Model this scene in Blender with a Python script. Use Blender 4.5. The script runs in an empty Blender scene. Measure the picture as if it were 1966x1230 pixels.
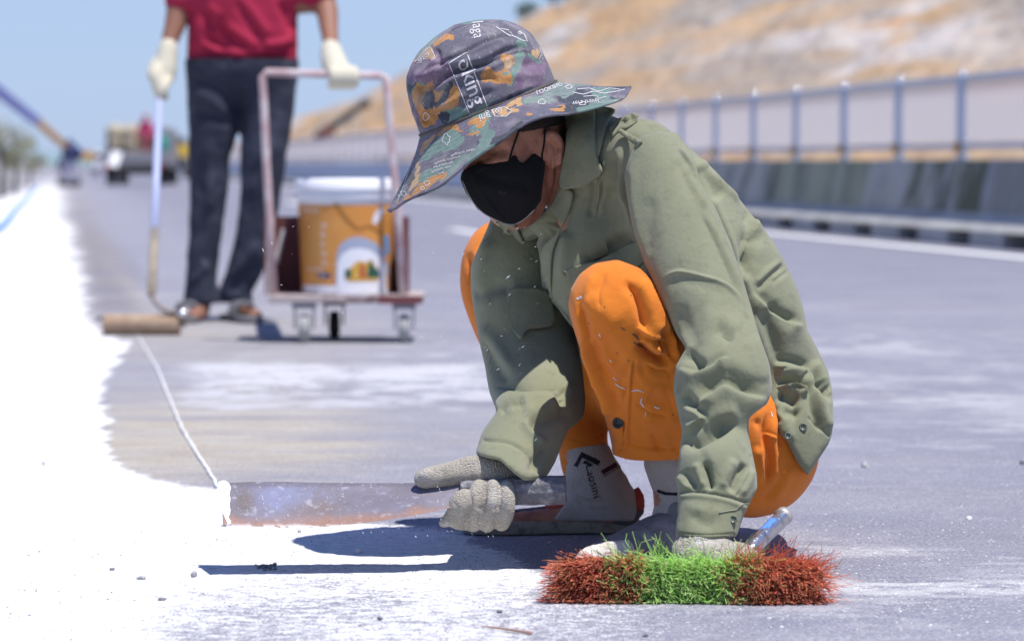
import bpy, bmesh, math, random
import numpy as np
from mathutils import Vector, Matrix
from mathutils.bvhtree import BVHTree
from mathutils.geometry import delaunay_2d_cdt
random.seed(7)
RNG = np.random.default_rng(7)
C = bpy.context.scene.collection
scn = bpy.context.scene

# ---------------------------------------------------------------- camera
F = 6500.0            # focal length in photo pixels (photo 1966 px wide)
CAMH = 0.65
HOR = 315.0           # horizon row of the photo
PITCH = math.atan((615.0 - HOR) / F)
cam_d = bpy.data.cameras.new('camera'); cam = bpy.data.objects.new('camera', cam_d); C.objects.link(cam)
cam.location = (0, 0, CAMH); cam.rotation_euler = (math.pi / 2 - PITCH, 0, 0)
cam_d.sensor_width = 36.0; cam_d.lens = 36.0 * F / 1966.0
cam_d.clip_start = 0.1; cam_d.clip_end = 6000
cam_d.dof.use_dof = True; cam_d.dof.focus_distance = 5.45; cam_d.dof.aperture_fstop = 5.4
cam_d.dof.aperture_blades = 9
scn.camera = cam

# ---------------------------------------------------------------- sky, sun, exposure
SHX, SHY = -0.26, 0.27        # shadow shift per metre of height (right, away)
sun_dir = Vector((-SHX, -SHY, 1.0)).normalized()       # towards the sun
w = bpy.data.worlds.new('World'); scn.world = w; w.use_nodes = True
nt = w.node_tree; nt.nodes.clear()
sky = nt.nodes.new('ShaderNodeTexSky'); sky.sky_type = 'NISHITA'; sky.sun_disc = False
sky.sun_elevation = math.asin(sun_dir.z); sky.sun_rotation = math.atan2(sun_dir.x, sun_dir.y)
sky.air_density = 1.0; sky.dust_density = 0.0; sky.ozone_density = 2.5; sky.altitude = 0
tint = nt.nodes.new('ShaderNodeMix'); tint.data_type = 'RGBA'; tint.blend_type = 'MULTIPLY'
tint.inputs[0].default_value = 1.0; tint.inputs[7].default_value = SKYTINT = (0.84, 0.94, 1.30, 1)
bg = nt.nodes.new('ShaderNodeBackground'); bg.inputs[1].default_value = 0.095
ow = nt.nodes.new('ShaderNodeOutputWorld')
nt.links.new(sky.outputs[0], tint.inputs[6]); tcw = nt.nodes.new('ShaderNodeTexCoord'); sxyz = nt.nodes.new('ShaderNodeSeparateXYZ'); nt.links.new(tcw.outputs['Generated'], sxyz.inputs[0])
hz1 = nt.nodes.new('ShaderNodeMapRange'); hz1.inputs[1].default_value = 0.0; hz1.inputs[2].default_value = 0.55; hz1.inputs[3].default_value = 1.0; hz1.inputs[4].default_value = 0.0; nt.links.new(sxyz.outputs[2], hz1.inputs[0])
hz2 = nt.nodes.new('ShaderNodeMath'); hz2.operation = 'POWER'; hz2.inputs[1].default_value = 2.2; nt.links.new(hz1.outputs[0], hz2.inputs[0])
hz3 = nt.nodes.new('ShaderNodeMath'); hz3.operation = 'MULTIPLY'; hz3.inputs[1].default_value = 0.85; nt.links.new(hz2.outputs[0], hz3.inputs[0])
hmx = nt.nodes.new('ShaderNodeMix'); hmx.data_type = 'RGBA'; nt.links.new(hz3.outputs[0], hmx.inputs[0]); nt.links.new(tint.outputs[2], hmx.inputs[6]); hmx.inputs[7].default_value = HAZECOL = (3.8, 5.1, 7.6, 1)
nt.links.new(hmx.outputs[2], bg.inputs[0]); nt.links.new(bg.outputs[0], ow.inputs[0])
sl = bpy.data.lights.new('sun', 'SUN'); sl.energy = 5.0; sl.angle = math.radians(0.55); sl.color = (1.0, 0.965, 0.93)
so = bpy.data.objects.new('sun', sl); C.objects.link(so)
so.rotation_euler = sun_dir.to_track_quat('Z', 'Y').to_euler(); so.location = (2, -2, 12)
scn.view_settings.view_transform = 'Standard'; scn.view_settings.look = 'None'
scn.view_settings.exposure = 0.2; scn.view_settings.gamma = 1.0; scn.view_settings.use_curve_mapping = False
scn.cycles.max_bounces = 6; scn.cycles.diffuse_bounces = 3; scn.cycles.transparent_max_bounces = 12
scn.cycles.use_denoising = True

# ---------------------------------------------------------------- projection helpers
CP, SP = math.cos(PITCH), math.sin(PITCH)
def P(px, py, d):
    """world point seen at photo pixel (px, py) at world depth y = d"""
    a = (px - 983.0) / F; b = (615.0 - py) / F
    dx, dy, dz = a, CP + b * SP, -SP + b * CP
    t = d / dy
    return np.array((dx * t, d, CAMH + dz * t))
def G(px, py, z=0.0):
    """world point on height z seen at the pixel"""
    a = (px - 983.0) / F; b = (615.0 - py) / F
    dx, dy, dz = a, CP + b * SP, -SP + b * CP
    t = (z - CAMH) / dz
    return np.array((dx * t, dy * t, z))
def proj(V):
    x, y, z = V[:, 0], V[:, 1], V[:, 2] - CAMH
    cz = y * CP - z * SP; cy = y * SP + z * CP
    return 983.0 + F * x / cz, 615.0 - F * cy / cz
CAM0 = np.array((0, 0, CAMH))

# ---------------------------------------------------------------- object helpers
def tag(o, label=None, cat=None, group=None, kind=None):
    if label: o['label'] = label
    if cat: o['category'] = cat
    if group: o['group'] = group
    if kind: o['kind'] = kind
    return o
def link(o, parent=None):
    C.objects.link(o)
    if parent is not None: o.parent = parent; o.matrix_parent_inverse = parent.matrix_world.inverted()
    return o
def empty(name, loc=(0, 0, 0), rz=0.0):
    o = bpy.data.objects.new(name, None); C.objects.link(o); o.empty_display_size = 0.1
    o.matrix_world = Matrix.Translation(Vector([float(v) for v in loc])) @ Matrix.Rotation(rz, 4, 'Z')
    return o
def mesh_np(name, V, faces, mat=None, parent=None, smooth=True, attrs=None):
    """V (n,3); faces: (m,3|4) int array; world coordinates"""
    V = np.asarray(V, dtype=np.float32); fa = np.asarray(faces, dtype=np.int32)
    me = bpy.data.meshes.new(name)
    k = fa.shape[1]; m = len(fa)
    me.vertices.add(len(V)); me.vertices.foreach_set('co', V.ravel())
    me.loops.add(m * k); me.loops.foreach_set('vertex_index', fa.ravel())
    me.polygons.add(m); me.polygons.foreach_set('loop_start', np.arange(0, m * k, k, dtype=np.int32))
    me.polygons.foreach_set('loop_total', np.full(m, k, dtype=np.int32))
    me.polygons.foreach_set('use_smooth', np.full(m, smooth))
    if attrs:
        for an, av in attrs.items():
            av = np.asarray(av, dtype=np.float32)
            if av.ndim == 1:
                a = me.attributes.new(an, 'FLOAT', 'POINT'); a.data.foreach_set('value', av)
            else:
                a = me.attributes.new(an, 'FLOAT_COLOR', 'POINT')
                if av.shape[1] == 3: av = np.concatenate([av, np.ones((len(av), 1), np.float32)], 1)
                a.data.foreach_set('color', av.ravel())
    me.update(calc_edges=True)
    if mat: me.materials.append(mat)
    o = bpy.data.objects.new(name, me)
    return link(o, parent)
def join_geo(parts):
    """list of (V, F) with same face size -> one (V, F)"""
    vs, fs, n = [], [], 0
    for v, f in parts:
        vs.append(np.asarray(v, float)); fs.append(np.asarray(f, int) + n); n += len(v)
    return np.concatenate(vs), np.concatenate(fs)
def box_geo(c, s, R=None):
    c = np.asarray(c, float); s = np.asarray(s, float) / 2
    v = np.array([[i, j, k] for i in (-1, 1) for j in (-1, 1) for k in (-1, 1)], float) * s
    if R is not None: v = v @ np.asarray(R).T
    f = [(0, 1, 3, 2), (4, 6, 7, 5), (0, 4, 5, 1), (2, 3, 7, 6), (0, 2, 6, 4), (1, 5, 7, 3)]
    return v + c, np.array(f)
def tube_geo(pts, r, n=10, closed=True, flat=None):
    """swept tube; r scalar or per point; quads with fan caps folded to quads"""
    pts = np.asarray(pts, float); m = len(pts)
    r = np.full(m, r, float) if np.isscalar(r) else np.asarray(r, float)
    T = np.gradient(pts, axis=0); T /= np.linalg.norm(T, axis=1)[:, None] + 1e-12
    u = np.cross(T[0], (0, 0, 1.0));
    if np.linalg.norm(u) < 0.1: u = np.cross(T[0], (0, 1.0, 0))
    u /= np.linalg.norm(u)
    V = []; a = np.linspace(0, 2 * np.pi, n, endpoint=False)
    for i in range(m):
        u = u - T[i] * (u @ T[i]); u /= np.linalg.norm(u) + 1e-12
        v = np.cross(T[i], u)
        V.append(pts[i] + r[i] * (np.cos(a)[:, None] * u + np.sin(a)[:, None] * v))
    V = np.concatenate(V); fs = []
    for i in range(m - 1):
        for j in range(n):
            k = (j + 1) % n
            fs.append((i * n + j, i * n + k, (i + 1) * n + k, (i + 1) * n + j))
    if closed:
        c0 = len(V); V = np.concatenate([V, pts[:1], pts[-1:]])
        for j in range(0, n - 1, 2):
            fs.append((c0, (j + 2) % n, j + 1, j)); b = (m - 1) * n
            fs.append((c0 + 1, b + j, b + j + 1, b + (j + 2) % n))
    return V, np.array(fs)
def lathe_geo(prof, c=(0, 0, 0), n=32, axis=None):
    prof = np.asarray(prof, float); a = np.linspace(0, 2 * np.pi, n, endpoint=False); m = len(prof)
    V = np.stack([np.outer(prof[:, 0], np.cos(a)), np.outer(prof[:, 0], np.sin(a)), np.repeat(prof[:, 1:2], n, 1)], -1).reshape(-1, 3)
    if axis is not None:
        q = Vector((0, 0, 1)).rotation_difference(Vector(axis)); V = V @ np.array(q.to_matrix()).T
    fs = [(i * n + j, i * n + (j + 1) % n, (i + 1) * n + (j + 1) % n, (i + 1) * n + j) for i in range(m - 1) for j in range(n)]
    return V + np.asarray(c, float), np.array(fs)
def geo_obj(name, parts, mat, parent=None, smooth=False, bevel=0.0):
    V, Fc = join_geo(parts) if isinstance(parts, list) else parts
    o = mesh_np(name, V, Fc, mat, parent, smooth)
    if bevel > 0:
        b = o.modifiers.new('bevel', 'BEVEL'); b.width = bevel; b.segments = 2; b.limit_method = 'ANGLE'
    return o
def catmull(K, per=6):
    K = np.asarray(K, float); n = len(K)
    E = np.vstack([2 * K[0] - K[1], K, 2 * K[-1] - K[-2]]); out = []
    for i in range(n - 1):
        p0, p1, p2, p3 = E[i:i + 4]
        for t in np.linspace(0, 1, per, endpoint=False):
            out.append(0.5 * ((2 * p1) + (-p0 + p2) * t + (2 * p0 - 5 * p1 + 4 * p2 - p3) * t * t + (-p0 + 3 * p1 - 3 * p2 + p3) * t ** 3))
    out.append(K[-1]); return np.array(out)

# ---------------------------------------------------------------- numpy noise
def _hash(ix, iy, iz, seed):
    h = (ix * 374761393 + iy * 668265263 + iz * 2147483647 + seed * 974634777) & 0xffffffff
    h = ((h ^ (h >> 13)) * 1274126177) & 0xffffffff
    return ((h ^ (h >> 16)) & 0xffff) / 32767.5 - 1.0
def noise3(Pn, scale, seed=0, octaves=1):
    Pn = np.asarray(Pn, float) / scale; tot = 0; amp = 1.0; out = np.zeros(len(Pn))
    for o in range(octaves):
        q = Pn * (2 ** o) + 17.3 * o; i = np.floor(q).astype(np.int64); f = q - i; f = f * f * (3 - 2 * f)
        v = 0
        for dx in (0, 1):
            for dy in (0, 1):
                for dz in (0, 1):
                    wgt = (f[:, 0] if dx else 1 - f[:, 0]) * (f[:, 1] if dy else 1 - f[:, 1]) * (f[:, 2] if dz else 1 - f[:, 2])
                    v = v + wgt * _hash(i[:, 0] + dx, i[:, 1] + dy, i[:, 2] + dz, seed + o)
        out += amp * v; tot += amp; amp *= 0.5
    return out / tot

# ---------------------------------------------------------------- SDF sculpting
def norm(v):
    v = np.asarray(v, float); return v / np.linalg.norm(v)
class Field:
    def __init__(s, lo, hi, h):
        s.lo = np.asarray(lo, float); s.h = h
        s.n = np.ceil((np.asarray(hi) - s.lo) / h).astype(int) + 1
        s.f = np.full(s.n, 1.0, np.float32)
    def box(s, lo, hi, m):
        a = np.clip(np.floor((np.asarray(lo) - m - s.lo) / s.h).astype(int), 0, s.n - 1)
        b = np.clip(np.ceil((np.asarray(hi) + m - s.lo) / s.h).astype(int) + 1, 1, s.n)
        sl_ = tuple(slice(a[i], b[i]) for i in range(3))
        ax = [(s.lo[i] + s.h * np.arange(a[i], b[i])).astype(np.float32) for i in range(3)]
        return sl_, np.meshgrid(*ax, indexing='ij', sparse=True)
    def union(s, sl_, d, k):
        f = s.f[sl_]
        if k > 0:
            hh = np.maximum(k - np.abs(f - d), 0) / k; s.f[sl_] = np.minimum(f, d) - hh * hh * k * 0.25
        else: s.f[sl_] = np.minimum(f, d)
    def cut(s, sl_, d, k):
        """keep f intersect {d<0}"""
        f = s.f[sl_]
        if k > 0:
            hh = np.maximum(k - np.abs(f - d), 0) / k; s.f[sl_] = np.maximum(f, d) + hh * hh * k * 0.25
        else: s.f[sl_] = np.maximum(f, d)
    def _cone(s, X, a, b, ra, rb, sq=None):
        ab = b - a; L = ab @ ab + 1e-12
        px, py, pz = X[0] - a[0], X[1] - a[1], X[2] - a[2]
        t = np.clip((px * ab[0] + py * ab[1] + pz * ab[2]) / L, 0, 1)
        qx, qy, qz = px - t * ab[0], py - t * ab[1], pz - t * ab[2]
        d2 = qx * qx + qy * qy + qz * qz
        if sq is not None:
            n_, q = sq; c = qx * n_[0] + qy * n_[1] + qz * n_[2]
            d2 = d2 + c * c * (1 / (q * q) - 1)
        return np.sqrt(d2) - (ra + (rb - ra) * t)
    def cone(s, a, b, ra, rb, k=0.01, sub=False, sq=None):
        a = np.asarray(a, float); b = np.asarray(b, float); r = max(ra, rb)
        if sq is not None: r *= max(1.0, sq[1])
        sl_, X = s.box(np.minimum(a, b) - r, np.maximum(a, b) + r, k + 3 * s.h)
        d = s._cone(X, a, b, ra, rb, sq)
        if sub: s.cut(sl_, -d, k)
        else: s.union(sl_, d, k)
    def chain(s, pts, rad, k=0.01, per=5, kin=0.006, sub=False, sq=None):
        K = np.column_stack([np.asarray(pts, float), np.asarray(rad, float)])
        if len(K) > 2 and per > 1: K = catmull(K, per)
        K[:, 3] = np.maximum(K[:, 3], 0.0005)
        r = K[:, 3].max() * (max(1.0, sq[1]) if sq is not None else 1)
        sl_, X = s.box(K[:, :3].min(0) - r, K[:, :3].max(0) + r, k + 3 * s.h)
        acc = None
        for i in range(len(K) - 1):
            d = s._cone(X, K[i, :3], K[i + 1, :3], K[i, 3], K[i + 1, 3], sq)
            if acc is None: acc = d
            else:
                hh = np.maximum(kin - np.abs(acc - d), 0) / kin; acc = np.minimum(acc, d) - hh * hh * kin * 0.25
        if sub: s.cut(sl_, -acc, k)
        else: s.union(sl_, acc, k)
    def ellipsoid(s, c, R, rad, k=0.01, sub=False):
        """R rows = axes"""
        c = np.asarray(c, float); rad = np.asarray(rad, float); R = np.asarray(R, float)
        e = np.sqrt(((R * rad[:, None]) ** 2).sum(0))
        sl_, X = s.box(c - e, c + e, k + 3 * s.h)
        p = [X[0] - c[0], X[1] - c[1], X[2] - c[2]]
        u = [(p[0] * R[i][0] + p[1] * R[i][1] + p[2] * R[i][2]) / rad[i] for i in range(3)]
        k0 = np.sqrt(u[0] ** 2 + u[1] ** 2 + u[2] ** 2)
        k1 = np.sqrt((u[0] / rad[0]) ** 2 + (u[1] / rad[1]) ** 2 + (u[2] / rad[2]) ** 2) + 1e-9
        d = k0 * (k0 - 1.0) / k1
        if sub: s.cut(sl_, -d, k)
        else: s.union(sl_, d, k)
    def plane(s, c, n, k=0.004):
        """keep the side opposite to n"""
        sl_, X = s.box(s.lo, s.lo + s.h * s.n, 0); n = norm(n)
        s.cut(sl_, (X[0] - c[0]) * n[0] + (X[1] - c[1]) * n[1] + (X[2] - c[2]) * n[2], k)
    def poly(s, pts, k=0.006, invert=False, dmin=None, dmax=None):
        """keep what projects inside a traced outline (an extruded 2-D outline)"""
        ax = [s.lo[i] + s.h * np.arange(s.n[i]) for i in range(3)]
        X, Y, Z = np.meshgrid(*[a.astype(np.float32) for a in ax], indexing='ij', sparse=True)
        z = Z - CAMH; cz = Y * CP - z * SP; cy = Y * SP + z * CP
        u = 983.0 + F * X / cz; v = 615.0 - F * cy / cz
        act = s.f < 0.03
        uu = np.broadcast_to(u, s.f.shape)[act]; vv = np.broadcast_to(v, s.f.shape)[act]; yy = np.broadcast_to(Y, s.f.shape)[act]
        d = poly_sd(uu, vv, pts) * yy / F
        if invert: d = -d
        if dmin is not None: d = np.where(yy < dmin, -1.0, d)
        if dmax is not None: d = np.where(yy > dmax, -1.0, d)
        f = s.f[act]
        hh = np.maximum(k - np.abs(f - d), 0) / k; s.f[act] = np.maximum(f, d) + hh * hh * k * 0.25
    def mesh(s, smooth=1):
        return surface_nets(s.f, s.lo, s.h, smooth)
def poly_sd(u, v, pts):
    pts = np.asarray(pts, float); n = len(pts)
    d = np.full(u.shape, 1e12, np.float32); ins = np.zeros(u.shape, bool)
    for i in range(n):
        ax_, ay = pts[i]; bx, by = pts[(i + 1) % n]
        ex, ey = bx - ax_, by - ay; wx, wy = u - ax_, v - ay
        t = np.clip((wx * ex + wy * ey) / (ex * ex + ey * ey + 1e-9), 0, 1)
        d = np.minimum(d, (wx - ex * t) ** 2 + (wy - ey * t) ** 2)
        c = (ay > v) != (by > v)
        with np.errstate(divide='ignore', invalid='ignore'):
            xi = ex * (v - ay) / (ey if abs(ey) > 1e-9 else 1e-9) + ax_
        ins ^= c & (u < xi)
    d = np.sqrt(d); return np.where(ins, -d, d)
def surface_nets(f, lo, h, smooth=1):
    s = f < 0
    cnt = np.zeros(np.array(f.shape) - 1, np.int8)
    offs = [(i, j, k) for i in (0, 1) for j in (0, 1) for k in (0, 1)]
    nx, ny, nz = f.shape
    for i, j, k in offs: cnt += s[i:nx - 1 + i, j:ny - 1 + j, k:nz - 1 + k]
    act = (cnt > 0) & (cnt < 8); I = np.argwhere(act)
    idx = np.full(act.shape, -1, np.int32); idx[act] = np.arange(len(I))
    val = {o: f[I[:, 0] + o[0], I[:, 1] + o[1], I[:, 2] + o[2]].astype(np.float64) for o in offs}
    acc = np.zeros((len(I), 3)); n = np.zeros(len(I))
    for o in offs:
        for ax in range(3):
            if o[ax]: continue
            p = list(o); p[ax] = 1; p = tuple(p); a, b = val[o], val[p]
            cr = (a < 0) != (b < 0); t = np.where(cr, a / np.where(cr, a - b, 1), 0)
            q = np.tile(np.array(o, float), (len(I), 1)); q[:, ax] += t
            acc += q * cr[:, None]; n += cr
    V = lo + h * (I + acc / n[:, None])
    Fs = []
    for ax in range(3):
        b, c = (ax + 1) % 3, (ax + 2) % 3
        sa = np.moveaxis(s, (ax, b, c), (0, 1, 2)); ia = np.moveaxis(idx, (ax, b, c), (0, 1, 2))
        e = sa[:-1, 1:-1, 1:-1] != sa[1:, 1:-1, 1:-1]
        J = np.argwhere(e); x, y, z = J[:, 0], J[:, 1] + 1, J[:, 2] + 1
        q = np.stack([ia[x, y - 1, z - 1], ia[x, y, z - 1], ia[x, y, z], ia[x, y - 1, z]], 1)
        inside = sa[x, y, z]
        q[~inside] = q[~inside][:, ::-1]
        Fs.append(q)
    Fq = np.concatenate(Fs); Fq = Fq[(Fq >= 0).all(1)]
    if smooth: V = relax(V, Fq, smooth)
    return V, Fq
def relax(V, Fq, it=1, lam=0.5):
    k = Fq.shape[1]; a = np.concatenate([Fq[:, i] for i in range(k)]); b = np.concatenate([Fq[:, (i + 1) % k] for i in range(k)])
    n = len(V); deg = np.bincount(a, minlength=n) + np.bincount(b, minlength=n)
    for _ in range(it):
        S = np.stack([np.bincount(a, V[b, i], n) + np.bincount(b, V[a, i], n) for i in range(3)], 1) / np.maximum(deg, 1)[:, None]
        V = V + lam * (S - V)
    return V
def normals(V, Fq):
    d1 = V[Fq[:, 2]] - V[Fq[:, 0]]; d2 = V[Fq[:, 3 if Fq.shape[1] > 3 else 1]] - V[Fq[:, 1 if Fq.shape[1] > 3 else 0]]
    fn = np.cross(d1, d2) if Fq.shape[1] > 3 else np.cross(V[Fq[:, 1]] - V[Fq[:, 0]], d1)
    N = np.zeros_like(V)
    for c in range(Fq.shape[1]):
        for i in range(3): N[:, i] += np.bincount(Fq[:, c], fn[:, i], len(V))
    return N / (np.linalg.norm(N, axis=1)[:, None] + 1e-12)
def seg_dist(u, v, pts):
    """distance, signed side, arc parameter 0..1 from a pixel polyline"""
    pts = np.asarray(pts, float); L = np.r_[0, np.cumsum(np.linalg.norm(np.diff(pts, axis=0), axis=1))]
    bd = np.full(len(u), 1e9); bs = np.zeros(len(u)); bt = np.zeros(len(u))
    for i in range(len(pts) - 1):
        a, b = pts[i], pts[i + 1]; e = b - a; l2 = e @ e + 1e-9
        wx, wy = u - a[0], v - a[1]; t = np.clip((wx * e[0] + wy * e[1]) / l2, 0, 1)
        dx, dy = wx - e[0] * t, wy - e[1] * t; d = np.hypot(dx, dy)
        side = np.sign(e[0] * wy - e[1] * wx)       # + = right hand side when walking (y down)
        m = d < bd; bd[m] = d[m]; bs[m] = side[m]; bt[m] = (L[i] + t[m] * (L[i + 1] - L[i])) / L[-1]
    return bd, bs, bt
def sculpt(V, Fq, strokes, noise=None, face=True, gain=1.0):
    """cloth folds: ('r', pts, width, amp) ridge / ('v', ...) valley / ('f', pts, width, amp) overlap raised on the right hand side"""
    u, v = proj(V); N = normals(V, Fq)
    tc = CAM0 - V; dist = np.linalg.norm(tc, axis=1); tc = tc / dist[:, None]
    wt = np.clip(((N * tc).sum(1) - 0.06) / 0.34, 0, 1) if face else 1.0
    D = np.zeros(len(V))
    for st in strokes:
        kd, pts, wd, amp = st[:4]
        pts = np.asarray(pts, float)
        if len(pts) > 2: pts = catmull(pts, 4)
        lo, hi = pts.min(0) - 4 * wd, pts.max(0) + 4 * wd
        m = (u > lo[0]) & (u < hi[0]) & (v > lo[1]) & (v < hi[1])
        if not m.any(): continue
        d, sd, t = seg_dist(u[m], v[m], pts)
        end = np.clip(np.minimum(t, 1 - t) / 0.22, 0, 1); end = end * end * (3 - 2 * end)
        if len(st) > 4 and st[4] == 'flat': end = np.clip(np.minimum(t, 1 - t) / 0.02, 0, 1)
        if kd == 'r': p = np.exp(-(d / wd) ** 2)
        elif kd == 'v': p = -np.exp(-(d / wd) ** 2)
        elif kd == 'f': p = np.where(sd > 0, np.exp(-(d / wd) ** 1.3), np.exp(-(d / (0.16 * wd)) ** 2)) - np.where(sd <= 0, 0.45 * np.exp(-((d - 0.35 * wd) / (0.4 * wd)) ** 2), 0)
        elif kd == 'c': p = -np.exp(-d / wd)
        elif kd == 's': p = -np.exp(-(d / wd) ** 2) + 0.6 * np.exp(-((d - 1.6 * wd) / (1.1 * wd)) ** 2)
        D[m] += p * end * amp
    D = gain * D * wt * dist / F
    if noise:
        for sc, am, sd_ in noise: D += noise3(V, sc, sd_, 2) * am
    V2 = V + N * D[:, None]
    return V2
def subdivide(V, Fq, rel=1):
    n = len(V); E = np.concatenate([Fq[:, [i, (i + 1) % 4]] for i in range(4)]); E.sort(1)
    key = E[:, 0].astype(np.int64) * n + E[:, 1]; uk, inv = np.unique(key, return_inverse=True)
    a, b = uk // n, uk % n; Em = (V[a] + V[b]) / 2; Fm = V[Fq].mean(1); m = len(Fq)
    # smooth the old vertices a little (Catmull-Clark like)
    e = inv.reshape(4, m).T + n; fc = np.arange(m) + n + len(uk)
    V2 = np.concatenate([V, Em, Fm])
    Q = np.concatenate([np.column_stack([Fq[:, i], e[:, i], fc, e[:, (i - 1) % 4]]) for i in range(4)])
    return (relax(V2, Q, rel, 0.5) if rel else V2), Q
def bvh_of(V, Fq): return BVHTree.FromPolygons([tuple(x) for x in V], [tuple(int(i) for i in f) for f in Fq])
def cast(bvhs, u, v, dmin=3.0):
    """depths (world y) of first hits for pixel lists; nan when missed"""
    o0 = Vector(CAM0); out = np.full(len(u), np.nan)
    for i in range(len(u)):
        p = P(u[i], v[i], 5.0); d = (Vector(p) - o0).normalized(); best = None
        for b in bvhs:
            h = b.ray_cast(o0, d)
            if h[0] is not None and (best is None or h[0].y < best): best = h[0].y
        if best is not None: out[i] = best
    return out
def patch_geo(poly, bvhs, off, step=5.0, smooth=4, depth=None, lift=None, curve=True):
    """cloth panel cut to a traced outline, laid on what is beneath it"""
    poly = np.asarray(poly, float)
    if curve: poly = catmull(np.vstack([poly, poly[:1]]), 3)[:-1]
    E = []
    n = len(poly)
    for i in range(n):
        a, b = poly[i], poly[(i + 1) % n]; m = max(1, int(np.linalg.norm(b - a) / step))
        for j in range(m): E.append(a + (b - a) * j / m)
    E = np.array(E); lo, hi = E.min(0), E.max(0)
    gx, gy = np.meshgrid(np.arange(lo[0], hi[0], step), np.arange(lo[1], hi[1], step)); g = np.column_stack([gx.ravel(), gy.ravel()])
    g = g[poly_sd(g[:, 0], g[:, 1], E) < -0.6 * step]
    pts = np.vstack([E, g]); ne = len(E)
    vo, _, fo, _, _, _ = delaunay_2d_cdt([Vector(p) for p in pts], [], [list(range(ne))], 1, 1e-4)
    p2 = np.array([tuple(v) for v in vo]); fa = np.array([tuple(f)[:3] for f in fo])
    if depth is None:
        d = cast(bvhs, p2[:, 0], p2[:, 1]); ok = ~np.isnan(d)
        if not ok.all():
            src = p2[ok]; dv = d[ok]
            for i in np.where(~ok)[0]: d[i] = dv[np.argmin(((src - p2[i]) ** 2).sum(1))]
    else: d = np.full(len(p2), float(depth)) if np.isscalar(depth) else np.array([depth(*q) for q in p2])
    D3 = np.column_stack([d, d, d]); D3 = relax(D3, fa, smooth, 0.5) if smooth else D3
    d = np.minimum(D3[:, 0], d + 0.002) - off
    if lift is not None: d = d - np.array([lift(*q) for q in p2])
    V = np.array([P(q[0], q[1], dd) for q, dd in zip(p2, d)])
    N = normals(V, fa)
    if (N[:, 1].sum() > 0): fa = fa[:, ::-1]
    return V, fa
def patch(name, poly, bvhs, off, mat, parent, thick=0.002, **kw):
    V, fa = patch_geo(poly, bvhs, off, **kw)
    o = mesh_np(name, V, fa, mat, parent, True)
    s = o.modifiers.new('solid', 'SOLIDIFY'); s.thickness = thick; s.offset = -1
    return o

# ---------------------------------------------------------------- materials
def mat(name, col, rough=0.8, bump=None, var=None, metal=0.0, spec=0.3, sheen=0.0, attr=None, trans=0.0, emit=None, fac2=None):
    """bump: list of (scale, strength); var: (scale, colour2, lo, hi) blotches"""
    m = bpy.data.materials.new(name); m.use_nodes = True; t = m.node_tree; b = t.nodes['Principled BSDF']
    b.inputs['Base Color'].default_value = (*col, 1); b.inputs['Roughness'].default_value = rough
    b.inputs['Metallic'].default_value = metal; b.inputs['Specular IOR Level'].default_value = spec
    if sheen: b.inputs['Sheen Weight'].default_value = sheen; b.inputs['Sheen Roughness'].default_value = 0.6
    if trans: b.inputs['Transmission Weight'].default_value = trans
    L = t.links.new; N = t.nodes.new
    tc = N('ShaderNodeTexCoord')
    cur = None
    if attr:
        a = N('ShaderNodeAttribute'); a.attribute_name = attr; cur = a.outputs['Color']
    for vv in (var or []):
        sc, c2, lo_, hi_ = vv[:4]
        n = N('ShaderNodeTexNoise'); n.inputs['Scale'].default_value = sc; n.inputs['Detail'].default_value = 5; n.inputs['Roughness'].default_value = 0.6
        if len(vv) > 4:
            mp = N('ShaderNodeMapping'); mp.inputs['Scale'].default_value = vv[4]; L(tc.outputs['Object'], mp.inputs[0]); L(mp.outputs[0], n.inputs['Vector'])
        else: L(tc.outputs['Object'], n.inputs['Vector'])
        r = N('ShaderNodeMapRange'); r.inputs[1].default_value = lo_; r.inputs[2].default_value = hi_; L(n.outputs[0], r.inputs[0])
        mx = N('ShaderNodeMix'); mx.data_type = 'RGBA'; L(r.outputs[0], mx.inputs[0])
        if cur is not None: L(cur, mx.inputs[6])
        else: mx.inputs[6].default_value = (*col, 1)
        mx.inputs[7].default_value = (*c2, 1); cur = mx.outputs[2]
    if cur is not None: L(cur, b.inputs['Base Color'])
    prev = None
    for sc, st in (bump or []):
        n = N('ShaderNodeTexNoise'); n.inputs['Scale'].default_value = sc; n.inputs['Detail'].default_value = 3; L(tc.outputs['Object'], n.inputs['Vector'])
        bp = N('ShaderNodeBump'); bp.inputs['Strength'].default_value = st; bp.inputs['Distance'].default_value = 1.0 / sc
        L(n.outputs[0], bp.inputs['Height'])
        if prev: L(prev, bp.inputs['Normal'])
        prev = bp.outputs[0]
    if prev: L(prev, b.inputs['Normal'])
    return m
def text_2d(body, affine, bold=0.0):
    """outline text -> 2-D verts in photo pixels, triangles; affine: (origin, xdir, ydir) pixels per em"""
    cu = bpy.data.curves.new('t', 'FONT'); cu.body = body; cu.size = 1.0; cu.resolution_u = 3; cu.offset = bold
    ob = bpy.data.objects.new('t', cu); C.objects.link(ob)
    dg = bpy.context.evaluated_depsgraph_get(); me = bpy.data.meshes.new_from_object(ob.evaluated_get(dg))
    bm = bmesh.new(); bm.from_mesh(me); bmesh.ops.triangulate(bm, faces=bm.faces[:])
    bmesh.ops.subdivide_edges(bm, edges=[e for e in bm.edges if e.calc_length() > 0.25], cuts=2)
    bmesh.ops.triangulate(bm, faces=bm.faces[:])
    v = np.array([tuple(x.co)[:2] for x in bm.verts]); f = np.array([[x.index for x in fc.verts] for fc in bm.faces])
    bm.verts.index_update(); bm.free(); C.objects.unlink(ob); bpy.data.objects.remove(ob); bpy.data.meshes.remove(me); bpy.data.curves.remove(cu)
    o, a, b = [np.array(x, float) for x in affine]
    return o + v[:, :1] * a + v[:, 1:] * b, f
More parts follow.
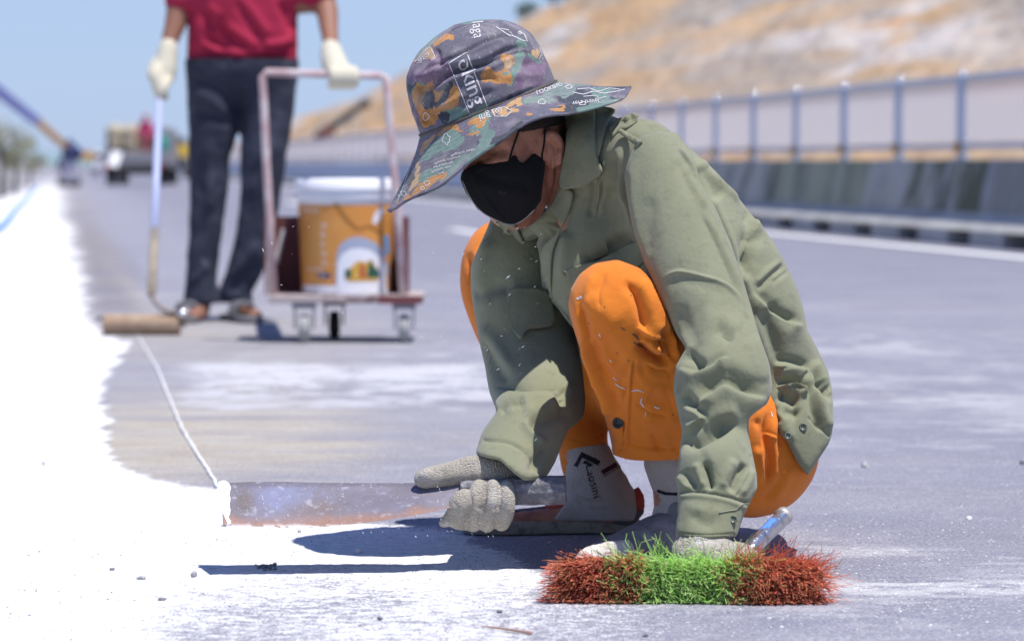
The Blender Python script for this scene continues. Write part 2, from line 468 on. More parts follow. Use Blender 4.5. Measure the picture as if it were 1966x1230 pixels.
def ribs(R):
    """R: rows (left x, left y, right x, right y, depth) traced across a limb"""
    R = np.asarray(R, float)
    c = [P((r[0] + r[2]) / 2, (r[1] + r[3]) / 2, r[4]) for r in R]
    rad = [math.hypot(r[2] - r[0], r[3] - r[1]) / 2 * r[4] / F for r in R]
    return np.array(c), np.array(rad)
def K(*rows):
    """rows (px, py, depth, radius px)"""
    return np.array([P(r[0], r[1], r[2]) for r in rows]), np.array([r[3] * r[2] / F for r in rows])
# ================================================================ setting
RD = norm((105.0 - 983.0, F, 0.0)); RS = np.array((RD[1], -RD[0], 0.0))      # along the road, to its right
def R3(s, t, z=0.0): return RS * s + RD * t + np.array((0, 0, z))
def to_st(V): return V @ RS, V @ RD

def geom_steps(a, b, d0, g):
    out = [a]; d = d0
    while out[-1] < b: out.append(out[-1] + d); d *= g
    return out
xr = geom_steps(1.06, 70, 0.0075, 1.055); xl = [-v for v in geom_steps(0.86, 70, 0.0075, 1.055)][::-1]
xs = np.array(xl + list(np.arange(-0.855, 1.055, 0.0065)) + xr)
ys = np.array([1.0, 2.0, 3.0, 3.8, 4.2] + list(np.arange(4.35, 6.3, 0.0075)) + geom_steps(6.3, 900, 0.009, 1.028))
Yg, Xg = np.meshgrid(ys, xs, indexing='ij')
V = np.column_stack([Xg.ravel(), Yg.ravel(), np.zeros(Xg.size)])
nx_ = len(xs); i, j = np.meshgrid(np.arange(len(ys) - 1), np.arange(nx_ - 1), indexing='ij')
Fq = np.stack([i * nx_ + j, i * nx_ + j + 1, (i + 1) * nx_ + j + 1, (i + 1) * nx_ + j], -1).reshape(-1, 4)
u, v = proj(V); sS, tT = to_st(V)
def sm(x, a, b): x = np.clip((x - a) / (b - a), 0, 1); return x * x * (3 - 2 * x)
WHITE = [(-900, 1300), (-900, 420), (0, 386), (100, 341), (109, 338), (116, 365), (124, 400), (134, 450), (150, 520), (166, 590), (182, 630), (205, 648), (252, 655), (232, 690), (200, 735), (192, 775), (200, 800), (205, 850), (212, 885), (262, 908), (330, 928), (420, 942), (560, 975), (720, 1005), (900, 1030), (1010, 1085), (1040, 1120), (1000, 1180), (960, 1300)]
un = u + noise3(V, 0.10, 3, 3) * 30 + noise3(V * np.array((1, .4, 1)), 0.03, 4, 2) * 12; vn = v + noise3(V, 0.16, 5, 3) * 16
d = poly_sd(un, vn, WHITE)
wid = 14 + 60 * sm(v, 980, 1230) * sm(u, 300, 900)
lime = np.clip(0.5 - d / (2.0 * wid), 0, 1)
wr = sm(v, 985, 1200) * sm(u, 60, 520); lime = np.minimum(lime, 1.0 - (0.40 + 0.22 * noise3(V, 0.10, 19, 4)) * wr - 0.10 * sm(v, 850, 960))
lime -= 0.22 * np.exp(-(((u - 400) / 150) ** 2 + ((v - 1215) / 22) ** 2)) + 0.1 * np.exp(-(((u - 640) / 60) ** 2 + ((v - 1125) / 9) ** 2))
lime = np.maximum(lime, 0.42 * np.exp(-((v - 720) / 45) ** 2) * sm(u, 240, 420) * (1 - sm(u, 900, 1100)) + 0.10 * (noise3(V, 0.4, 8, 2)))
lime = np.maximum(lime, 0.36 * np.exp(-((v - 1128) / 26) ** 2) * sm(u, 1500, 1640))
lime = np.maximum(lime, 0.33 * np.exp(-((v - 1060) / 20) ** 2) * sm(u, 1520, 1600) * (1 - sm(u, 1700, 1966)))
lime = np.maximum(lime, (0.46 - 0.22 * sm(u, 950, 1500)) * sm(v, 1090, 1170) * (1 - sm(u, 1200, 1600)))
lime = np.maximum(lime, 0.22 * sm(v, 660, 760) * np.clip(0.5 + noise3(V, 0.5, 15, 3), 0, 1))
dirt = np.exp(-((v - 845) / 85) ** 2) * (1 - 0.75 * sm(u, 560, 800)) * (1 - sm(u, 950, 1150)) * sm(u, 150, 230) * 1.2 + 0.5 * np.exp(-((v - 640) / 60) ** 2) * (1 - sm(u, 500, 900))
dirt = np.maximum(dirt, 1.0 * (1 - sm(np.abs(sS - 0.28), 0.10, 0.17)) * sm(tT, 14, 16)) + 0.25 * np.clip(noise3(V, 0.8, 9, 3), 0, 1)
tar = 0.8 * np.exp(-((sS - (0.30 + 0.16 * sm(v, 380, 530))) / 0.032) ** 2) * (1 - sm(v, 520, 560)) * sm(v, 372, 392)
stk = noise3(V * np.array((0.75, 1.0, 1)), 0.34, 61, 6); big = noise3(V * np.array((0.5, 1, 1)), 1.4, 62, 4); fin = noise3(V * np.array((0.6, 1.3, 1)), 0.05, 63, 4)
dust = np.clip(0.5 + stk * 1.1 + fin * 0.8, 0, 1)
mL = np.exp(-((v - 735) / 48) ** 2) * sm(u, 280, 420) * (1 - sm(u, 880, 1150)); mR = (0.26 * sm(v, 600, 680) * (1 - sm(v, 850, 930)) + 0.20 * sm(v, 1000, 1100)) * sm(u, 1300, 1600)
dust = np.clip(dust * (0.22 + 1.15 * mL + mR + 0.5 * np.clip(big, 0, 1)) - 0.05, 0, 1)
dust = np.clip(dust + 0.55 * np.exp(-((v - 1128 - 12 * stk) / 16) ** 2) * sm(u, 1500, 1640) * (0.6 + fin) + 0.4 * np.exp(-((v - 1058 - 10 * stk) / 14) ** 2) * sm(u, 1500, 1580) * (1 - sm(u, 1700, 1900)), 0, 1)
strip_m = (1 - sm(np.abs(sS - 0.27), 0.08, 0.15)) * sm(tT, 14, 16)
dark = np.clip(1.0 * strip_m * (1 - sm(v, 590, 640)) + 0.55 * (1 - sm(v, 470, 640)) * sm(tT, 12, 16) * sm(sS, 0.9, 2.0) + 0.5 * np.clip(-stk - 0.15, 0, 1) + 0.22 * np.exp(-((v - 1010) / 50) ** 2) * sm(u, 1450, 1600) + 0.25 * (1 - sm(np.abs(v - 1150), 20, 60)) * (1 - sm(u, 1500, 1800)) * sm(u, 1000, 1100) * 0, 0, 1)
dirt = np.clip(dirt * (0.75 + 0.8 * noise3(V * np.array((0.5, 1.2, 1)), 0.2, 64, 4)), 0, 1)
gz = noise3(V, 0.009, 21, 2) * 0.0009 + np.abs(noise3(V, 0.02, 22, 2)) * 0.0012 + noise3(V, 0.25, 23, 2) * 0.002
gz *= (1 - sm(tT, 7, 11)); V[:, 2] = gz
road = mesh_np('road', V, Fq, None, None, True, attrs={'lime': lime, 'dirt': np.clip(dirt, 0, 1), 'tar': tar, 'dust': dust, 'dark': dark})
tag(road, kind='structure')
def road_mat():
    m = bpy.data.materials.new('dusty_asphalt'); m.use_nodes = True; t = m.node_tree; b = t.nodes['Principled BSDF']; N = t.nodes.new; L = t.links.new
    b.inputs['Roughness'].default_value = 0.93; b.inputs['Specular IOR Level'].default_value = 0.15
    tc = N('ShaderNodeTexCoord')
    def at(n): a = N('ShaderNodeAttribute'); a.attribute_name = n; return a.outputs['Fac']
    def no(sc, det=5, mp=None, rough=0.6):
        n = N('ShaderNodeTexNoise'); n.inputs['Scale'].default_value = sc; n.inputs['Detail'].default_value = det; n.inputs['Roughness'].default_value = rough
        if mp: k = N('ShaderNodeMapping'); k.inputs['Scale'].default_value = mp; L(tc.outputs['Object'], k.inputs[0]); L(k.outputs[0], n.inputs['Vector'])
        else: L(tc.outputs['Object'], n.inputs['Vector'])
        return n.outputs[0]
    def rng(x, a, bb, c=0, d=1):
        r = N('ShaderNodeMapRange'); r.inputs[1].default_value = a; r.inputs[2].default_value = bb; r.inputs[3].default_value = c; r.inputs[4].default_value = d; L(x, r.inputs[0]); return r.outputs[0]
    def mix(f, a, c):
        x = N('ShaderNodeMix'); x.data_type = 'RGBA'
        L(f, x.inputs[0]) if not isinstance(f, float) else setattr(x.inputs[0], 'default_value', f)
        for k, q in ((6, a), (7, c)):
            if isinstance(q, tuple): x.inputs[k].default_value = (*q, 1)
            else: L(q, x.inputs[k])
        return x.outputs[2]
    def mth(op, a, c):
        x = N('ShaderNodeMath'); x.operation = op
        for k, q in ((0, a), (1, c)):
            if isinstance(q, (int, float)): x.inputs[k].default_value = q
            else: L(q, x.inputs[k])
        return x.outputs[0]
    c = mix(rng(no(1.2, 6, (1, 1.5, 1)), 0.42, 0.62), ROAD_A, ROAD_B)
    c = mix(rng(no(9, 7, None, 0.75), 0.52, 0.72), c, ROAD_C)
    c = mix(at('dirt'), c, (0.40, 0.352, 0.275))
    c = mix(mth('MULTIPLY', at('dirt'), rng(no(5, 6, (1, 5, 1)), 0.45, 0.7)), c, (0.50, 0.47, 0.42))
    grit = no(420, 3); g2 = no(170, 5, None, 0.7); c = mix(rng(g2, 0.56, 0.66), c, (0.12, 0.12, 0.155)); c = mix(rng(g2, 0.46, 0.36), c, (0.50, 0.50, 0.53)); c = mix(rng(grit, 0.60, 0.70), c, (0.13, 0.13, 0.16))
    vo = N('ShaderNodeTexVoronoi'); vo.inputs['Scale'].default_value = 26; L(tc.outputs['Object'], vo.inputs['Vector'])
    sp = rng(vo.outputs['Distance'], 0.05, 0.16, 1, 0); sp = mth('MULTIPLY', sp, rng(no(2.2, 3), 0.54, 0.62)); c = mix(mth('MULTIPLY', sp, 0.6), c, (0.62, 0.42, 0.20))
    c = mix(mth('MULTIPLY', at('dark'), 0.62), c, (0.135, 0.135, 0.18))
    du = rng(mth('ADD', mth('MULTIPLY', at('dust'), 1.15), mth('MULTIPLY', mth('SUBTRACT', no(120, 5, None, 0.7), 0.5), 1.4)), 0.28, 0.85)
    c = mix(du, c, (0.46, 0.455, 0.475))
    c = mix(at('tar'), c, (0.12, 0.115, 0.155))
    # lime powder with a broken edge: dense where the attribute is high, specks where low
    fine = mth('ADD', mth('MULTIPLY', no(230, 6, None, 0.75), 2.3), mth('SUBTRACT', mth('MULTIPLY', no(40, 7, None, 0.7), 1.7), 1.5))
    lv = mth('SUBTRACT', mth('MULTIPLY', at('lime'), 1.25), 0.12)
    f = rng(mth('ADD', mth('SUBTRACT', lv, 0.5), mth('SUBTRACT', fine, 0.5)), -0.07, 0.09)
    f = mth('ADD', f, 0.0)
    white = mix(rng(no(45, 5), 0.40, 0.7), (0.78, 0.775, 0.77), (0.60, 0.595, 0.60))
    c = mix(f, c, white)
    L(c, b.inputs['Base Color'])
    prev = None
    for src, st, ds in ((no(260, 4), 0.7, 0.004), (no(90, 5), 0.5, 0.006), (no(22, 5), 0.25, 0.012)):
        bp = N('ShaderNodeBump'); bp.inputs['Strength'].default_value = st; bp.inputs['Distance'].default_value = ds; L(src, bp.inputs['Height'])
        if prev: L(prev, bp.inputs['Normal'])
        prev = bp.outputs[0]
    L(prev, b.inputs['Normal']); return m
ROAD_A, ROAD_B, ROAD_C = (0.225, 0.224, 0.278), (0.275, 0.273, 0.322), (0.37, 0.368, 0.405)
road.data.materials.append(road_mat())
M_EARTH = mat('dry_earth', (0.30, 0.25, 0.18), 0.95, var=[(0.3, (0.20, 0.20, 0.12), 0.4, 0.6)])
tag(mesh_np('ground', [(-3000, -200, -0.05), (3000, -200, -0.05), (3000, 5000, -0.05), (-3000, 5000, -0.05)], [(0, 1, 2, 3)], M_EARTH), kind='structure')
M_LINE = mat('white_road_paint', (0.74, 0.74, 0.72), 0.8, var=[(6, (0.5, 0.5, 0.52), 0.55, 0.75)])
def strip(name, s0, s1, t0, t1, z, m, kind='structure'):
    o = mesh_np(name, [R3(s0, t0, z), R3(s1, t0, z), R3(s1, t1, z), R3(s0, t1, z)], [(0, 1, 2, 3)], m); tag(o, kind=kind); return o
strip('edge_line', 6.52, 6.72, 5, 500, 0.006, M_LINE)
for t0 in (30.0, 42.0, 54.0, 66.0, 78.0): strip('lane_dash', 3.84, 3.99, t0, t0 + 3.5, 0.006, M_LINE)

# ---- concrete barrier on the right, one precast block every 4 m
M_CONC_D = mat('stained_concrete', (0.44, 0.42, 0.36), 0.9, bump=[(30, 0.3)], var=[(1.3, (0.12, 0.125, 0.08), 0.46, 0.60, (1, 1, 0.4)), (4, (0.50, 0.50, 0.52), 0.56, 0.72, (1, 1, 0.10)), (0.9, (0.05, 0.05, 0.05), 0.60, 0.68)])
M_CONC_G = mat('dark_grey_concrete', (0.27, 0.26, 0.235), 0.9, var=[(4, (0.40, 0.40, 0.41), 0.52, 0.7, (1, 1, 0.10))])
M_CONC_G2 = mat('greenish_concrete', (0.36, 0.36, 0.25), 0.9, var=[(1.5, (0.17, 0.18, 0.12), 0.45, 0.65, (1, 1, 0.2)), (4, (0.48, 0.48, 0.50), 0.6, 0.72, (1, 1, 0.15))])
M_CONC_F = mat('clean_grey_concrete', (0.60, 0.61, 0.66), 0.9, var=[(0.9, (0.46, 0.46, 0.50), 0.5, 0.7, (1, 1, 0.2))])
M_CONC_L = mat('pale_concrete', (0.36, 0.355, 0.34), 0.9, bump=[(20, 0.3)], var=[(1.5, (0.46, 0.45, 0.43), 0.45, 0.65)])
M_SHADE = mat('recess_shade', (0.012, 0.012, 0.012), 0.9)
barrier = empty('concrete_barrier', R3(7.3, 40)); tag(barrier, 'long stained grey concrete barrier with drain openings along the right edge of the road', 'barrier')
def prism(prof, t0, t1):
    """prof: (s, z) outline, extruded along the road"""
    n = len(prof); V = np.array([R3(s, t, z) for t in (t0, t1) for s, z in prof])
    f = [(k, (k + 1) % n, n + (k + 1) % n, n + k) for k in range(n)]
    if n == 4: f += [(3, 2, 1, 0), (4, 5, 6, 7)]
    elif n == 6: f += [(3, 2, 1, 0), (5, 4, 3, 0), (6, 7, 8, 9), (6, 9, 10, 11)]
    return V, np.array(f)
rg = random.Random(4)
for k in range(26):
    t0 = 18.4 + 4 * k; t1 = t0 + 3.985
    o = geo_obj('barrier_block', prism([(7.33, 0.262), (7.43, 0.685), (7.62, 0.685), (7.70, 0.262)], t0, t1), (M_CONC_D, M_CONC_G, M_CONC_D, M_CONC_G2, M_CONC_D)[k % 5] if k < 5 else M_CONC_F, barrier, False, 0.01)
    geo_obj('barrier_base', prism([(7.16, 0.125), (7.325, 0.26), (7.70, 0.26), (7.74, 0.125)], t0, t1), M_CONC_L, barrier, False, 0.01)
geo_obj('barrier_block', prism([(7.33, 0.262), (7.43, 0.685), (7.62, 0.685), (7.70, 0.262)], 122.4, 560), M_CONC_F, barrier)
geo_obj('barrier_base', prism([(7.16, 0.125), (7.325, 0.26), (7.70, 0.26), (7.74, 0.125)], 122.4, 560), M_CONC_L, barrier)
t = 17.0
while t < 70:
    geo_obj('barrier_foot', prism([(7.165, 0.0), (7.17, 0.123), (7.72, 0.123), (7.72, 0.0)], t, t + 0.95), M_CONC_L, barrier); t += 1.62
geo_obj('barrier_foot', prism([(7.165, 0.0), (7.17, 0.123), (7.72, 0.123), (7.72, 0.0)], t, 560), M_CONC_L, barrier)
geo_obj('drain_shade_backing', prism([(7.5, 0.001), (7.5, 0.122), (7.71, 0.122), (7.71, 0.001)], 17, 70), M_SHADE, barrier)  # near-black backing: the shade inside the drain openings put into its colour

# ---- steel fence on the barrier
M_STEEL = mat('galvanised_blue_steel', (0.50, 0.54, 0.62), 0.45, metal=0.25)
M_FRAME = mat('pale_panel_frame', (0.62, 0.66, 0.76), 0.5)
M_CAP = mat('polished_post_cap', (0.85, 0.87, 0.9), 0.16, metal=0.9)
M_CLAMP = mat('ochre_clamp', (0.50, 0.28, 0.07), 0.7)
M_PAN = bpy.data.materials.new('fine_grey_mesh'); M_PAN.use_nodes = True
t_ = M_PAN.node_tree; b_ = t_.nodes['Principled BSDF']; b_.inputs['Base Color'].default_value = (0.40, 0.41, 0.47, 1); b_.inputs['Roughness'].default_value = 0.6; b_.inputs['Alpha'].default_value = 1.0
mx_ = t_.nodes.new('ShaderNodeMixShader'); tl_ = t_.nodes.new('ShaderNodeBsdfTranslucent'); tl_.inputs[0].default_value = (0.80, 0.82, 0.90, 1); mx_.inputs[0].default_value = 0.85
tp_ = t_.nodes.new('ShaderNodeBsdfTransparent'); m2_ = t_.nodes.new('ShaderNodeMixShader'); m2_.inputs[0].default_value = 0.30
t_.links.new(b_.outputs[0], mx_.inputs[1]); t_.links.new(tl_.outputs[0], mx_.inputs[2]); t_.links.new(mx_.outputs[0], m2_.inputs[1]); t_.links.new(tp_.outputs[0], m2_.inputs[2]); t_.links.new(m2_.outputs[0], [n for n in t_.nodes if n.type == 'OUTPUT_MATERIAL'][0].inputs[0])
fence = empty('steel_fence', R3(7.52, 40, 0.69)); tag(fence, 'grey steel fence with square mesh panels standing on top of the concrete barrier', 'fence')
Rr = np.array([RS, RD, (0, 0, 1)]).T
def rbox(c, s): g = box_geo((0, 0, 0), s); return g[0] @ Rr.T + c, g[1]
protos = {}
def inst(key, name, parent, loc, build):
    if key not in protos:
        o = build(name); me = o.data; C.objects.unlink(o); bpy.data.objects.remove(o); protos[key] = me
    o = bpy.data.objects.new(name, protos[key]); C.objects.link(o)
    o.matrix_world = Matrix.Translation(Vector([float(q) for q in loc]))
    if parent is not None: o.parent = parent; o.matrix_parent_inverse = parent.matrix_world.inverted()
    return o
t0p = 27.56
for k in range(-2, 62):
    t = t0p + 2.12 * k
    p_ = inst('post', 'post', fence, R3(7.52, t, 0.687), lambda n: geo_obj(n, [rbox((0, 0, 0.35), (0.06, 0.085, 0.70)), rbox((0, 0, 0.006), (0.13, 0.15, 0.012))], M_STEEL))
    if k < 30:
        inst('cap', 'cap', p_, R3(7.52, t, 1.387), lambda n: geo_obj(n, lathe_geo([(0.0001, 0.05), (0.018, 0.045), (0.036, 0.026), (0.036, 0.0), (0.0001, 0.0)], (0, 0, 0), 14), M_CAP, smooth=True))
        inst('clamp', 'clamp', p_, R3(7.475, t, 0.79), lambda n: geo_obj(n, [rbox((0, 0, 0), (0.03, 0.085, 0.085)), rbox((-0.02, 0, 0), (0.02, 0.03, 0.03))], M_CLAMP))
    inst('panel', 'mesh_panel', fence, R3(7.52, t + 1.06, 1.09), lambda n: geo_obj(n, rbox((0, 0, 0), (0.012, 2.02, 0.50)), M_PAN))
    if k < 24:
        for dt in (0.10, 2.02): inst('stile', 'panel_stile', fence, R3(7.51, t + dt, 1.085), lambda n: geo_obj(n, [rbox((0, 0, 0), (0.03, 0.028, 0.50))], M_FRAME))
    if k < 60:
        for z in (1.365, 0.80): inst('rail', 'rail', fence, R3(7.52, t + 1.06, z), lambda n: geo_obj(n, rbox((0, 0, 0), (0.045, 2.03, 0.046)), M_STEEL))
geo_obj('rail', rbox(R3(7.52, 360, 1.365), (0.04, 420, 0.034)), M_STEEL, fence); geo_obj('rail', rbox(R3(7.52, 360, 0.80), (0.04, 420, 0.034)), M_STEEL, fence)
geo_obj('mesh_panel', rbox(R3(7.52, 360, 1.09), (0.012, 420, 0.50)), M_PAN, fence)

# ---- cut hillside on the right
NS, NTt = 150, 420
ss = np.linspace(0, 1, NS); tt_ = np.concatenate([np.linspace(5, 120, 180), np.linspace(121, 620, NTt - 180)])
SSg, TTg = np.meshgrid(ss, tt_, indexing='ij')
crest_h = np.interp(TTg, [0, 60, 160, 225, 290, 437, 515, 575, 620], [26, 25, 19, 13.2, 12.4, 8.0, 2.6, 0.3, 0.1])
crest_s = np.interp(TTg, [0, 120, 225, 290, 437, 620], [62, 56, 38, 40, 40, 38])
s0 = 13.0; S = s0 + (crest_s - s0) * np.minimum(SSg / 0.7, 1) + np.maximum(SSg - 0.7, 0) / 0.3 * 60
Zb = crest_h * np.minimum(SSg / 0.7, 1) ** 0.92
base = (RS[None, None] * S[..., None] + RD[None, None] * TTg[..., None]).reshape(-1, 3)
nz = noise3(base * np.array((1, 1, 1)), 9.0, 31, 4) * 1.1; gul = -np.abs(noise3(np.column_stack([(S.ravel() * 0.25 + TTg.ravel()) / 1.0, np.zeros(S.size), np.zeros(S.size)]), 5.0, 33, 3)) * 1.6
ramp = (np.minimum(SSg / 0.12, 1) * np.clip((1 - SSg) / 0.3, 0, 1)).ravel() * np.clip(crest_h.ravel() / 12, 0.05, 1)
bench = 0.5 * np.sin(Zb.ravel() * 1.6)
base[:, 2] = Zb.ravel() - 0.06 + (nz + gul + bench * 0.5) * ramp
i, j = np.meshgrid(np.arange(NS - 1), np.arange(NTt - 1), indexing='ij'); Fh_ = np.stack([i * NTt + j, (i + 1) * NTt + j, (i + 1) * NTt + j + 1, i * NTt + j + 1], -1).reshape(-1, 4)
if normals(base, Fh_)[:, 2].mean() < 0: Fh_ = Fh_[:, ::-1]
# rock colour bands that run down the cut
M_HILL = mat('cut_rock', (0.34, 0.27, 0.195), 0.95, bump=[(0.8, 0.5)], var=[
    (0.07, (0.34, 0.30, 0.265), 0.42, 0.60), (0.16, (0.44, 0.29, 0.16), 0.44, 0.58), (0.22, (0.50, 0.455, 0.42), 0.55, 0.66), (0.30, (0.50, 0.27, 0.12), 0.58, 0.68), (0.45, (0.17, 0.15, 0.14), 0.64, 0.74)])
for n_ in [q for q in M_HILL.node_tree.nodes if q.type == 'TEX_NOISE' and q.inputs['Scale'].default_value < 0.5]:      # strata tilt across the face
    m_ = M_HILL.node_tree.nodes.new('ShaderNodeMapping'); m_.inputs['Rotation'].default_value = (0.0, 0.75, 0.25); m_.inputs['Scale'].default_value = (0.55, 0.16, 2.6)
    t__ = M_HILL.node_tree.nodes.new('ShaderNodeTexCoord'); M_HILL.node_tree.links.new(t__.outputs['Object'], m_.inputs[0]); M_HILL.node_tree.links.new(m_.outputs[0], n_.inputs['Vector']); n_.inputs['Detail'].default_value = 3
tag(mesh_np('hill', base, Fh_, M_HILL), kind='structure')
# earth verge between barrier and slope
M_VERGE = mat('orange_earth', (0.44, 0.31, 0.16), 0.95, var=[(0.6, (0.50, 0.42, 0.30), 0.4, 0.6)])
strip('verge', 7.8, 13.6, 10, 560, 0.012, M_VERGE)

# ---- foliage helper: clumps of leaf cards around limbs
def leaf_cloud(centers, radii, n, size, seed, squash=0.8):
    rg = np.random.default_rng(seed); centers = np.asarray(centers, float); radii = np.asarray(radii, float)
    k = rg.integers(0, len(centers), n); d = rg.normal(size=(n, 3)); d /= np.linalg.norm(d, axis=1)[:, None]
    p = centers[k] + d * (radii[k] * rg.uniform(0.35, 1.05, n) ** 0.6)[:, None] * np.array((1, 1, squash))
    a = rg.normal(size=(n, 3)); a /= np.linalg.norm(a, axis=1)[:, None]; b = np.cross(a, d) + 1e-3; b /= np.linalg.norm(b, axis=1)[:, None]
    s = size * rg.uniform(0.6, 1.4, n)[:, None]
    V = np.stack([p - a * s, p + b * s * 0.6, p + a * s, p - b * s * 0.6], 1).reshape(-1, 3)
    return V, np.arange(n * 4).reshape(-1, 4)
M_LEAF = mat('dark_leaves', (0.045, 0.085, 0.04), 0.7, var=[(1.5, (0.09, 0.12, 0.05), 0.45, 0.6)]); M_BARK = mat('bark', (0.10, 0.08, 0.06), 0.9)
M_LEAF2 = mat('hazed_olive_leaves', (0.24, 0.25, 0.17), 0.8, var=[(1.2, (0.34, 0.33, 0.24), 0.45, 0.6)])  # olive leaf colour lightened, distance haze painted into it
def tree(loc, h, seed, label, m=M_LEAF, n=1600, crown=0.38, name='tree', cat='tree'):
    t = empty(name, loc); tag(t, label, cat); rg = random.Random(seed); loc = np.asarray(loc, float)
    parts = [tube_geo([loc, loc + (0.02 * h, 0, 0.3 * h), loc + (0, 0.02 * h, 0.62 * h)], [0.035 * h, 0.026 * h, 0.012 * h], 8)]; cs, rs = [], []
    for k in range(8):
        a = rg.uniform(0, 6.28); e = loc + np.array((math.cos(a), math.sin(a), 0)) * h * rg.uniform(0.12, crown) + np.array((0, 0, h * rg.uniform(0.45, 0.85)))
        parts.append(tube_geo([loc + (0, 0, h * rg.uniform(0.3, 0.5)), (loc + e) / 2 + (0, 0, h * 0.2), e], [0.014 * h, 0.01 * h, 0.005 * h], 6)); cs.append(e); rs.append(h * rg.uniform(0.13, 0.22))
    geo_obj('trunk', parts, M_BARK, t, True)
    V, Fv = leaf_cloud(cs, rs, n, 0.022 * h, seed); mesh_np('crown', V, Fv, m, t, False); return t
def on_hill(s, t):
    k = np.argmin((base @ RS - s) ** 2 + (base @ RD - t) ** 2); return base[k] - np.array((0, 0, 0.2))
tree(on_hill(40, 288), 3.2, 3, 'dark green tree on the crest of the cut slope just right of the hat', n=1500)
tree(on_hill(37, 250), 2.6, 5, 'small dark tree on the slope crest at the top edge, above the first one', n=1100)
for k, (px, t, h) in enumerate(((30, 74, 1.45), (58, 96, 1.15), (6, 66, 1.7))):
    s_ = (px - 105) / F * t - 0.0; tree(R3(s_ * 1.0, t), h, 20 + k, ['low olive bush behind the left parapet, middle one of three', 'smallest olive bush behind the left parapet, nearest the crane', 'tallest olive bush at the left edge of the photo'][k], M_LEAF2, n=900, name='bush', cat='bush')
# far woods and low hills at the end of the road
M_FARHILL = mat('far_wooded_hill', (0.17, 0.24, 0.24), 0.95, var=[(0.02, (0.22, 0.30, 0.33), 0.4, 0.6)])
xx = np.linspace(-420, 320, 260); prof = 4 + 3.0 * noise3(np.column_stack([xx, xx * 0, xx * 0]), 60, 71, 4) + 1.3 * noise3(np.column_stack([xx, xx * 0, xx * 0]), 9, 72, 3)
rows = []
for yy, zz in ((800, 0.0), (850, 0.65), (930, 1.0), (1100, 0.9), (1400, 0)): rows.append(np.column_stack([xx - 60, np.full(260, float(yy)), prof * zz - 0.05 + (noise3(np.column_stack([xx, xx * 0 + yy, xx * 0]), 6, 73, 2) * 0.8 if zz else 0)]))
Vf_ = np.concatenate(rows); i, j = np.meshgrid(np.arange(4), np.arange(259), indexing='ij')
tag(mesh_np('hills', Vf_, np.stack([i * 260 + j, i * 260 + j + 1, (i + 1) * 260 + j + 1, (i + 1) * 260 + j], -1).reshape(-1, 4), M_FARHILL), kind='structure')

# ---- left parapet with hand rail, blue hose
M_PARA = mat('pale_parapet_concrete', (0.58, 0.58, 0.60), 0.9, var=[(0.8, (0.30, 0.29, 0.27), 0.45, 0.65, (1, 1, 0.2)), (0.5, (0.45, 0.36, 0.25), 0.62, 0.72, (1, 1, 0.1))])
para = empty('parapet', R3(-1.1, 60)); tag(para, 'pale concrete parapet running along the left edge of the whitened shoulder', 'parapet')
for k in range(30):
    geo_obj('parapet_block', prism([(-1.42, 0.0), (-1.38, 0.86), (-1.18, 0.86), (-1.08, 0.0)], 20 + 5 * k, 24.98 + 5 * k), M_PARA, para, False, 0.01)
geo_obj('parapet_block', prism([(-1.42, 0.0), (-1.38, 0.86), (-1.18, 0.86), (-1.08, 0.0)], 170, 600), M_PARA, para)
geo_obj('coping', prism([(-1.44, 0.865), (-1.44, 0.95), (-1.12, 0.95), (-1.12, 0.865)], 20, 600), M_CONC_L, para, False, 0.01)
hose = catmull([G(-60, 470), G(0, 443), G(18, 424), G(34, 402), G(52, 386), G(62, 371), G(74, 362)], 6); hose[:, 2] = 0.034
tag(geo_obj('hose', tube_geo(hose, 0.034, 8), mat('blue_hose', (0.10, 0.30, 0.62), 0.5), None, True), 'blue hose lying across the white shoulder beside the left parapet', 'hose')
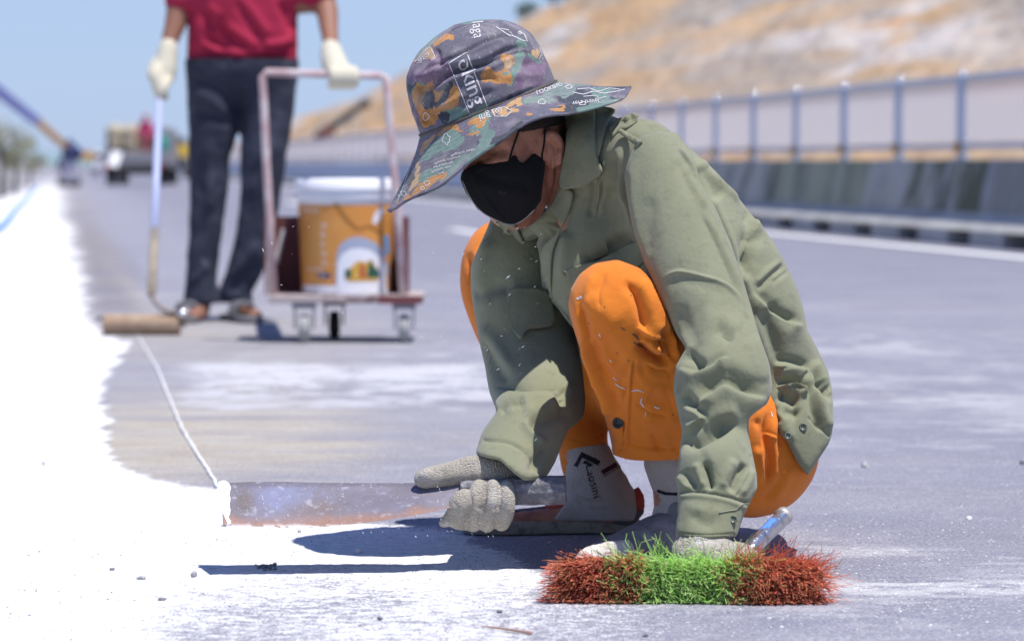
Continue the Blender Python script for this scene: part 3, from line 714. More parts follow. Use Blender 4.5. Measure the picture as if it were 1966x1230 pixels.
# ================================================================ far machines and people
def quick_person(loc, h, cols, label, seed=0, lean=0.0):
    p = empty('person', loc); tag(p, label, 'person'); loc = np.asarray(loc, float); s = h / 1.7
    def q(x, y, z): return loc + np.array((x + lean * z * 0.6, y, z)) * s
    fo = 0.0
    def bld(name, fn, col, h_=0.03):
        f = Field(loc + np.array((-0.7, -0.6, -0.02)) * s, loc + np.array((1.1, 0.6, 1.9)) * s, h_ * s); fn(f); V, Fq = f.mesh(1)
        return mesh_np(name, V, Fq, mat(name + '_far', col, 0.85), p)
    def body(f):
        f.ellipsoid(q(0, -0.02, 1.58), np.eye(3), np.array((0.075, 0.09, 0.11)) * s, k=0); f.chain([q(0, 0, 1.5), q(0, 0, 1.35)], [0.05 * s, 0.06 * s], k=0.03)
        for e in (-1, 1): f.chain([q(e * 0.2, 0, 1.38), q(e * 0.25, 0, 1.1), q(e * 0.24, -0.12, 0.88), q(e * 0.24, -0.16, 0.8)], np.array((0.05, 0.042, 0.035, 0.035)) * s, k=0.02); f.chain([q(e * 0.1, 0, 0.95), q(e * 0.11, 0, 0.5), q(e * 0.11, 0, 0.06), q(e * 0.12, -0.14, 0.04)], np.array((0.07, 0.05, 0.035, 0.03)) * s, k=0.02)
        f.chain([q(0, 0, 0.95), q(0, 0, 1.35)], [0.12 * s, 0.13 * s], k=0.03)
    def top(f):
        f.chain([q(0, 0, 0.88), q(0, 0, 1.15), q(0, 0, 1.33)], np.array((0.155, 0.15, 0.15)) * s, k=0)
        for e in (-1, 1): f.chain([q(e * 0.16, 0, 1.38), q(e * 0.25, 0, 1.12), q(e * 0.25, -0.1, 0.93)], np.array((0.075, 0.065, 0.055)) * s, k=0.03)
    def legs(f):
        for e in (-1, 1): f.chain([q(e * 0.08, 0, 0.92), q(e * 0.11, 0, 0.5), q(e * 0.115, 0, 0.09)], np.array((0.115, 0.088, 0.075)) * s, k=0.02)
    bld('body', body, (0.20, 0.11, 0.07)); bld('jacket', top, cols[0]); bld('trousers', legs, cols[1])
    def cap(f): f.ellipsoid(q(0, -0.01, 1.64), np.eye(3), np.array((0.10, 0.115, 0.075)) * s, k=0); f.ellipsoid(q(0, -0.04, 1.62), np.eye(3), np.array((0.17, 0.18, 0.018)) * s, k=0.02)
    bld('hat', cap, cols[2], 0.018); return p
def bxs(name, items, m, parent, bev=0.0): return geo_obj(name, [box_geo(c, s) for c, s in items], m, parent, False, bev)
def wheel_part(c, r, w, parent, m_t, m_r, axis=(1, 0, 0)):
    wo = geo_obj('wheel', lathe_geo([(r * .55, -w / 2), (r * .95, -w / 2), (r, -w * .3), (r, w * .3), (r * .95, w / 2), (r * .55, w / 2)], c, 24, axis), m_t, parent, True)
    geo_obj('rim', lathe_geo([(0.001, -w * .35), (r * .3, -w * .42), (r * .56, -w * .3), (r * .56, w * .3), (r * .3, w * .42), (0.001, w * .35)], c, 16, axis), m_r, wo, True)
M_TYRE = mat('tyre_rubber', (0.03, 0.03, 0.032), 0.85); M_RIM = mat('wheel_rim', (0.4, 0.4, 0.42), 0.5, metal=0.4)
M_FDARK = mat('dark_chassis', (0.035, 0.035, 0.042), 0.7); M_GREY = mat('grey_truck_paint', (0.24, 0.24, 0.26), 0.5); M_GLASS = mat('dark_glass', (0.03, 0.04, 0.05), 0.08, spec=0.8)
# truck seen from behind on the road
D0 = 104.0
def W(px, py, d=D0): return P(px, py, d)
def at(px, d=D0): p = P(px, HOR, d); return np.array((p[0], d, 0.0))
tr = empty('truck', at(262)); tag(tr, 'small grey flatbed truck standing on the road far behind the standing man', 'truck'); c0 = at(262)
bxs('chassis', [(c0 + (0, 1.6, 0.45), (1.1, 4.6, 0.18)), (c0 + (0, -0.7, 0.42), (1.7, 0.12, 0.2))], M_FDARK, tr, 0.02)
bxs('bed', [(c0 + (0, 0.9, 0.68), (1.9, 3.2, 0.10)), (c0 + (-0.93, 0.9, 0.88), (0.05, 3.2, 0.34)), (c0 + (0.93, 0.9, 0.88), (0.05, 3.2, 0.34))], M_GREY, tr, 0.01)
bxs('tailboard', [(c0 + (0, -0.74, 0.85), (1.9, 0.06, 0.36))], M_GREY, tr, 0.01)
bxs('cab', [(c0 + (0, 3.3, 1.1), (1.8, 1.3, 1.2)), (c0 + (0, 3.3, 1.75), (1.6, 1.1, 0.12))], M_GREY, tr, 0.08)
bxs('rear_window', [(c0 + (0, 2.63, 1.4), (1.3, 0.03, 0.4))], M_GLASS, tr)
for sx in (-0.78, 0.78):
    for sy in (0.2, 3.3): wheel_part(c0 + (sx, sy, 0.34), 0.34, 0.26, tr, M_TYRE, M_RIM)
    bxs('tail_light', [(c0 + (sx, -0.79, 0.56), (0.22, 0.04, 0.1))], mat('tail_light', (0.5, 0.03, 0.02), 0.3), tr)
def lump_box(name, c, s, m, label, cat, seed, parent=None):
    f = Field(np.asarray(c) - np.asarray(s) * 0.62, np.asarray(c) + np.asarray(s) * 0.62, max(s) / 26)
    for k, o in enumerate([(x, y, z) for x in (-.26, .26) for y in (-.25, .25) for z in (-.3, 0, .3)]): f.ellipsoid(np.asarray(c) + np.array(o) * s, np.eye(3), np.array(s) * (0.30, 0.32, 0.24), k=0.05)
    V, Fq = f.mesh(1); V += normals(V, Fq) * (noise3(V, 0.25, seed, 2) * 0.03)[:, None]; o = mesh_np(name, V, Fq, m, parent)
    return tag(o, label, cat)
lump_box('sack_pile', c0 + np.array((-0.42, 0.5, 1.28)), (0.95, 1.6, 1.12), mat('beige_sacking', (0.42, 0.36, 0.26), 0.9, var=[(3, (0.25, 0.2, 0.15), 0.5, 0.65)]), 'heap of beige sacks loaded on the left of the far truck', 'sacks', 3)
quick_person(c0 + np.array((0.30, -0.1, 0.74)), 1.42, ((0.45, 0.04, 0.13), (0.45, 0.16, 0.13), (0.45, 0.03, 0.05)), 'person in pink jacket and red hat standing on the bed of the far truck', 2)
bxs_o = geo_obj('barrel', lathe_geo([(0.001, 0), (0.2, 0), (0.21, 0.2), (0.2, 0.4), (0.21, 0.6), (0.2, 0.8), (0.001, 0.8)], c0 + np.array((0.75, 0.4, 0.735)), 20), mat('teal_barrel', (0.05, 0.27, 0.24), 0.5), None, True)
tag(bxs_o, 'teal barrel on the right side of the far truck bed', 'barrel')
wb = empty('board', c0 + np.array((-0.55, -0.80, 0.5))); tag(wb, 'white board added to stand in for a glare on the tailboard of the far truck', 'board')
geo_obj('glare_sheet', (box_geo((0, 0, 0), (0.30, 0.03, 0.52))[0] @ np.array(Matrix.Rotation(0.25, 3, 'Y')).T @ np.array(Matrix.Rotation(-0.5, 3, 'X')).T + c0 + np.array((-0.55, -0.95, 0.80)), box_geo((0, 0, 0), (1, 1, 1))[1]), mat('glare_white', (0.85, 0.85, 0.85), 0.25), wb)  # white board added in place of a glare on the truck
# crane with long boom at the left
cr = empty('crane', at(136, 98.0)); tag(cr, 'distant dark blue crane whose long blue and orange boom slopes down from the upper left', 'crane'); c1 = at(136, 98.0)
M_DBLUE = mat('dark_blue_paint', (0.015, 0.025, 0.10), 0.5); M_BOOM = mat('blue_boom_paint', (0.26, 0.29, 0.58), 0.5); M_BOOM2 = mat('orange_boom_paint', (0.60, 0.36, 0.16), 0.5)
f = Field(c1 + (-0.7, -0.6, 0.5), c1 + (0.8, 0.8, 1.6), 0.03); f.ellipsoid(c1 + np.array((0.02, 0.1, 0.98)), np.eye(3), (0.30, 0.35, 0.20), k=0); f.chain([c1 + np.array((-0.05, 0, 1.28)), c1 + np.array((0.12, 0.1, 0.95))], [0.10, 0.20], k=0.06); V, Fq = f.mesh(1)
mesh_np('housing', V, Fq, M_DBLUE, cr)
bxs('pedestal', [(c1 + (-0.05, 0.1, 0.42), (0.42, 0.4, 0.72))], mat('lavender_grey_paint', (0.38, 0.38, 0.46), 0.6), cr, 0.04)
bxs('undercarriage', [(c1 + (-0.05, 0.1, 0.08), (0.55, 0.8, 0.14))], M_FDARK, cr, 0.03)
for sx in (-0.3, 0.22): wheel_part(c1 + (sx, -0.2, 0.12), 0.12, 0.1, cr, M_TYRE, M_RIM)
pA, pM, pE = P(128, 283, 98.0), P(70, 232, 97.0), P(-60, 130, 95.0)
def beam(a, b, w0, w1):
    a, b = np.asarray(a), np.asarray(b); T = norm(b - a); u = norm(np.cross(T, (0, 1, 0))); v = np.cross(T, u)
    V = [p + sx * u * w_ / 2 + sy * v * w_ / 2 for p, w_ in ((a, w0), (b, w1)) for sx, sy in ((-1, -1), (1, -1), (1, 1), (-1, 1))]
    return np.array(V), np.array([(0, 1, 2, 3), (7, 6, 5, 4), (0, 4, 5, 1), (1, 5, 6, 2), (2, 6, 7, 3), (3, 7, 4, 0)])
geo_obj('boom', beam(pA, pM, 0.20, 0.24), M_BOOM2, cr); geo_obj('boom', beam(pM, pE, 0.27, 0.34), M_BOOM, cr)
quick_person(at(118, 100), 0.95, ((0.02, 0.03, 0.13), (0.40, 0.39, 0.47), (0.03, 0.04, 0.14)), 'distant worker in dark blue standing at the foot of the crane', 5, 0.1)
# yellow loader, orange board, white van
ld = empty('loader', at(345, 150)); tag(ld, 'distant yellow loader on the road between the truck and the standing man', 'loader'); c2 = at(345, 150); M_YEL = mat('yellow_machine_paint', (0.68, 0.44, 0.03), 0.5)
bxs('engine_cover', [(c2 + (0, 0, 1.22), (0.80, 1.6, 0.52))], M_YEL, ld, 0.05); bxs('frame', [(c2 + (0, 0, 0.70), (0.62, 1.5, 0.44))], M_FDARK, ld, 0.03); bxs('cab', [(c2 + (0, 0.6, 1.66), (0.5, 0.6, 0.34))], M_GLASS, ld, 0.03)
for sx in (-0.36, 0.36):
    for sy in (-0.5, 0.6): wheel_part(c2 + (sx, sy, 0.32), 0.32, 0.2, ld, M_TYRE, M_YEL)
sg = empty('site_sign', at(170, 160)); tag(sg, 'small distant orange sign board on two posts left of the truck', 'sign'); c3 = at(170, 160)
bxs('board', [(c3 + (0, 0, 1.05), (0.60, 0.04, 0.42))], mat('orange_board', (0.60, 0.32, 0.08), 0.6), sg); bxs('post', [(c3 + (-0.22, 0, 0.42), (0.05, 0.05, 0.84))], M_GREY, sg); bxs('post', [(c3 + (0.22, 0, 0.42), (0.05, 0.05, 0.84))], M_GREY, sg)
vn_ = empty('van', at(195, 190)); tag(vn_, 'tiny distant white van directly left of the truck', 'van'); c4 = at(195, 190); M_WH = mat('white_van_paint', (0.8, 0.8, 0.82), 0.35)
bxs('body', [(c4 + (0, 0, 0.85), (0.85, 2.0, 0.95))], M_WH, vn_, 0.1); bxs('windscreen', [(c4 + (0, -1.01, 1.08), (0.66, 0.02, 0.3))], M_GLASS, vn_)
for sx in (-0.34, 0.34):
    for sy in (-0.6, 0.6): wheel_part(c4 + (sx, sy, 0.22), 0.22, 0.14, vn_, M_TYRE, M_RIM)
# inclined conveyor on the slope foot
cv = empty('conveyor', P(610, 300, 125) * (1, 1, 0)); tag(cv, 'distant dark conveyor slanting up in front of the lower end of the hillside', 'conveyor')
cA, cB, cM = P(606, 268, 125), P(702, 198, 125), P(640, 243, 125)
geo_obj('belt_frame', beam(cM, cB, 0.27, 0.23), mat('dark_teal_steel', (0.025, 0.04, 0.055), 0.7), cv); geo_obj('hopper', beam(cA, cM, 0.36, 0.30), mat('brown_red_steel', (0.12, 0.03, 0.03), 0.8), cv)
geo_obj('head_drum', lathe_geo([(0.01, -0.22), (0.17, -0.22), (0.17, 0.22), (0.01, 0.22)], cB, 16, (0, 1, 0)), M_FDARK, cv, True)
for q_, w_ in ((cA, 0.05), (cM, 0.05), ((cM + cB) / 2, 0.05)): geo_obj('leg', beam(q_ - (0, 0, 0.15), q_ * (1, 1, 0), w_, w_), M_FDARK, cv)

# ================================================================ standing man, cart, roller
DM = 14.02
man = empty('person', G(430, 612)); tag(man, 'standing man in dark red shirt, faded black jeans and cream gloves holding roller and cart', 'person')
M_SKIN2 = mat('brown_skin', (0.27, 0.13, 0.085), 0.55); M_REDSHIRT = mat('crimson_cotton', (0.36, 0.018, 0.055), 0.85, var=[(5, (0.30, 0.012, 0.04), 0.45, 0.6)])
M_JEAN = mat('faded_black_denim', (0.028, 0.032, 0.05), 0.9, var=[(5, (0.075, 0.08, 0.11), 0.50, 0.68), (14, (0.16, 0.165, 0.19), 0.66, 0.78)]); M_GLOVE2 = mat('cream_glove', (0.58, 0.54, 0.42), 0.9)
def field_px(x0, y0, x1, y1, d0, d1, h): 
    c = [P(x, y, d) for x in (x0, x1) for y in (y0, y1) for d in (d0, d1)]; return Field(np.min(c, 0), np.max(c, 0), h)
f = field_px(250, -190, 720, 640, DM - 0.45, DM + 0.45, 0.011)
f.ellipsoid(P(468, -100, DM), np.eye(3), (0.078, 0.098, 0.118), k=0); f.ellipsoid(P(468, -70, DM - 0.035), np.eye(3), (0.058, 0.06, 0.06), k=0.03); f.ellipsoid(P(468, -88, DM - 0.10), np.eye(3), (0.014, 0.02, 0.022), k=0.02)
for e in (-1, 1): f.ellipsoid(P(468 + e * 36, -92, DM), np.eye(3), (0.012, 0.022, 0.03), k=0.01)
f.chain(*K((468, -70, DM, 26), (468, -20, DM, 30)), k=0.03); f.chain(*K((445, 0, DM, 40), (440, 150, DM, 44)), k=0.05); f.chain(*K((490, 0, DM, 40), (490, 150, DM, 44)), k=0.05)
f.chain(*K((392, 0, DM, 34), (352, 10, DM, 27), (334, 55, DM - 0.04, 19), (320, 100, DM - 0.08, 14), (312, 150, DM - 0.1, 14)), k=0.03)
f.chain(*K((545, -5, DM, 34), (618, 5, DM, 24), (632, 60, DM - 0.12, 17), (636, 100, DM - 0.22, 13), (645, 130, DM - 0.25, 13)), k=0.03)
f.chain(*K((408, 190, DM, 34), (402, 340, DM, 30), (388, 560, DM, 18), (384, 595, DM, 17)), k=0.03); f.chain(*K((510, 190, DM, 34), (500, 340, DM, 30), (462, 560, DM, 18), (462, 592, DM, 17)), k=0.03)
f.chain(*K((384, 592, DM, 17), (378, 602, DM - 0.08, 16), (372, 607, DM - 0.16, 13)), k=0.02); f.chain(*K((462, 592, DM, 17), (475, 602, DM - 0.06, 16), (492, 607, DM - 0.12, 13)), k=0.02)
V, Fq = f.mesh(1); mesh_np('body', V, Fq, M_SKIN2, man)
f = field_px(430, -190, 510, -60, DM - 0.2, DM + 0.2, 0.01); f.ellipsoid(P(468, -108, DM + 0.012), np.eye(3), (0.083, 0.10, 0.115), k=0); f.plane(P(468, -100, DM - 0.05), norm((0, -0.8, -0.6))); V, Fq = f.mesh(1); mesh_np('hair', V, Fq, M_HAIR2 := mat('black_hair', (0.02, 0.018, 0.016), 0.7), man)
f = field_px(330, 120, 600, 610, DM - 0.35, DM + 0.35, 0.009)
f.chain(*ribs([(359, 100, 480, 100, DM), (360, 145, 470, 150, DM), (362, 200, 462, 205, DM), (363, 250, 456, 250, DM), (363, 300, 439, 300, DM), (364, 350, 438, 350, DM), (365, 405, 432, 405, DM), (361, 466, 424, 466, DM), (357, 527, 416, 527, DM), (354, 572, 420, 572, DM), (350, 600, 424, 600, DM)]), k=0)
f.chain(*ribs([(455, 100, 572, 100, DM), (462, 150, 569, 155, DM), (464, 200, 565, 205, DM), (462, 260, 556, 260, DM), (462, 323, 546, 310, DM), (462, 380, 536, 390, DM), (455, 445, 524, 460, DM), (440, 505, 508, 512, DM), (424, 556, 480, 552, DM), (426, 578, 484, 574, DM), (426, 600, 488, 600, DM)]), k=0.02)
f.chain(*K((430, 130, DM, 60), (500, 130, DM, 60)), k=0.05); f.plane((0, 0, 0.075), (0, 0, -1)); f.plane(P(470, 100, DM), (0, 0, 1))
V, Fq = f.mesh(1)
V = sculpt(V, Fq, [('v', [(360, 150), (400, 160), (440, 195), (456, 230)], 8, 6), ('r', [(365, 175), (400, 190), (440, 225)], 8, 5), ('v', [(368, 215), (410, 225), (450, 245)], 7, 5), ('v', [(380, 330), (390, 400), (380, 480)], 9, 5), ('r', [(400, 260), (405, 330), (400, 420)], 9, 5), ('v', [(420, 330), (410, 420), (405, 540)], 7, 5), ('r', [(362, 545), (390, 520), (405, 500)], 8, 5), ('v', [(470, 260), (475, 340), (470, 420)], 8, 4),
   ('r', [(440, 540), (470, 500), (500, 460)], 9, 6), ('v', [(435, 565), (465, 530), (500, 500)], 8, 5), ('r', [(450, 575), (475, 550)], 7, 4), ('v', [(520, 200), (525, 300), (515, 400)], 9, 5), ('r', [(500, 180), (505, 300), (495, 420)], 9, 4)], noise=[(0.07, 0.007, 3)])
mesh_np('jeans', V, Fq, M_JEAN, man)
f = field_px(325, -60, 640, 160, DM - 0.4, DM + 0.4, 0.010)
f.chain(*K((400, 110, DM, 42), (410, 40, DM, 48), (420, -20, DM, 52)), k=0); f.chain(*K((530, 110, DM, 42), (520, 40, DM, 50), (510, -20, DM, 52)), k=0.05); f.chain(*K((465, 120, DM, 60), (465, -10, DM, 68)), k=0.05)
f.chain(*K((410, -22, DM, 42), (365, -5, DM, 36), (350, 0, DM, 33)), k=0.04); f.chain(*K((530, -22, DM, 40), (600, -15, DM, 34), (615, -8, DM, 30)), k=0.04)
f.plane(P(465, 138, DM), (0.02, 0, -1)); V, Fq = f.mesh(1)
V = sculpt(V, Fq, [('v', [(393, 60), (410, 80), (440, 95)], 6, 7), ('r', [(385, 80), (420, 98), (480, 104)], 7, 7), ('v', [(410, 105), (460, 113), (520, 113), (565, 108)], 6, 9), ('v', [(420, 50), (440, 70), (480, 98)], 7, 9), ('r', [(430, 45), (465, 70), (500, 95)], 8, 6), ('v', [(450, 0), (480, 40), (500, 80)], 8, 6), ('r', [(460, -5), (495, 40), (520, 75)], 9, 6), ('v', [(540, 0), (555, 40), (566, 65)], 8, 9), ('r', [(500, 85), (540, 84), (566, 70)], 7, 7), ('v', [(520, 95), (550, 94), (566, 85)], 5, 6), ('v', [(390, 20), (400, 45), (412, 60)], 7, 7), ('r', [(400, 10), (425, 35)], 8, 6), ('v', [(362, 120), (400, 124), (460, 130)], 4, 4)], noise=[(0.08, 0.005, 9)])
mesh_np('shirt', V, Fq, M_REDSHIRT, man)
# gloves
f = field_px(270, 70, 350, 210, DM - 0.35, DM + 0.15, 0.006)
f.chain(*K((323, 90, DM - 0.08, 17), (320, 110, DM - 0.09, 19), (316, 135, DM - 0.1, 22), (313, 150, DM - 0.11, 19)), k=0)
for k, (x0, y0, x1, y1) in enumerate(((300, 128, 294, 158), (306, 140, 297, 172), (312, 150, 302, 184), (318, 152, 310, 182))):
    f.chain(*K((x0 + 6, y0, DM - 0.13, 8.5), (x0 - 2, (y0 + y1) / 2, DM - 0.17, 8), (x1 + 3, y1, DM - 0.17, 7), (x1 + 8, y1 + 4, DM - 0.13, 6.5)), k=0.008)
f.chain(*K((300, 118, DM - 0.1, 9), (291, 140, DM - 0.13, 8), (296, 158, DM - 0.16, 7)), k=0.01); V, Fq = f.mesh(1); mesh_np('glove', V, Fq, M_GLOVE2, man)
DC = 12.32
f = field_px(595, 70, 705, 195, DC - 0.1, DM + 0.1, 0.006)
f.chain(*K((634, 92, DM - 0.4, 16), (637, 108, DM - 0.75, 18), (641, 128, DC + 0.35, 21)), k=0, per=3)
f.chain(*K((636, 100, DM - 0.45, 19), (645, 130, DC + 0.12, 24), (655, 146, DC + 0.05, 22)), k=0.02)
for k in range(4):
    x = 636 + k * 13; f.chain(*K((x - 4, 138 - k, DC + 0.05, 9), (x + 4, 138, DC - 0.035, 9.5), (x + 5, 156, DC - 0.045, 9), (x, 165, DC + 0.0, 8)), k=0.008)
f.chain(*K((660, 140, DC + 0.06, 10), (676, 150, DC - 0.02, 9), (678, 158, DC - 0.02, 8)), k=0.01); V, Fq = f.mesh(1); mesh_np('glove', V, Fq, M_GLOVE2, man)
f = None
# sandals
M_SAND = mat('grey_sandal', (0.13, 0.13, 0.14), 0.85)
for cx, x2 in ((376, 366), (468, 492)):
    so_ = bpy.data.objects.new('sandal', None); link(so_, man); a = G(cx + (8 if cx < 400 else -12), 606); b = G(x2, 616); a = np.array((a[0], DM + 0.06, 0)); b = np.array((b[0], DM - 0.2, 0))
    f = Field(np.minimum(a, b) - (0.12, 0.12, 0.0), np.maximum(a, b) + (0.12, 0.12, 0.12), 0.007); f.chain([a + (0, 0, .012), (a + b) / 2 + (0, 0, .012), b + (0, 0, .012)], [0.042, 0.046, 0.05], k=0); f.plane((0, 0, .028), (0, 0, 1)); f.plane((0, 0, .002), (0, 0, -1)); V, Fq = f.mesh(1); mesh_np('sole', V, Fq, M_SAND, so_)
    m_ = (a + b) / 2; T_ = norm(b - a); n_ = np.cross(T_, (0, 0, 1))
    for tt0 in (0.0, 0.05): 
        st = [m_ + T_ * (tt0) + n_ * 0.050 + (0, 0, .022), m_ + T_ * (tt0) + n_ * 0.03 + (0, 0, .072), m_ + T_ * tt0 - n_ * 0.03 + (0, 0, .072), m_ + T_ * tt0 - n_ * 0.050 + (0, 0, .022)]
        geo_obj('strap', tube_geo(catmull(st, 4), 0.012, 8), M_SAND, so_, True)

# ---- cart
cart = empty('hand_cart', P(660, HOR, DC) * (1, 1, 0)); tag(cart, 'rusty pink hand cart with tall tube handle and small castors', 'cart')
M_PINK = mat('worn_pink_paint', (0.47, 0.33, 0.33), 0.6, var=[(12, (0.58, 0.50, 0.50), 0.45, 0.6), (20, (0.30, 0.16, 0.14), 0.6, 0.7)]); M_MAR = mat('maroon_sheet_metal', (0.17, 0.055, 0.055), 0.6, var=[(6, (0.12, 0.05, 0.05), 0.5, 0.65)]); M_DECK = mat('lime_spattered_deck', (0.42, 0.36, 0.34), 0.8, var=[(9, (0.16, 0.09, 0.09), 0.52, 0.62)])
px_m = DC / F; cz = lambda y, d=DC: CAMH + (HOR - y) * d / F
x0, x1 = P(517, 570, DC)[0], P(812, 570, DC)[0]; zt, zb = cz(566), cz(581)
geo_obj('deck', box_geo(((x0 + x1) / 2, DC + 0.17, (zt + zb) / 2), (x1 - x0, 0.42, zt - zb)), M_DECK, cart, False, 0.004)
geo_obj('deck_edge', [box_geo(((x0 + x1) / 2 + 0.2, DC - 0.045, (zt + zb) / 2 - 0.002), (x1 - x0 - 0.4, 0.02, zt - zb))], M_MAR, cart)
for cx, dd_ in ((584, 0.0), (642, 0.30), (776, 0.0)):
    d_ = DC + dd_; X_ = P(cx, 600, d_)[0]
    ca = geo_obj('castor', [box_geo((X_ + sx * 0.034, d_, 0.095), (0.006, 0.035, 0.09)) for sx in (-1, 1)] + [box_geo((X_, d_, zb - 0.012), (0.085, 0.07, 0.02))], M_GREY if dd_ == 0 else M_FDARK, cart)
    geo_obj('wheel', lathe_geo([(0.002, -0.017), (0.03, -0.02), (0.048, -0.018), (0.052, -0.008), (0.052, 0.008), (0.048, 0.018), (0.03, 0.02), (0.002, 0.017)], (X_, d_, 0.052), 20, (1, 0, 0)), mat('grey_rubber_wheel', (0.34, 0.34, 0.33) if dd_ == 0 else (0.02, 0.02, 0.02), 0.8), ca, True)
hpts = [P(526, 566, DC), P(518, 420, DC), P(511, 300, DC), P(506, 190, DC), P(504, 148, DC), P(512, 139, DC), P(600, 142, DC), P(730, 146, DC), P(741, 150, DC), P(745, 200, DC), P(753, 300, DC), P(763, 400, DC), P(774, 566, DC)]
geo_obj('handle', tube_geo(np.array(hpts), 0.0145, 12), M_PINK, cart, True)
geo_obj('leg_plate', [box_geo((P(519, 490, DC)[0], DC, cz(490)), (0.03, 0.012, (565 - 415) * px_m))], M_DECK, cart)
bxw = (515, 785); X0, X1 = P(bxw[0], 500, DC + 0.25)[0], P(bxw[1], 500, DC + 0.25)[0]
geo_obj('back_box', [box_geo(((X0 + X1) / 2, DC + 0.34, (cz(418) + zt) / 2), (X1 - X0, 0.02, cz(418) - zt)), box_geo((X0 + 0.01, DC + 0.2, (cz(418) + zt) / 2), (0.02, 0.28, cz(418) - zt)), box_geo((X1 - 0.01, DC + 0.2, (cz(418) + zt) / 2), (0.02, 0.28, cz(418) - zt))], M_MAR, cart)
geo_obj('paint_stain', beam(P(530, 505, DC + 0.325), P(545, 440, DC + 0.325), 0.018, 0.016), M_CAP2 := mat('lime_splash', (0.75, 0.74, 0.73), 0.9), cart)
# ---- bucket
bc = np.array((P(661, 500, DC)[0], DC + 0.165, zt)); BH = cz(343) - zt; rb0, rb1 = 0.163, 0.178
bucket = empty('bucket', bc); tag(bucket, 'orange and white paint bucket with white lid standing on the hand cart', 'bucket')
geo_obj('shell', lathe_geo([(0.001, 0.002), (rb0, 0.002), (rb0 + 0.002, 0.05), (rb1, BH * 0.80), (rb1 + 0.006, BH * 0.81), (rb1 + 0.004, BH * 0.86), (rb1 + 0.006, BH * 0.90), (rb1, BH * 0.93), (rb1 - 0.006, BH * 0.93), (rb0 - 0.006, 0.01), (0.001, 0.01)], bc, 56), mat('white_plastic', (0.72, 0.73, 0.76), 0.35), bucket, True)
geo_obj('lid', lathe_geo([(rb1 + 0.010, BH * 0.90), (rb1 + 0.013, BH * 0.985), (rb1 + 0.004, BH), (rb1 - 0.02, BH * 0.99), (0.001, BH * 0.985)], bc, 56), mat('white_lid', (0.82, 0.82, 0.84), 0.3), bucket, True)
def wrap(a0, a1, z0f, z1f, off, na=24, nz=6, fn=None):
    """label piece bent round the bucket; angles from the camera-facing side, + = image right"""
    V = []; 
    for zz in np.linspace(z0f, z1f, nz):
        for a in np.linspace(a0, a1, na):
            r = rb0 + (rb1 - rb0) * zz / 0.8 + off; V.append(bc + (r * math.sin(a), -r * math.cos(a), zz * BH))
    return np.array(V), np.array([(i * na + j, i * na + j + 1, (i + 1) * na + j + 1, (i + 1) * na + j) for i in range(nz - 1) for j in range(na - 1)])
M_LAB = mat('orange_label', (0.62, 0.26, 0.06), 0.45, var=[(5, (0.66, 0.31, 0.08), 0.45, 0.6)])
lab = geo_obj('label', wrap(-1.9, 1.9, 0.03, 0.775, 0.0012, 60, 4), M_LAB, bucket, True)
def bucket_pt(px, py, off=0.003):
    X = P(px, py, DC)[0] - bc[0]; z = cz(py) - zt; r = rb0 + (rb1 - rb0) * min(z / BH / 0.8, 1) + off
    X = max(-r * 0.99, min(r * 0.99, X)); return bc + np.array((X, -math.sqrt(r * r - X * X), z))
def bpoly(name, pts, m, off, parent=lab):
    pts = np.array(pts, float); E = []
    for a, b in zip(pts, np.roll(pts, -1, 0)):
        n = max(1, int(np.linalg.norm(b - a) / 6)); E += [a + (b - a) * k / n for k in range(n)]
    E = np.array(E); lo, hi = E.min(0), E.max(0); gx, gy = np.meshgrid(np.arange(lo[0], hi[0], 6), np.arange(lo[1], hi[1], 6)); g = np.column_stack([gx.ravel(), gy.ravel()]); g = g[poly_sd(g[:, 0], g[:, 1], E) < -3]
    vo, _, fo, _, _, _ = delaunay_2d_cdt([Vector(p) for p in np.vstack([E, g])], [], [list(range(len(E)))], 1, 1e-4)
    V = np.array([bucket_pt(p.x, p.y, off) for p in vo]); fa = np.array([tuple(q)[:3] for q in fo])
    if normals(V, fa)[:, 1].sum() > 0: fa = fa[:, ::-1]
    return mesh_np(name, V, fa, m, parent, True)
M_LGREY = mat('label_grey_arch', (0.36, 0.40, 0.50), 0.5); M_LWHITE = mat('label_white', (0.78, 0.78, 0.80), 0.45); M_LBLUE = mat('label_blue', (0.05, 0.07, 0.18), 0.5); M_LGREEN = mat('label_green', (0.03, 0.10, 0.07), 0.5); M_LYEL = mat('label_yellow', (0.62, 0.36, 0.06), 0.5); M_LRED = mat('label_red', (0.45, 0.10, 0.05), 0.5); M_LINE2 = mat('label_dark_orange', (0.36, 0.15, 0.03), 0.5)
arch = [(644, 540), (646, 490), (652, 470), (668, 458), (684, 454), (700, 456), (720, 466), (736, 482), (742, 500)]
bpoly('arch_print', arch + [(748, 545), (748, 566), (644, 566)], M_LGREY, 0.0016)
bpoly('arch_print', [(647, 564), (648, 505), (656, 488), (672, 478), (690, 476), (710, 480), (728, 494), (738, 512), (742, 564)], M_LWHITE, 0.0022)
bpoly('white_border', [(576, 548), (646, 548), (646, 563), (577, 563)], M_LWHITE, 0.0018)
bpoly('town_print', [(662, 536), (663, 520), (675, 512), (682, 504), (690, 500), (700, 504), (712, 498), (720, 510), (726, 520), (727, 536)], M_LYEL, 0.0028)
bpoly('town_print', [(662, 534), (663, 516), (674, 516), (675, 534)], M_LGREEN, 0.0034); bpoly('town_print', [(704, 534), (706, 512), (712, 498), (717, 512), (727, 520), (727, 534)], M_LGREEN, 0.0034); bpoly('town_print', [(690, 534), (692, 506), (699, 506), (702, 534)], M_LRED, 0.0036)
bpoly('town_print', [(664, 534), (726, 534), (722, 540), (668, 540)], M_LYEL, 0.0034)
bpoly('logo_box', [(609, 524), (634, 524), (634, 533), (609, 533)], M_LBLUE, 0.0022)
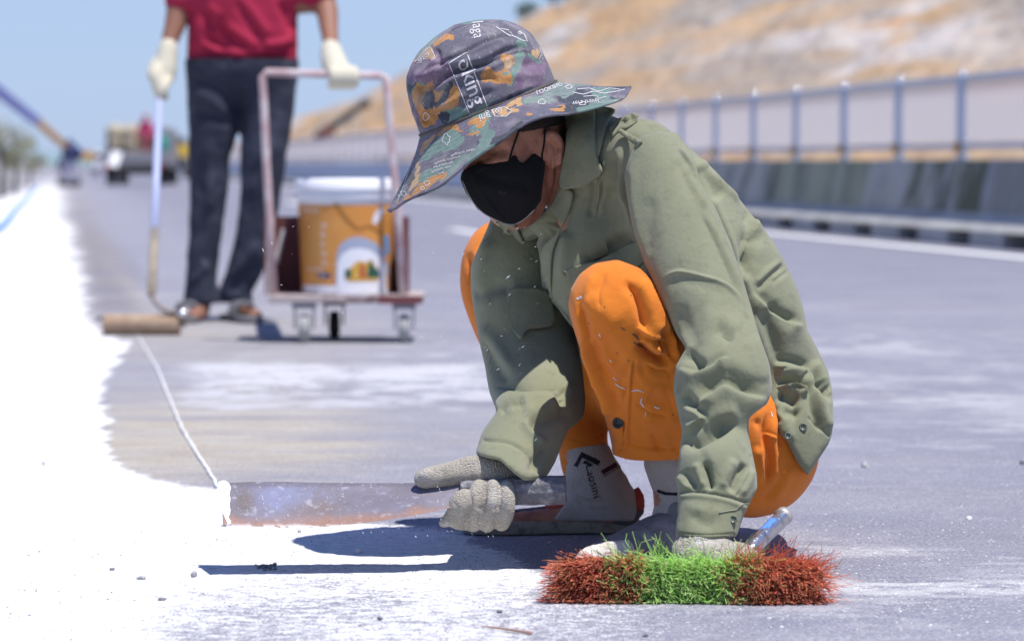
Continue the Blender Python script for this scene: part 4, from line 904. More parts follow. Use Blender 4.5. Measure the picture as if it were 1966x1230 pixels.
bpoly('roof_line_print', [(640, 390), (648, 390), (668, 418), (688, 437), (710, 432), (734, 448), (732, 452), (708, 438), (685, 443), (662, 424)], M_LINE2, 0.0022)
bpoly('white_smear', [(728, 398), (738, 402), (732, 414), (722, 430), (714, 428), (718, 412)], M_LWHITE, 0.003)
bpoly('blue_print', [(736, 455), (744, 450), (746, 486), (739, 490)], mat('label_light_blue', (0.12, 0.35, 0.65), 0.5), 0.003)
def btext(body, o, a, b, m=M_LWHITE):
    v2, f2 = text_2d(body, (o, a, b)); V = np.array([bucket_pt(p[0], p[1], 0.0032) for p in v2])
    if normals(V, f2)[:, 1].sum() > 0: f2 = f2[:, ::-1]
    o = mesh_np('lettering', V, f2, m, lab, False); o['kind'] = 'stuff'; return o
for k, ch in enumerate('OBEHO'): btext(ch, (616, 430 + 18 * k + 8), (14, 0), (0, -15))
btext('WATER', (580, 407), (9, 0.3), (0, -8)); btext('19L', (612, 531), (8, 0), (0, -8))
btext('18 LITRE', (586, 520), (9, 0), (0, -8))
geo_obj('bail', tube_geo(catmull([bc + np.array((-rb1 - 0.01, 0, BH * 0.86)), bc + np.array((-rb1 * 0.8, 0.12, BH * 0.72)), bc + np.array((0, 0.195, BH * 0.62)), bc + np.array((rb1 * 0.8, 0.12, BH * 0.72)), bc + np.array((rb1 + 0.01, 0, BH * 0.86))], 6), 0.003, 8), M_GREY, bucket, True)

# ---- paint roller on a pole
roller = empty('paint_roller', G(273, 645)); tag(roller, 'wide brown paint roller on a long pale pole resting at the white edge', 'roller')
DR = 4225.0 / (643 - 315); rr_ = 0.0395
rA, rB = P(199, 623, DR), P(346, 624, DR); rA[2] = rB[2] = rr_ + 0.001
geo_obj('roller_sleeve', lathe_geo([(0.012, 0), (rr_ * 0.96, 0.0), (rr_, 0.006), (rr_, np.linalg.norm(rB - rA) - 0.006), (rr_ * 0.96, np.linalg.norm(rB - rA)), (0.012, np.linalg.norm(rB - rA))], rA, 32, norm(rB - rA)), mat('brown_nap', (0.34, 0.235, 0.16), 0.95, bump=[(90, 0.6)], var=[(20, (0.42, 0.32, 0.23), 0.45, 0.6)]), roller, True)
M_WIRE = mat('bent_steel_wire', (0.20, 0.17, 0.16), 0.5, metal=0.4)
geo_obj('frame', tube_geo(catmull([rB + (0.0, 0, 0), rB + (0.015, 0, 0.0), P(352, 608, DR), P(346, 601, DR - 0.02), P(320, 597, DR - 0.02), P(298, 580, DR), P(291, 562, DR + 0.02)], 5), 0.009, 8), M_WIRE, roller, True)
geo_obj('frame_nut', lathe_geo([(0.002, 0), (0.014, 0), (0.014, 0.012), (0.002, 0.012)], P(350, 602, DR - 0.03), 12, (0, -1, 0.2)), M_CAP, roller, True)
pb, pm_, pt = P(291, 566, DR + 0.02), P(297, 440, DR + 0.32), P(306, 180, DM - 0.14)
geo_obj('grip', tube_geo([pb, pm_], [0.0165, 0.0155], 12), mat('tan_pole_grip', (0.33, 0.28, 0.20), 0.8, var=[(9, (0.22, 0.20, 0.17), 0.5, 0.6)]), roller, True)
geo_obj('pole', tube_geo([pm_, pt], [0.0150, 0.0145], 12), mat('pale_blue_pole', (0.42, 0.47, 0.68), 0.4), roller, True)
# ================================================================ the crouching worker
M_OLIVE = mat('olive_cotton', (0.205, 0.212, 0.130), 0.9, bump=[(900, 0.25), (120, 0.12)], var=[(7, (0.235, 0.245, 0.155), 0.45, 0.70), (40, (0.165, 0.17, 0.10), 0.55, 0.75), (260, (0.27, 0.275, 0.20), 0.60, 0.78), (14, (0.25, 0.235, 0.18), 0.62, 0.75)], sheen=0.15)
M_OLIVE_IN = mat('olive_lining', (0.15, 0.17, 0.12), 0.95)
M_ORANGE = mat('orange_cotton', (0.70, 0.195, 0.012), 0.85, bump=[(900, 0.2), (90, 0.1)], var=[(9, (0.60, 0.15, 0.01), 0.45, 0.75), (60, (0.30, 0.10, 0.02), 0.70, 0.80)], sheen=0.1)
M_SKIN = mat('weathered_skin', (0.44, 0.20, 0.13), 0.55, bump=[(260, 0.35), (60, 0.25)], var=[(22, (0.22, 0.085, 0.05), 0.4, 0.75)], spec=0.4)
M_MASK = mat('black_mask_fabric', (0.006, 0.006, 0.007), 0.85, bump=[(500, 0.15)], sheen=0.05)
M_GLOVE = mat('knit_glove', (0.42, 0.38, 0.31), 0.95, var=[(28, (0.30, 0.265, 0.21), 0.48, 0.75), (12, (0.66, 0.63, 0.58), 0.55, 0.75)], sheen=0.2)
def knit(m, sc, st):
    t = m.node_tree; b = t.nodes['Principled BSDF']; N = t.nodes.new; L = t.links.new
    tc = N('ShaderNodeTexCoord'); vo = N('ShaderNodeTexVoronoi'); vo.inputs['Scale'].default_value = sc
    mp = N('ShaderNodeMapping'); mp.inputs['Scale'].default_value = (1.0, 1.0, 1.7)
    L(tc.outputs['Object'], mp.inputs[0]); L(mp.outputs[0], vo.inputs['Vector'])
    bp = N('ShaderNodeBump'); bp.inputs['Strength'].default_value = st; bp.inputs['Distance'].default_value = 0.003; bp.invert = True
    L(vo.outputs['Distance'], bp.inputs['Height']); L(bp.outputs[0], b.inputs['Normal'])
knit(M_GLOVE, 330, 1.0)
M_SOCK = mat('ribbed_sock', (0.44, 0.40, 0.375), 0.95, var=[(30, (0.33, 0.29, 0.26), 0.5, 0.8)])
knit(M_SOCK, 600, 0.5)
M_DARKMAR = mat('maroon_knit', (0.06, 0.018, 0.025), 0.9)
M_BLACK = mat('black_print', (0.015, 0.015, 0.018), 0.8)
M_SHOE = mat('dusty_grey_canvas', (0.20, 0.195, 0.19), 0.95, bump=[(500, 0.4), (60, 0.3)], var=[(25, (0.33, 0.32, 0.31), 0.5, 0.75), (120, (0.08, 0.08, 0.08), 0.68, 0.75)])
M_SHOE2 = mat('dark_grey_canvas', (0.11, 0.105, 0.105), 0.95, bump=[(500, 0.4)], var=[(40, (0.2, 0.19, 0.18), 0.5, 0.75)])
M_SOLE = mat('worn_rubber_sole', (0.27, 0.245, 0.20), 0.9, bump=[(200, 0.5)], var=[(60, (0.14, 0.125, 0.10), 0.5, 0.7)])
M_TOE = mat('chalky_rubber_toe', (0.62, 0.57, 0.52), 0.9, bump=[(150, 0.5)], var=[(50, (0.42, 0.38, 0.34), 0.5, 0.75)])
M_RED = mat('red_lining', (0.42, 0.075, 0.05), 0.85)
M_THREAD = mat('olive_thread', (0.26, 0.28, 0.20), 0.9)
M_BUTTON = mat('dark_button', (0.03, 0.035, 0.03), 0.35, spec=0.5)
M_OBUTTON = mat('olive_button', (0.14, 0.16, 0.12), 0.4, spec=0.5)

worker = empty('person', (0.24, 5.65, 0.0))
tag(worker, 'crouching worker in camouflage bucket hat, black mask, olive shirt and orange trousers', 'person')

H = 0.0042

# ---- head frame
HC = P(985, 288, 5.62)                                   # centre of the head
up = norm((-0.36, -0.20, 0.91)); fw = np.array((-0.68, -0.66, -0.32)); fw = norm(fw - up * (fw @ up)); lf = np.cross(up, fw)
RH = np.array([fw, lf, up])
def hp(f, l, u): return HC + fw * f + lf * l + up * u

# ---- body (one continuous figure, mostly inside the clothes)
fb = Field((-0.16, 5.05, -0.005), (0.64, 6.18, 0.93), 0.0036)
fb.ellipsoid(hp(-0.012, 0, 0.022), RH, (0.096, 0.074, 0.092), k=0.0)
fb.ellipsoid(hp(0.030, 0, -0.045), RH, (0.062, 0.056, 0.070), k=0.03)          # face
fb.ellipsoid(hp(0.040, 0, -0.090), RH, (0.040, 0.036, 0.028), k=0.03)          # chin
for sgn in (-1, 1):
    fb.ellipsoid(hp(0.052, sgn * 0.042, -0.034), RH, (0.022, 0.020, 0.018), k=0.018)     # cheek bone
    fb.chain([hp(0.086, sgn * 0.012, 0.004), hp(0.080, sgn * 0.032, 0.010), hp(0.062, sgn * 0.052, 0.004)], [0.007, 0.008, 0.006], k=0.012)   # brow
    fb.ellipsoid(hp(0.086, sgn * 0.030, -0.010), RH, (0.012, 0.016, 0.010), k=0.008, sub=True)   # socket
    fb.ellipsoid(hp(0.072, sgn * 0.030, -0.010), RH, (0.013, 0.014, 0.0105), k=0.003)     # lid
    fb.chain([hp(0.084, sgn * 0.018, -0.021), hp(0.079, sgn * 0.034, -0.023), hp(0.070, sgn * 0.046, -0.019)], [0.003, 0.004, 0.003], k=0.006)
    fb.chain([hp(-0.004, sgn * 0.072, 0.008), hp(-0.018, sgn * 0.083, 0.010), hp(-0.024, sgn * 0.086, -0.010), hp(-0.014, sgn * 0.080, -0.030), hp(-0.002, sgn * 0.072, -0.036)], [0.005, 0.006, 0.006, 0.007, 0.006], k=0.006)   # ear rim
    fb.ellipsoid(hp(-0.008, sgn * 0.071, -0.012), RH, (0.015, 0.008, 0.022), k=0.006)
fb.chain([hp(0.088, 0, -0.004), hp(0.100, 0, -0.026), hp(0.106, 0, -0.044)], [0.007, 0.009, 0.012], k=0.012)     # nose
fb.chain([hp(0.080, 0.016, -0.074), hp(0.088, 0, -0.072), hp(0.080, -0.016, -0.074)], [0.006, 0.008, 0.006], k=0.008)
nk, nr = K((1050, 320, 5.66, 56), (1095, 350, 5.68, 60), (1140, 400, 5.68, 74))
fb.chain(nk, nr, k=0.03)
fb.chain(*K((1088, 240, 5.745, 34), (1098, 262, 5.74, 38), (1104, 300, 5.73, 44)), k=0.03)
for kk, rr in (K((1150, 400, 5.66, 78), (1250, 520, 5.70, 92), (1370, 680, 5.72, 95), (1440, 800, 5.72, 98)),
               K((1272, 330, 5.52, 48), (1315, 480, 5.42, 48), (1370, 650, 5.30, 48), (1380, 800, 5.26, 42), (1365, 960, 5.19, 36), (1350, 1040, 5.14, 27)),
               K((1010, 480, 5.84, 52), (1010, 600, 5.76, 50), (1030, 730, 5.68, 46), (1010, 800, 5.60, 40), (975, 890, 5.46, 27)),
               K((1440, 840, 5.58, 92), (1320, 740, 5.50, 74), (1195, 585, 5.40, 62), (1215, 700, 5.47, 50), (1270, 870, 5.52, 33), (1285, 940, 5.53, 30), (1290, 1030, 5.53, 32)),
               K((1420, 840, 5.86, 92), (1200, 720, 5.95, 74), (965, 545, 6.00, 58), (1040, 690, 5.99, 48), (1118, 860, 5.97, 33), (1140, 940, 5.97, 28), (1170, 980, 5.96, 32))):
    fb.chain(kk, rr, k=0.03)
fb.chain(*K((1290, 1020, 5.53, 28), (1230, 1050, 5.47, 22), (1160, 1068, 5.42, 16)), k=0.02)
fb.chain(*K((1190, 985, 5.96, 28), (1080, 995, 5.95, 22), (960, 1003, 5.94, 16)), k=0.02)
Vb, Fb = fb.mesh(1)
Vb = sculpt(Vb, Fb, [('v', [(1052, 275), (1056, 320), (1050, 365)], 5, 5), ('v', [(1066, 270), (1068, 330), (1062, 380)], 5, 5), ('r', [(1059, 275), (1062, 330), (1057, 370)], 5, 4), ('r', [(1074, 280), (1075, 340)], 5, 4),
  ('v', [(880, 303), (892, 299), (906, 300)], 3, 4), ('r', [(884, 309), (900, 307), (912, 309)], 3.5, 4), ('v', [(896, 290), (915, 284), (935, 288)], 4, 3), ('v', [(905, 312), (925, 309), (945, 300)], 4, 3), ('r', [(960, 262), (975, 280), (985, 300)], 14, 4), ('v', [(1010, 262), (1020, 290), (1034, 300)], 8, 3), ('v', [(1046, 226), (1054, 236), (1052, 248)], 4, 8)], noise=[(0.01, 0.0005, 44)])
body = mesh_np('body', Vb, Fb, M_SKIN, worker)
BV_body = bvh_of(Vb, Fb)
del fb

# ---- hair at the nape
M_HAIR = mat('short_dark_hair', (0.03, 0.022, 0.02), 0.8, bump=[(700, 0.6)])
fh = Field(HC - 0.16, HC + 0.16, 0.004)
fh.ellipsoid(hp(-0.018, 0, 0.024), RH, (0.0965, 0.0775, 0.095), k=0)
fh.plane(hp(-0.02, 0, 0.022), norm(fw * 0.25 - up * 1.0)); fh.plane(hp(0.03, 0, 0.03), norm(fw - up * 0.6))
Vh, Fh = fh.mesh(1); mesh_np('hair', Vh, Fh, M_HAIR, worker)

# ---- trousers
ft = Field((-0.12, 5.15, 0.03), (0.62, 6.2, 0.62), H)
ft.chain(*ribs([(1104, 570, 1250, 572, 5.40), (1092, 592, 1280, 590, 5.39), (1092, 610, 1296, 600, 5.40), (1107, 660, 1314, 655, 5.43), (1128, 715, 1325, 710, 5.46), (1152, 770, 1332, 770, 5.49), (1168, 820, 1335, 825, 5.51), (1180, 900, 1330, 905, 5.52)]), k=0.0)
ft.chain(*K((1195, 590, 5.40, 92), (1330, 745, 5.48, 100), (1440, 860, 5.57, 126)), k=0.03)
ft.chain(*K((1440, 860, 5.57, 124), (1440, 850, 5.80, 118), (1420, 840, 5.92, 110)), k=0.03)
ft.chain(*ribs([(930, 478, 1006, 472, 6.02), (902, 492, 1030, 486, 6.01), (888, 520, 1060, 510, 6.00), (893, 570, 1080, 560, 6.0), (925, 640, 1100, 640, 5.99), (985, 715, 1128, 700, 5.98), (1045, 790, 1150, 780, 5.97), (1072, 850, 1164, 845, 5.97), (1080, 900, 1168, 890, 5.97)]), k=0.02)
ft.chain(*K((980, 540, 6.0, 78), (1200, 720, 5.96, 92), (1420, 850, 5.90, 110)), k=0.03)
ft.poly([(1112, 525), (1140, 506), (1185, 499), (1228, 514), (1256, 540), (1285, 590), (1330, 640), (1420, 690), (1700, 700), (1700, 1150), (1180, 1150), (1170, 850), (1152, 768), (1122, 695), (1103, 640), (1090, 586), (1093, 556)], k=0.012, dmax=5.70)
# open hems
n1 = norm(P(1240, 860, 5.5) - P(1215, 700, 5.47)); ft.plane(P(1240, 872, 5.51), n1) if False else None
sl_, X = ft.box(P(1080, 900, 5.5) - 0.12, P(1340, 1000, 5.5) + 0.12, 0)
c = P(1235, 873, 5.50); n_ = norm((0.02, 0.12, -1.0))
d = (X[0] - c[0]) * n_[0] + (X[1] - c[1]) * n_[1] + (X[2] - c[2]) * n_[2]
near = (X[1] < 5.72) & (X[0] < 0.30); ft.f[sl_] = np.where(near, np.maximum(ft.f[sl_], d), ft.f[sl_])
c = P(1122, 858, 5.97); n_ = norm((0.12, 0.05, -1.0))
d = (X[0] - c[0]) * n_[0] + (X[1] - c[1]) * n_[1] + (X[2] - c[2]) * n_[2]
far = (X[1] > 5.86) & (X[0] < 0.24); ft.f[sl_] = np.where(far, np.maximum(ft.f[sl_], d), ft.f[sl_])
ft.chain(*K((1245, 840, 5.515, 66), (1262, 900, 5.52, 64)), k=0.004, sub=True)
ft.chain(*K((1118, 830, 5.97, 38), (1126, 880, 5.97, 37)), k=0.004, sub=True)
Vt, Ft = subdivide(*ft.mesh(1)); del ft
T_STROKES = [
 ('c', [(1165, 520), (1150, 560), (1155, 600)], 4, 2.5), ('r', [(1140, 520), (1128, 560), (1132, 610)], 9, 2.5), ('c', [(1240, 700), (1262, 712), (1290, 712)], 4, 4), ('r', [(1236, 712), (1262, 726), (1292, 728)], 9, 3.5),
 ('c', [(1216, 770), (1248, 792), (1290, 800)], 4, 3), ('v', [(1150, 700), (1180, 730), (1205, 738)], 9, 4), ('r', [(1144, 716), (1172, 748), (1200, 760)], 9, 3.5), ('c', [(1180, 800), (1196, 770), (1206, 740)], 4, 3),
 ('f', [(1190, 862), (1200, 830), (1206, 800)], 9, 3), ('v', [(1250, 830), (1262, 850), (1258, 866)], 8, 4), ('r', [(1272, 826), (1282, 848), (1280, 866)], 8, 3),
 ('c', [(1199, 534), (1222, 566), (1235, 612), (1240, 650)], 5, 5), ('c', [(1222, 655), (1248, 682), (1272, 694), (1292, 692)], 5, 7),
 ('f', [(1292, 560), (1284, 600), (1290, 640), (1300, 680)], 16, 5), ('f', [(1215, 520), (1245, 548), (1268, 600), (1286, 650)], 20, 6),
 ('c', [(1262, 640), (1270, 664), (1268, 684)], 4, 6), ('r', [(1240, 664), (1262, 672), (1272, 690)], 7, 6),
 ('r', [(1110, 560), (1108, 600), (1120, 650), (1140, 710), (1165, 770)], 5, 4), ('c', [(1117, 560), (1116, 605), (1128, 650), (1150, 712), (1174, 770)], 5, 4),
 ('v', [(1150, 640), (1175, 680), (1200, 700)], 16, 4), ('r', [(1130, 560), (1160, 600), (1190, 630)], 22, 4), ('v', [(1165, 760), (1200, 745), (1230, 720)], 14, 3),
 ('v', [(1500, 905), (1488, 935), (1462, 968)], 9, 4), ('r', [(1518, 890), (1505, 930), (1480, 962)], 9, 3), ('f', [(1468, 800), (1462, 860), (1470, 930)], 14, 5), ('c', [(1496, 830), (1494, 880), (1500, 920)], 4, 4),

 ('v', [(1196, 536), (1218, 565), (1232, 610), (1236, 640)], 8, 6),
 ('r', [(1215, 530), (1238, 565), (1252, 610), (1262, 650)], 12, 5),
 ('f', [(1286, 655), (1262, 648), (1240, 640), (1222, 628)], 22, 9),
 ('v', [(1222, 655), (1245, 678), (1270, 690), (1290, 688)], 10, 12),
 ('r', [(1225, 648), (1255, 660), (1275, 680)], 10, 8),
 ('v', [(1262, 625), (1285, 660), (1296, 700)], 8, 10),
 ('r', [(1280, 640), (1296, 672), (1300, 710)], 9, 6),
 ('r', [(1118, 640), (1135, 700), (1160, 760), (1180, 810)], 9, 7),
 ('v', [(1134, 640), (1150, 700), (1172, 750), (1192, 800)], 9, 7),
 ('v', [(1122, 580), (1118, 610), (1130, 660)], 10, 4),
 ('r', [(1212, 700), (1208, 740), (1205, 800), (1203, 860)], 3.5, 2.6, 'flat'),
 ('v', [(1219, 690), (1214, 740), (1210, 800), (1208, 860)], 3, 2.2, 'flat'),
 ('v', [(1190, 846), (1240, 858), (1300, 860)], 3, 2.0, 'flat'),
 ('r', [(1190, 855), (1240, 866), (1300, 868)], 5, 2.0, 'flat'),
 ('v', [(1240, 760), (1270, 775), (1300, 770)], 16, 5),
 ('r', [(1230, 800), (1270, 812), (1305, 800)], 14, 4),
 ('v', [(1225, 690), (1250, 720), (1300, 735)], 14, 5),
 ('v', [(1478, 785), (1470, 830), (1478, 880), (1470, 940)], 7, 6),
 ('r', [(1490, 790), (1484, 840), (1492, 890), (1484, 940)], 9, 5),
 ('v', [(1450, 800), (1462, 830), (1455, 870)], 8, 5),
 ('f', [(1470, 830), (1480, 836), (1492, 842)], 8, 3),
 ('v', [(1500, 800), (1496, 830), (1500, 860)], 4, 3),
 ('v', [(1085, 836), (1120, 846), (1160, 832)], 3, 2.0, 'flat'),
 ('v', [(900, 480), (908, 540), (918, 600)], 8, 5),
 ('r', [(915, 470), (920, 540), (930, 600)], 8, 4),
 ('r', [(1140, 740), (1155, 770), (1172, 800)], 8, 5),
]
Vt = sculpt(Vt, Ft, T_STROKES, gain=1.5, noise=[(0.07, 0.0012, 3), (0.02, 0.0003, 5)])
trousers = mesh_np('trousers', Vt, Ft, M_ORANGE, worker)
BV_trou = bvh_of(Vt, Ft)

# ---- shirt: torso
fj = Field((0.0, 5.25, 0.09), (0.62, 6.1, 0.80), H)
fj.chain(*K((1235, 300, 5.54, 72), (1320, 440, 5.56, 112), (1420, 610, 5.58, 130), (1480, 770, 5.62, 122)), k=0)
fj.chain(*K((1015, 480, 5.84, 80), (1130, 560, 5.86, 100), (1280, 700, 5.88, 118), (1420, 800, 5.86, 124)), k=0.04)
fj.chain(*K((1110, 300, 5.68, 66), (1130, 400, 5.68, 96), (1170, 520, 5.66, 120), (1300, 640, 5.70, 130), (1450, 760, 5.72, 130)), k=0.05)
fj.chain(*K((1150, 300, 5.62, 80), (1060, 400, 5.76, 80)), k=0.05)
fj.chain(*K((1490, 790, 5.60, 118), (1500, 830, 5.575, 132), (1500, 880, 5.57, 132)), k=0.03)
J_OUT = [(1090, 215), (1140, 206), (1185, 208), (1215, 212), (1260, 228), (1330, 272), (1400, 322), (1440, 350), (1462, 393), (1485, 438), (1508, 500), (1530, 550), (1544, 600), (1550, 635), (1568, 668), (1590, 710), (1597, 745), (1600, 790), (1598, 830), (1590, 852), (1551, 912), (1530, 885), (1512, 850), (1490, 790), (1480, 772), (1400, 790), (1300, 780), (1180, 745), (1120, 730), (1085, 690), (1010, 640), (950, 590), (930, 520), (935, 440), (990, 424), (1045, 408), (1072, 370), (1082, 300)]
fj.poly(J_OUT, k=0.012)
Vj, Fj = subdivide(*fj.mesh(1)); del fj
J_STROKES = [
 ('c', [(1428, 520), (1440, 470), (1447, 430)], 5, 8), ('c', [(1440, 352), (1446, 390), (1450, 425)], 4, 5), ('c', [(1556, 720), (1572, 762), (1596, 742)], 5, 6), ('c', [(1488, 748), (1520, 744), (1546, 756)], 5, 7),
 ('c', [(1176, 290), (1180, 340), (1190, 400), (1205, 440)], 5, 7), ('f', [(1160, 330), (1154, 370), (1140, 420)], 12, 5), ('c', [(1486, 706), (1520, 702), (1550, 714)], 4, 6), ('r', [(1498, 806), (1506, 830), (1500, 850)], 6, 5),
 # back, behind the sleeve
 ('r', [(1300, 262), (1345, 340), (1385, 420), (1425, 520), (1460, 620)], 9, 5),
 ('f', [(1330, 300), (1370, 330), (1410, 362), (1436, 385)], 24, 7),
 ('v', [(1335, 320), (1350, 350), (1380, 390)], 14, 7),
 ('r', [(1340, 300), (1352, 330), (1400, 372), (1438, 392)], 6, 5),
 ('v', [(1438, 352), (1442, 385), (1448, 430)], 10, 10),
 ('f', [(1428, 500), (1446, 440), (1447, 425), (1440, 385), (1438, 350)], 30, 11),
 ('v', [(1424, 540), (1428, 500), (1440, 470), (1448, 440)], 14, 12),
 ('r', [(1445, 350), (1468, 400), (1490, 460), (1510, 520)], 16, 5),
 ('v', [(1450, 560), (1480, 530), (1510, 505)], 6, 4),
 ('r', [(1445, 548), (1475, 520), (1500, 498)], 6, 3),
 ('v', [(1480, 545), (1500, 530), (1520, 515)], 4, 3),
 ('f', [(1440, 560), (1480, 600), (1520, 622), (1548, 625)], 26, 8),
 ('v', [(1475, 580), (1500, 610), (1530, 622)], 14, 6),
 ('r', [(1440, 600), (1468, 660), (1484, 700)], 12, 5),
 ('v', [(1462, 590), (1480, 650), (1488, 700)], 16, 8),
 # tail of the shirt
 ('f', [(1484, 702), (1510, 700), (1540, 708), (1552, 716)], 22, 12),
 ('f', [(1552, 712), (1570, 762), (1585, 760), (1598, 735)], 18, 10),
 ('r', [(1560, 740), (1572, 780), (1588, 815), (1596, 830)], 10, 8),
 ('v', [(1570, 730), (1580, 760), (1598, 755)], 10, 10),
 ('v', [(1550, 740), (1560, 790), (1580, 830)], 7, 7),
 ('f', [(1490, 744), (1520, 740), (1540, 748), (1550, 766)], 20, 14),
 ('v', [(1492, 752), (1515, 765), (1535, 770)], 12, 14),
 ('v', [(1500, 800), (1515, 790), (1535, 800)], 10, 9),
 ('r', [(1495, 780), (1510, 810), (1520, 850)], 8, 6),
 ('v', [(1552, 800), (1575, 822), (1594, 836)], 3, 3, 'flat'),
 ('r', [(1560, 690), (1575, 720), (1590, 750)], 12, 7),
 # near chest
 ('f', [(1195, 330), (1200, 370), (1215, 420), (1232, 470)], 22, 6),
 ('r', [(1160, 300), (1162, 340), (1150, 420)], 9, 5),
 ('v', [(1174, 290), (1178, 340), (1186, 400)], 9, 8),
 ('r', [(1188, 280), (1192, 340), (1200, 400)], 8, 5),
 ('v', [(1140, 340), (1142, 380), (1130, 420)], 8, 6),
 ('v', [(1170, 480), (1200, 462), (1230, 455)], 16, 6),
 ('v', [(1085, 525), (1120, 520), (1180, 490), (1215, 470)], 4, 4, 'flat'),
 ('r', [(1090, 440), (1085, 480), (1080, 540)], 12, 6),
 # seams of the shoulder
 ('v', [(1222, 277), (1260, 258), (1300, 256)], 3, 2, 'flat'),
 ('v', [(985, 555), (1020, 552), (1050, 550)], 3, 2.5, 'flat'),
 ('r', [(975, 445), (990, 500), (1000, 560), (1010, 620)], 12, 6),
 ('v', [(960, 445), (968, 500), (972, 560)], 9, 9),
]
Vj = sculpt(Vj, Fj, J_STROKES, gain=1.45, noise=[(0.08, 0.0012, 11), (0.02, 0.0003, 12)])
BV_shirt = bvh_of(Vj, Fj)
Vj = sculpt(Vj, Fj, [('v', [(1070, 385), (1056, 430), (1030, 470), (1018, 520), (1030, 565)], 16, 42), ('v', [(1066, 400), (1056, 440)], 18, 30), ('v', [(1120, 520), (1170, 492), (1225, 475)], 24, 24)])
shirt = mesh_np('shirt', Vj, Fj, M_OLIVE, worker)

# ---- near sleeve
fs = Field((0.13, 5.02, 0.02), (0.50, 5.64, 0.76), 0.0036)
fs.chain(*ribs([(1228, 268, 1300, 262, 5.50), (1203, 312, 1343, 300, 5.475), (1202, 370, 1374, 362, 5.45), (1214, 440, 1400, 436, 5.42), (1240, 520, 1424, 520, 5.385), (1270, 580, 1440, 588, 5.355), (1298, 640, 1458, 648, 5.325), (1297, 700, 1477, 700, 5.295), (1291, 748, 1482, 748, 5.27), (1303, 795, 1455, 795, 5.25), (1308, 830, 1438, 830, 5.24), (1304, 868, 1445, 868, 5.225), (1296, 915, 1455, 915, 5.205), (1299, 945, 1452, 948, 5.195), (1300, 985, 1430, 985, 5.17), (1295, 1030, 1415, 1030, 5.15), (1290, 1075, 1412, 1075, 5.13)]), k=0, per=4)
S_OUT = [(1228, 262), (1262, 250), (1300, 255), (1330, 300), (1345, 352), (1373, 399), (1402, 464), (1421, 520), (1440, 580), (1459, 645), (1477, 697), (1483, 738), (1480, 757), (1472, 775), (1451, 790), (1437, 803), (1437, 832), (1446, 873), (1454, 910), (1455, 938), (1443, 958), (1428, 989), (1415, 1030), (1360, 1034), (1293, 1029), (1299, 985), (1301, 945), (1294, 918), (1301, 893), (1304, 860), (1309, 828), (1300, 790), (1291, 747), (1296, 703), (1317, 668), (1300, 643), (1272, 583), (1236, 508), (1212, 424), (1195, 335), (1218, 280)]
fs.poly(S_OUT, k=0.008)
fs.chain(*K((1352, 1006, 5.17, 52), (1350, 1060, 5.14, 54)), k=0.003, sub=True)
Vs, Fs_ = subdivide(*fs.mesh(1)); del fs
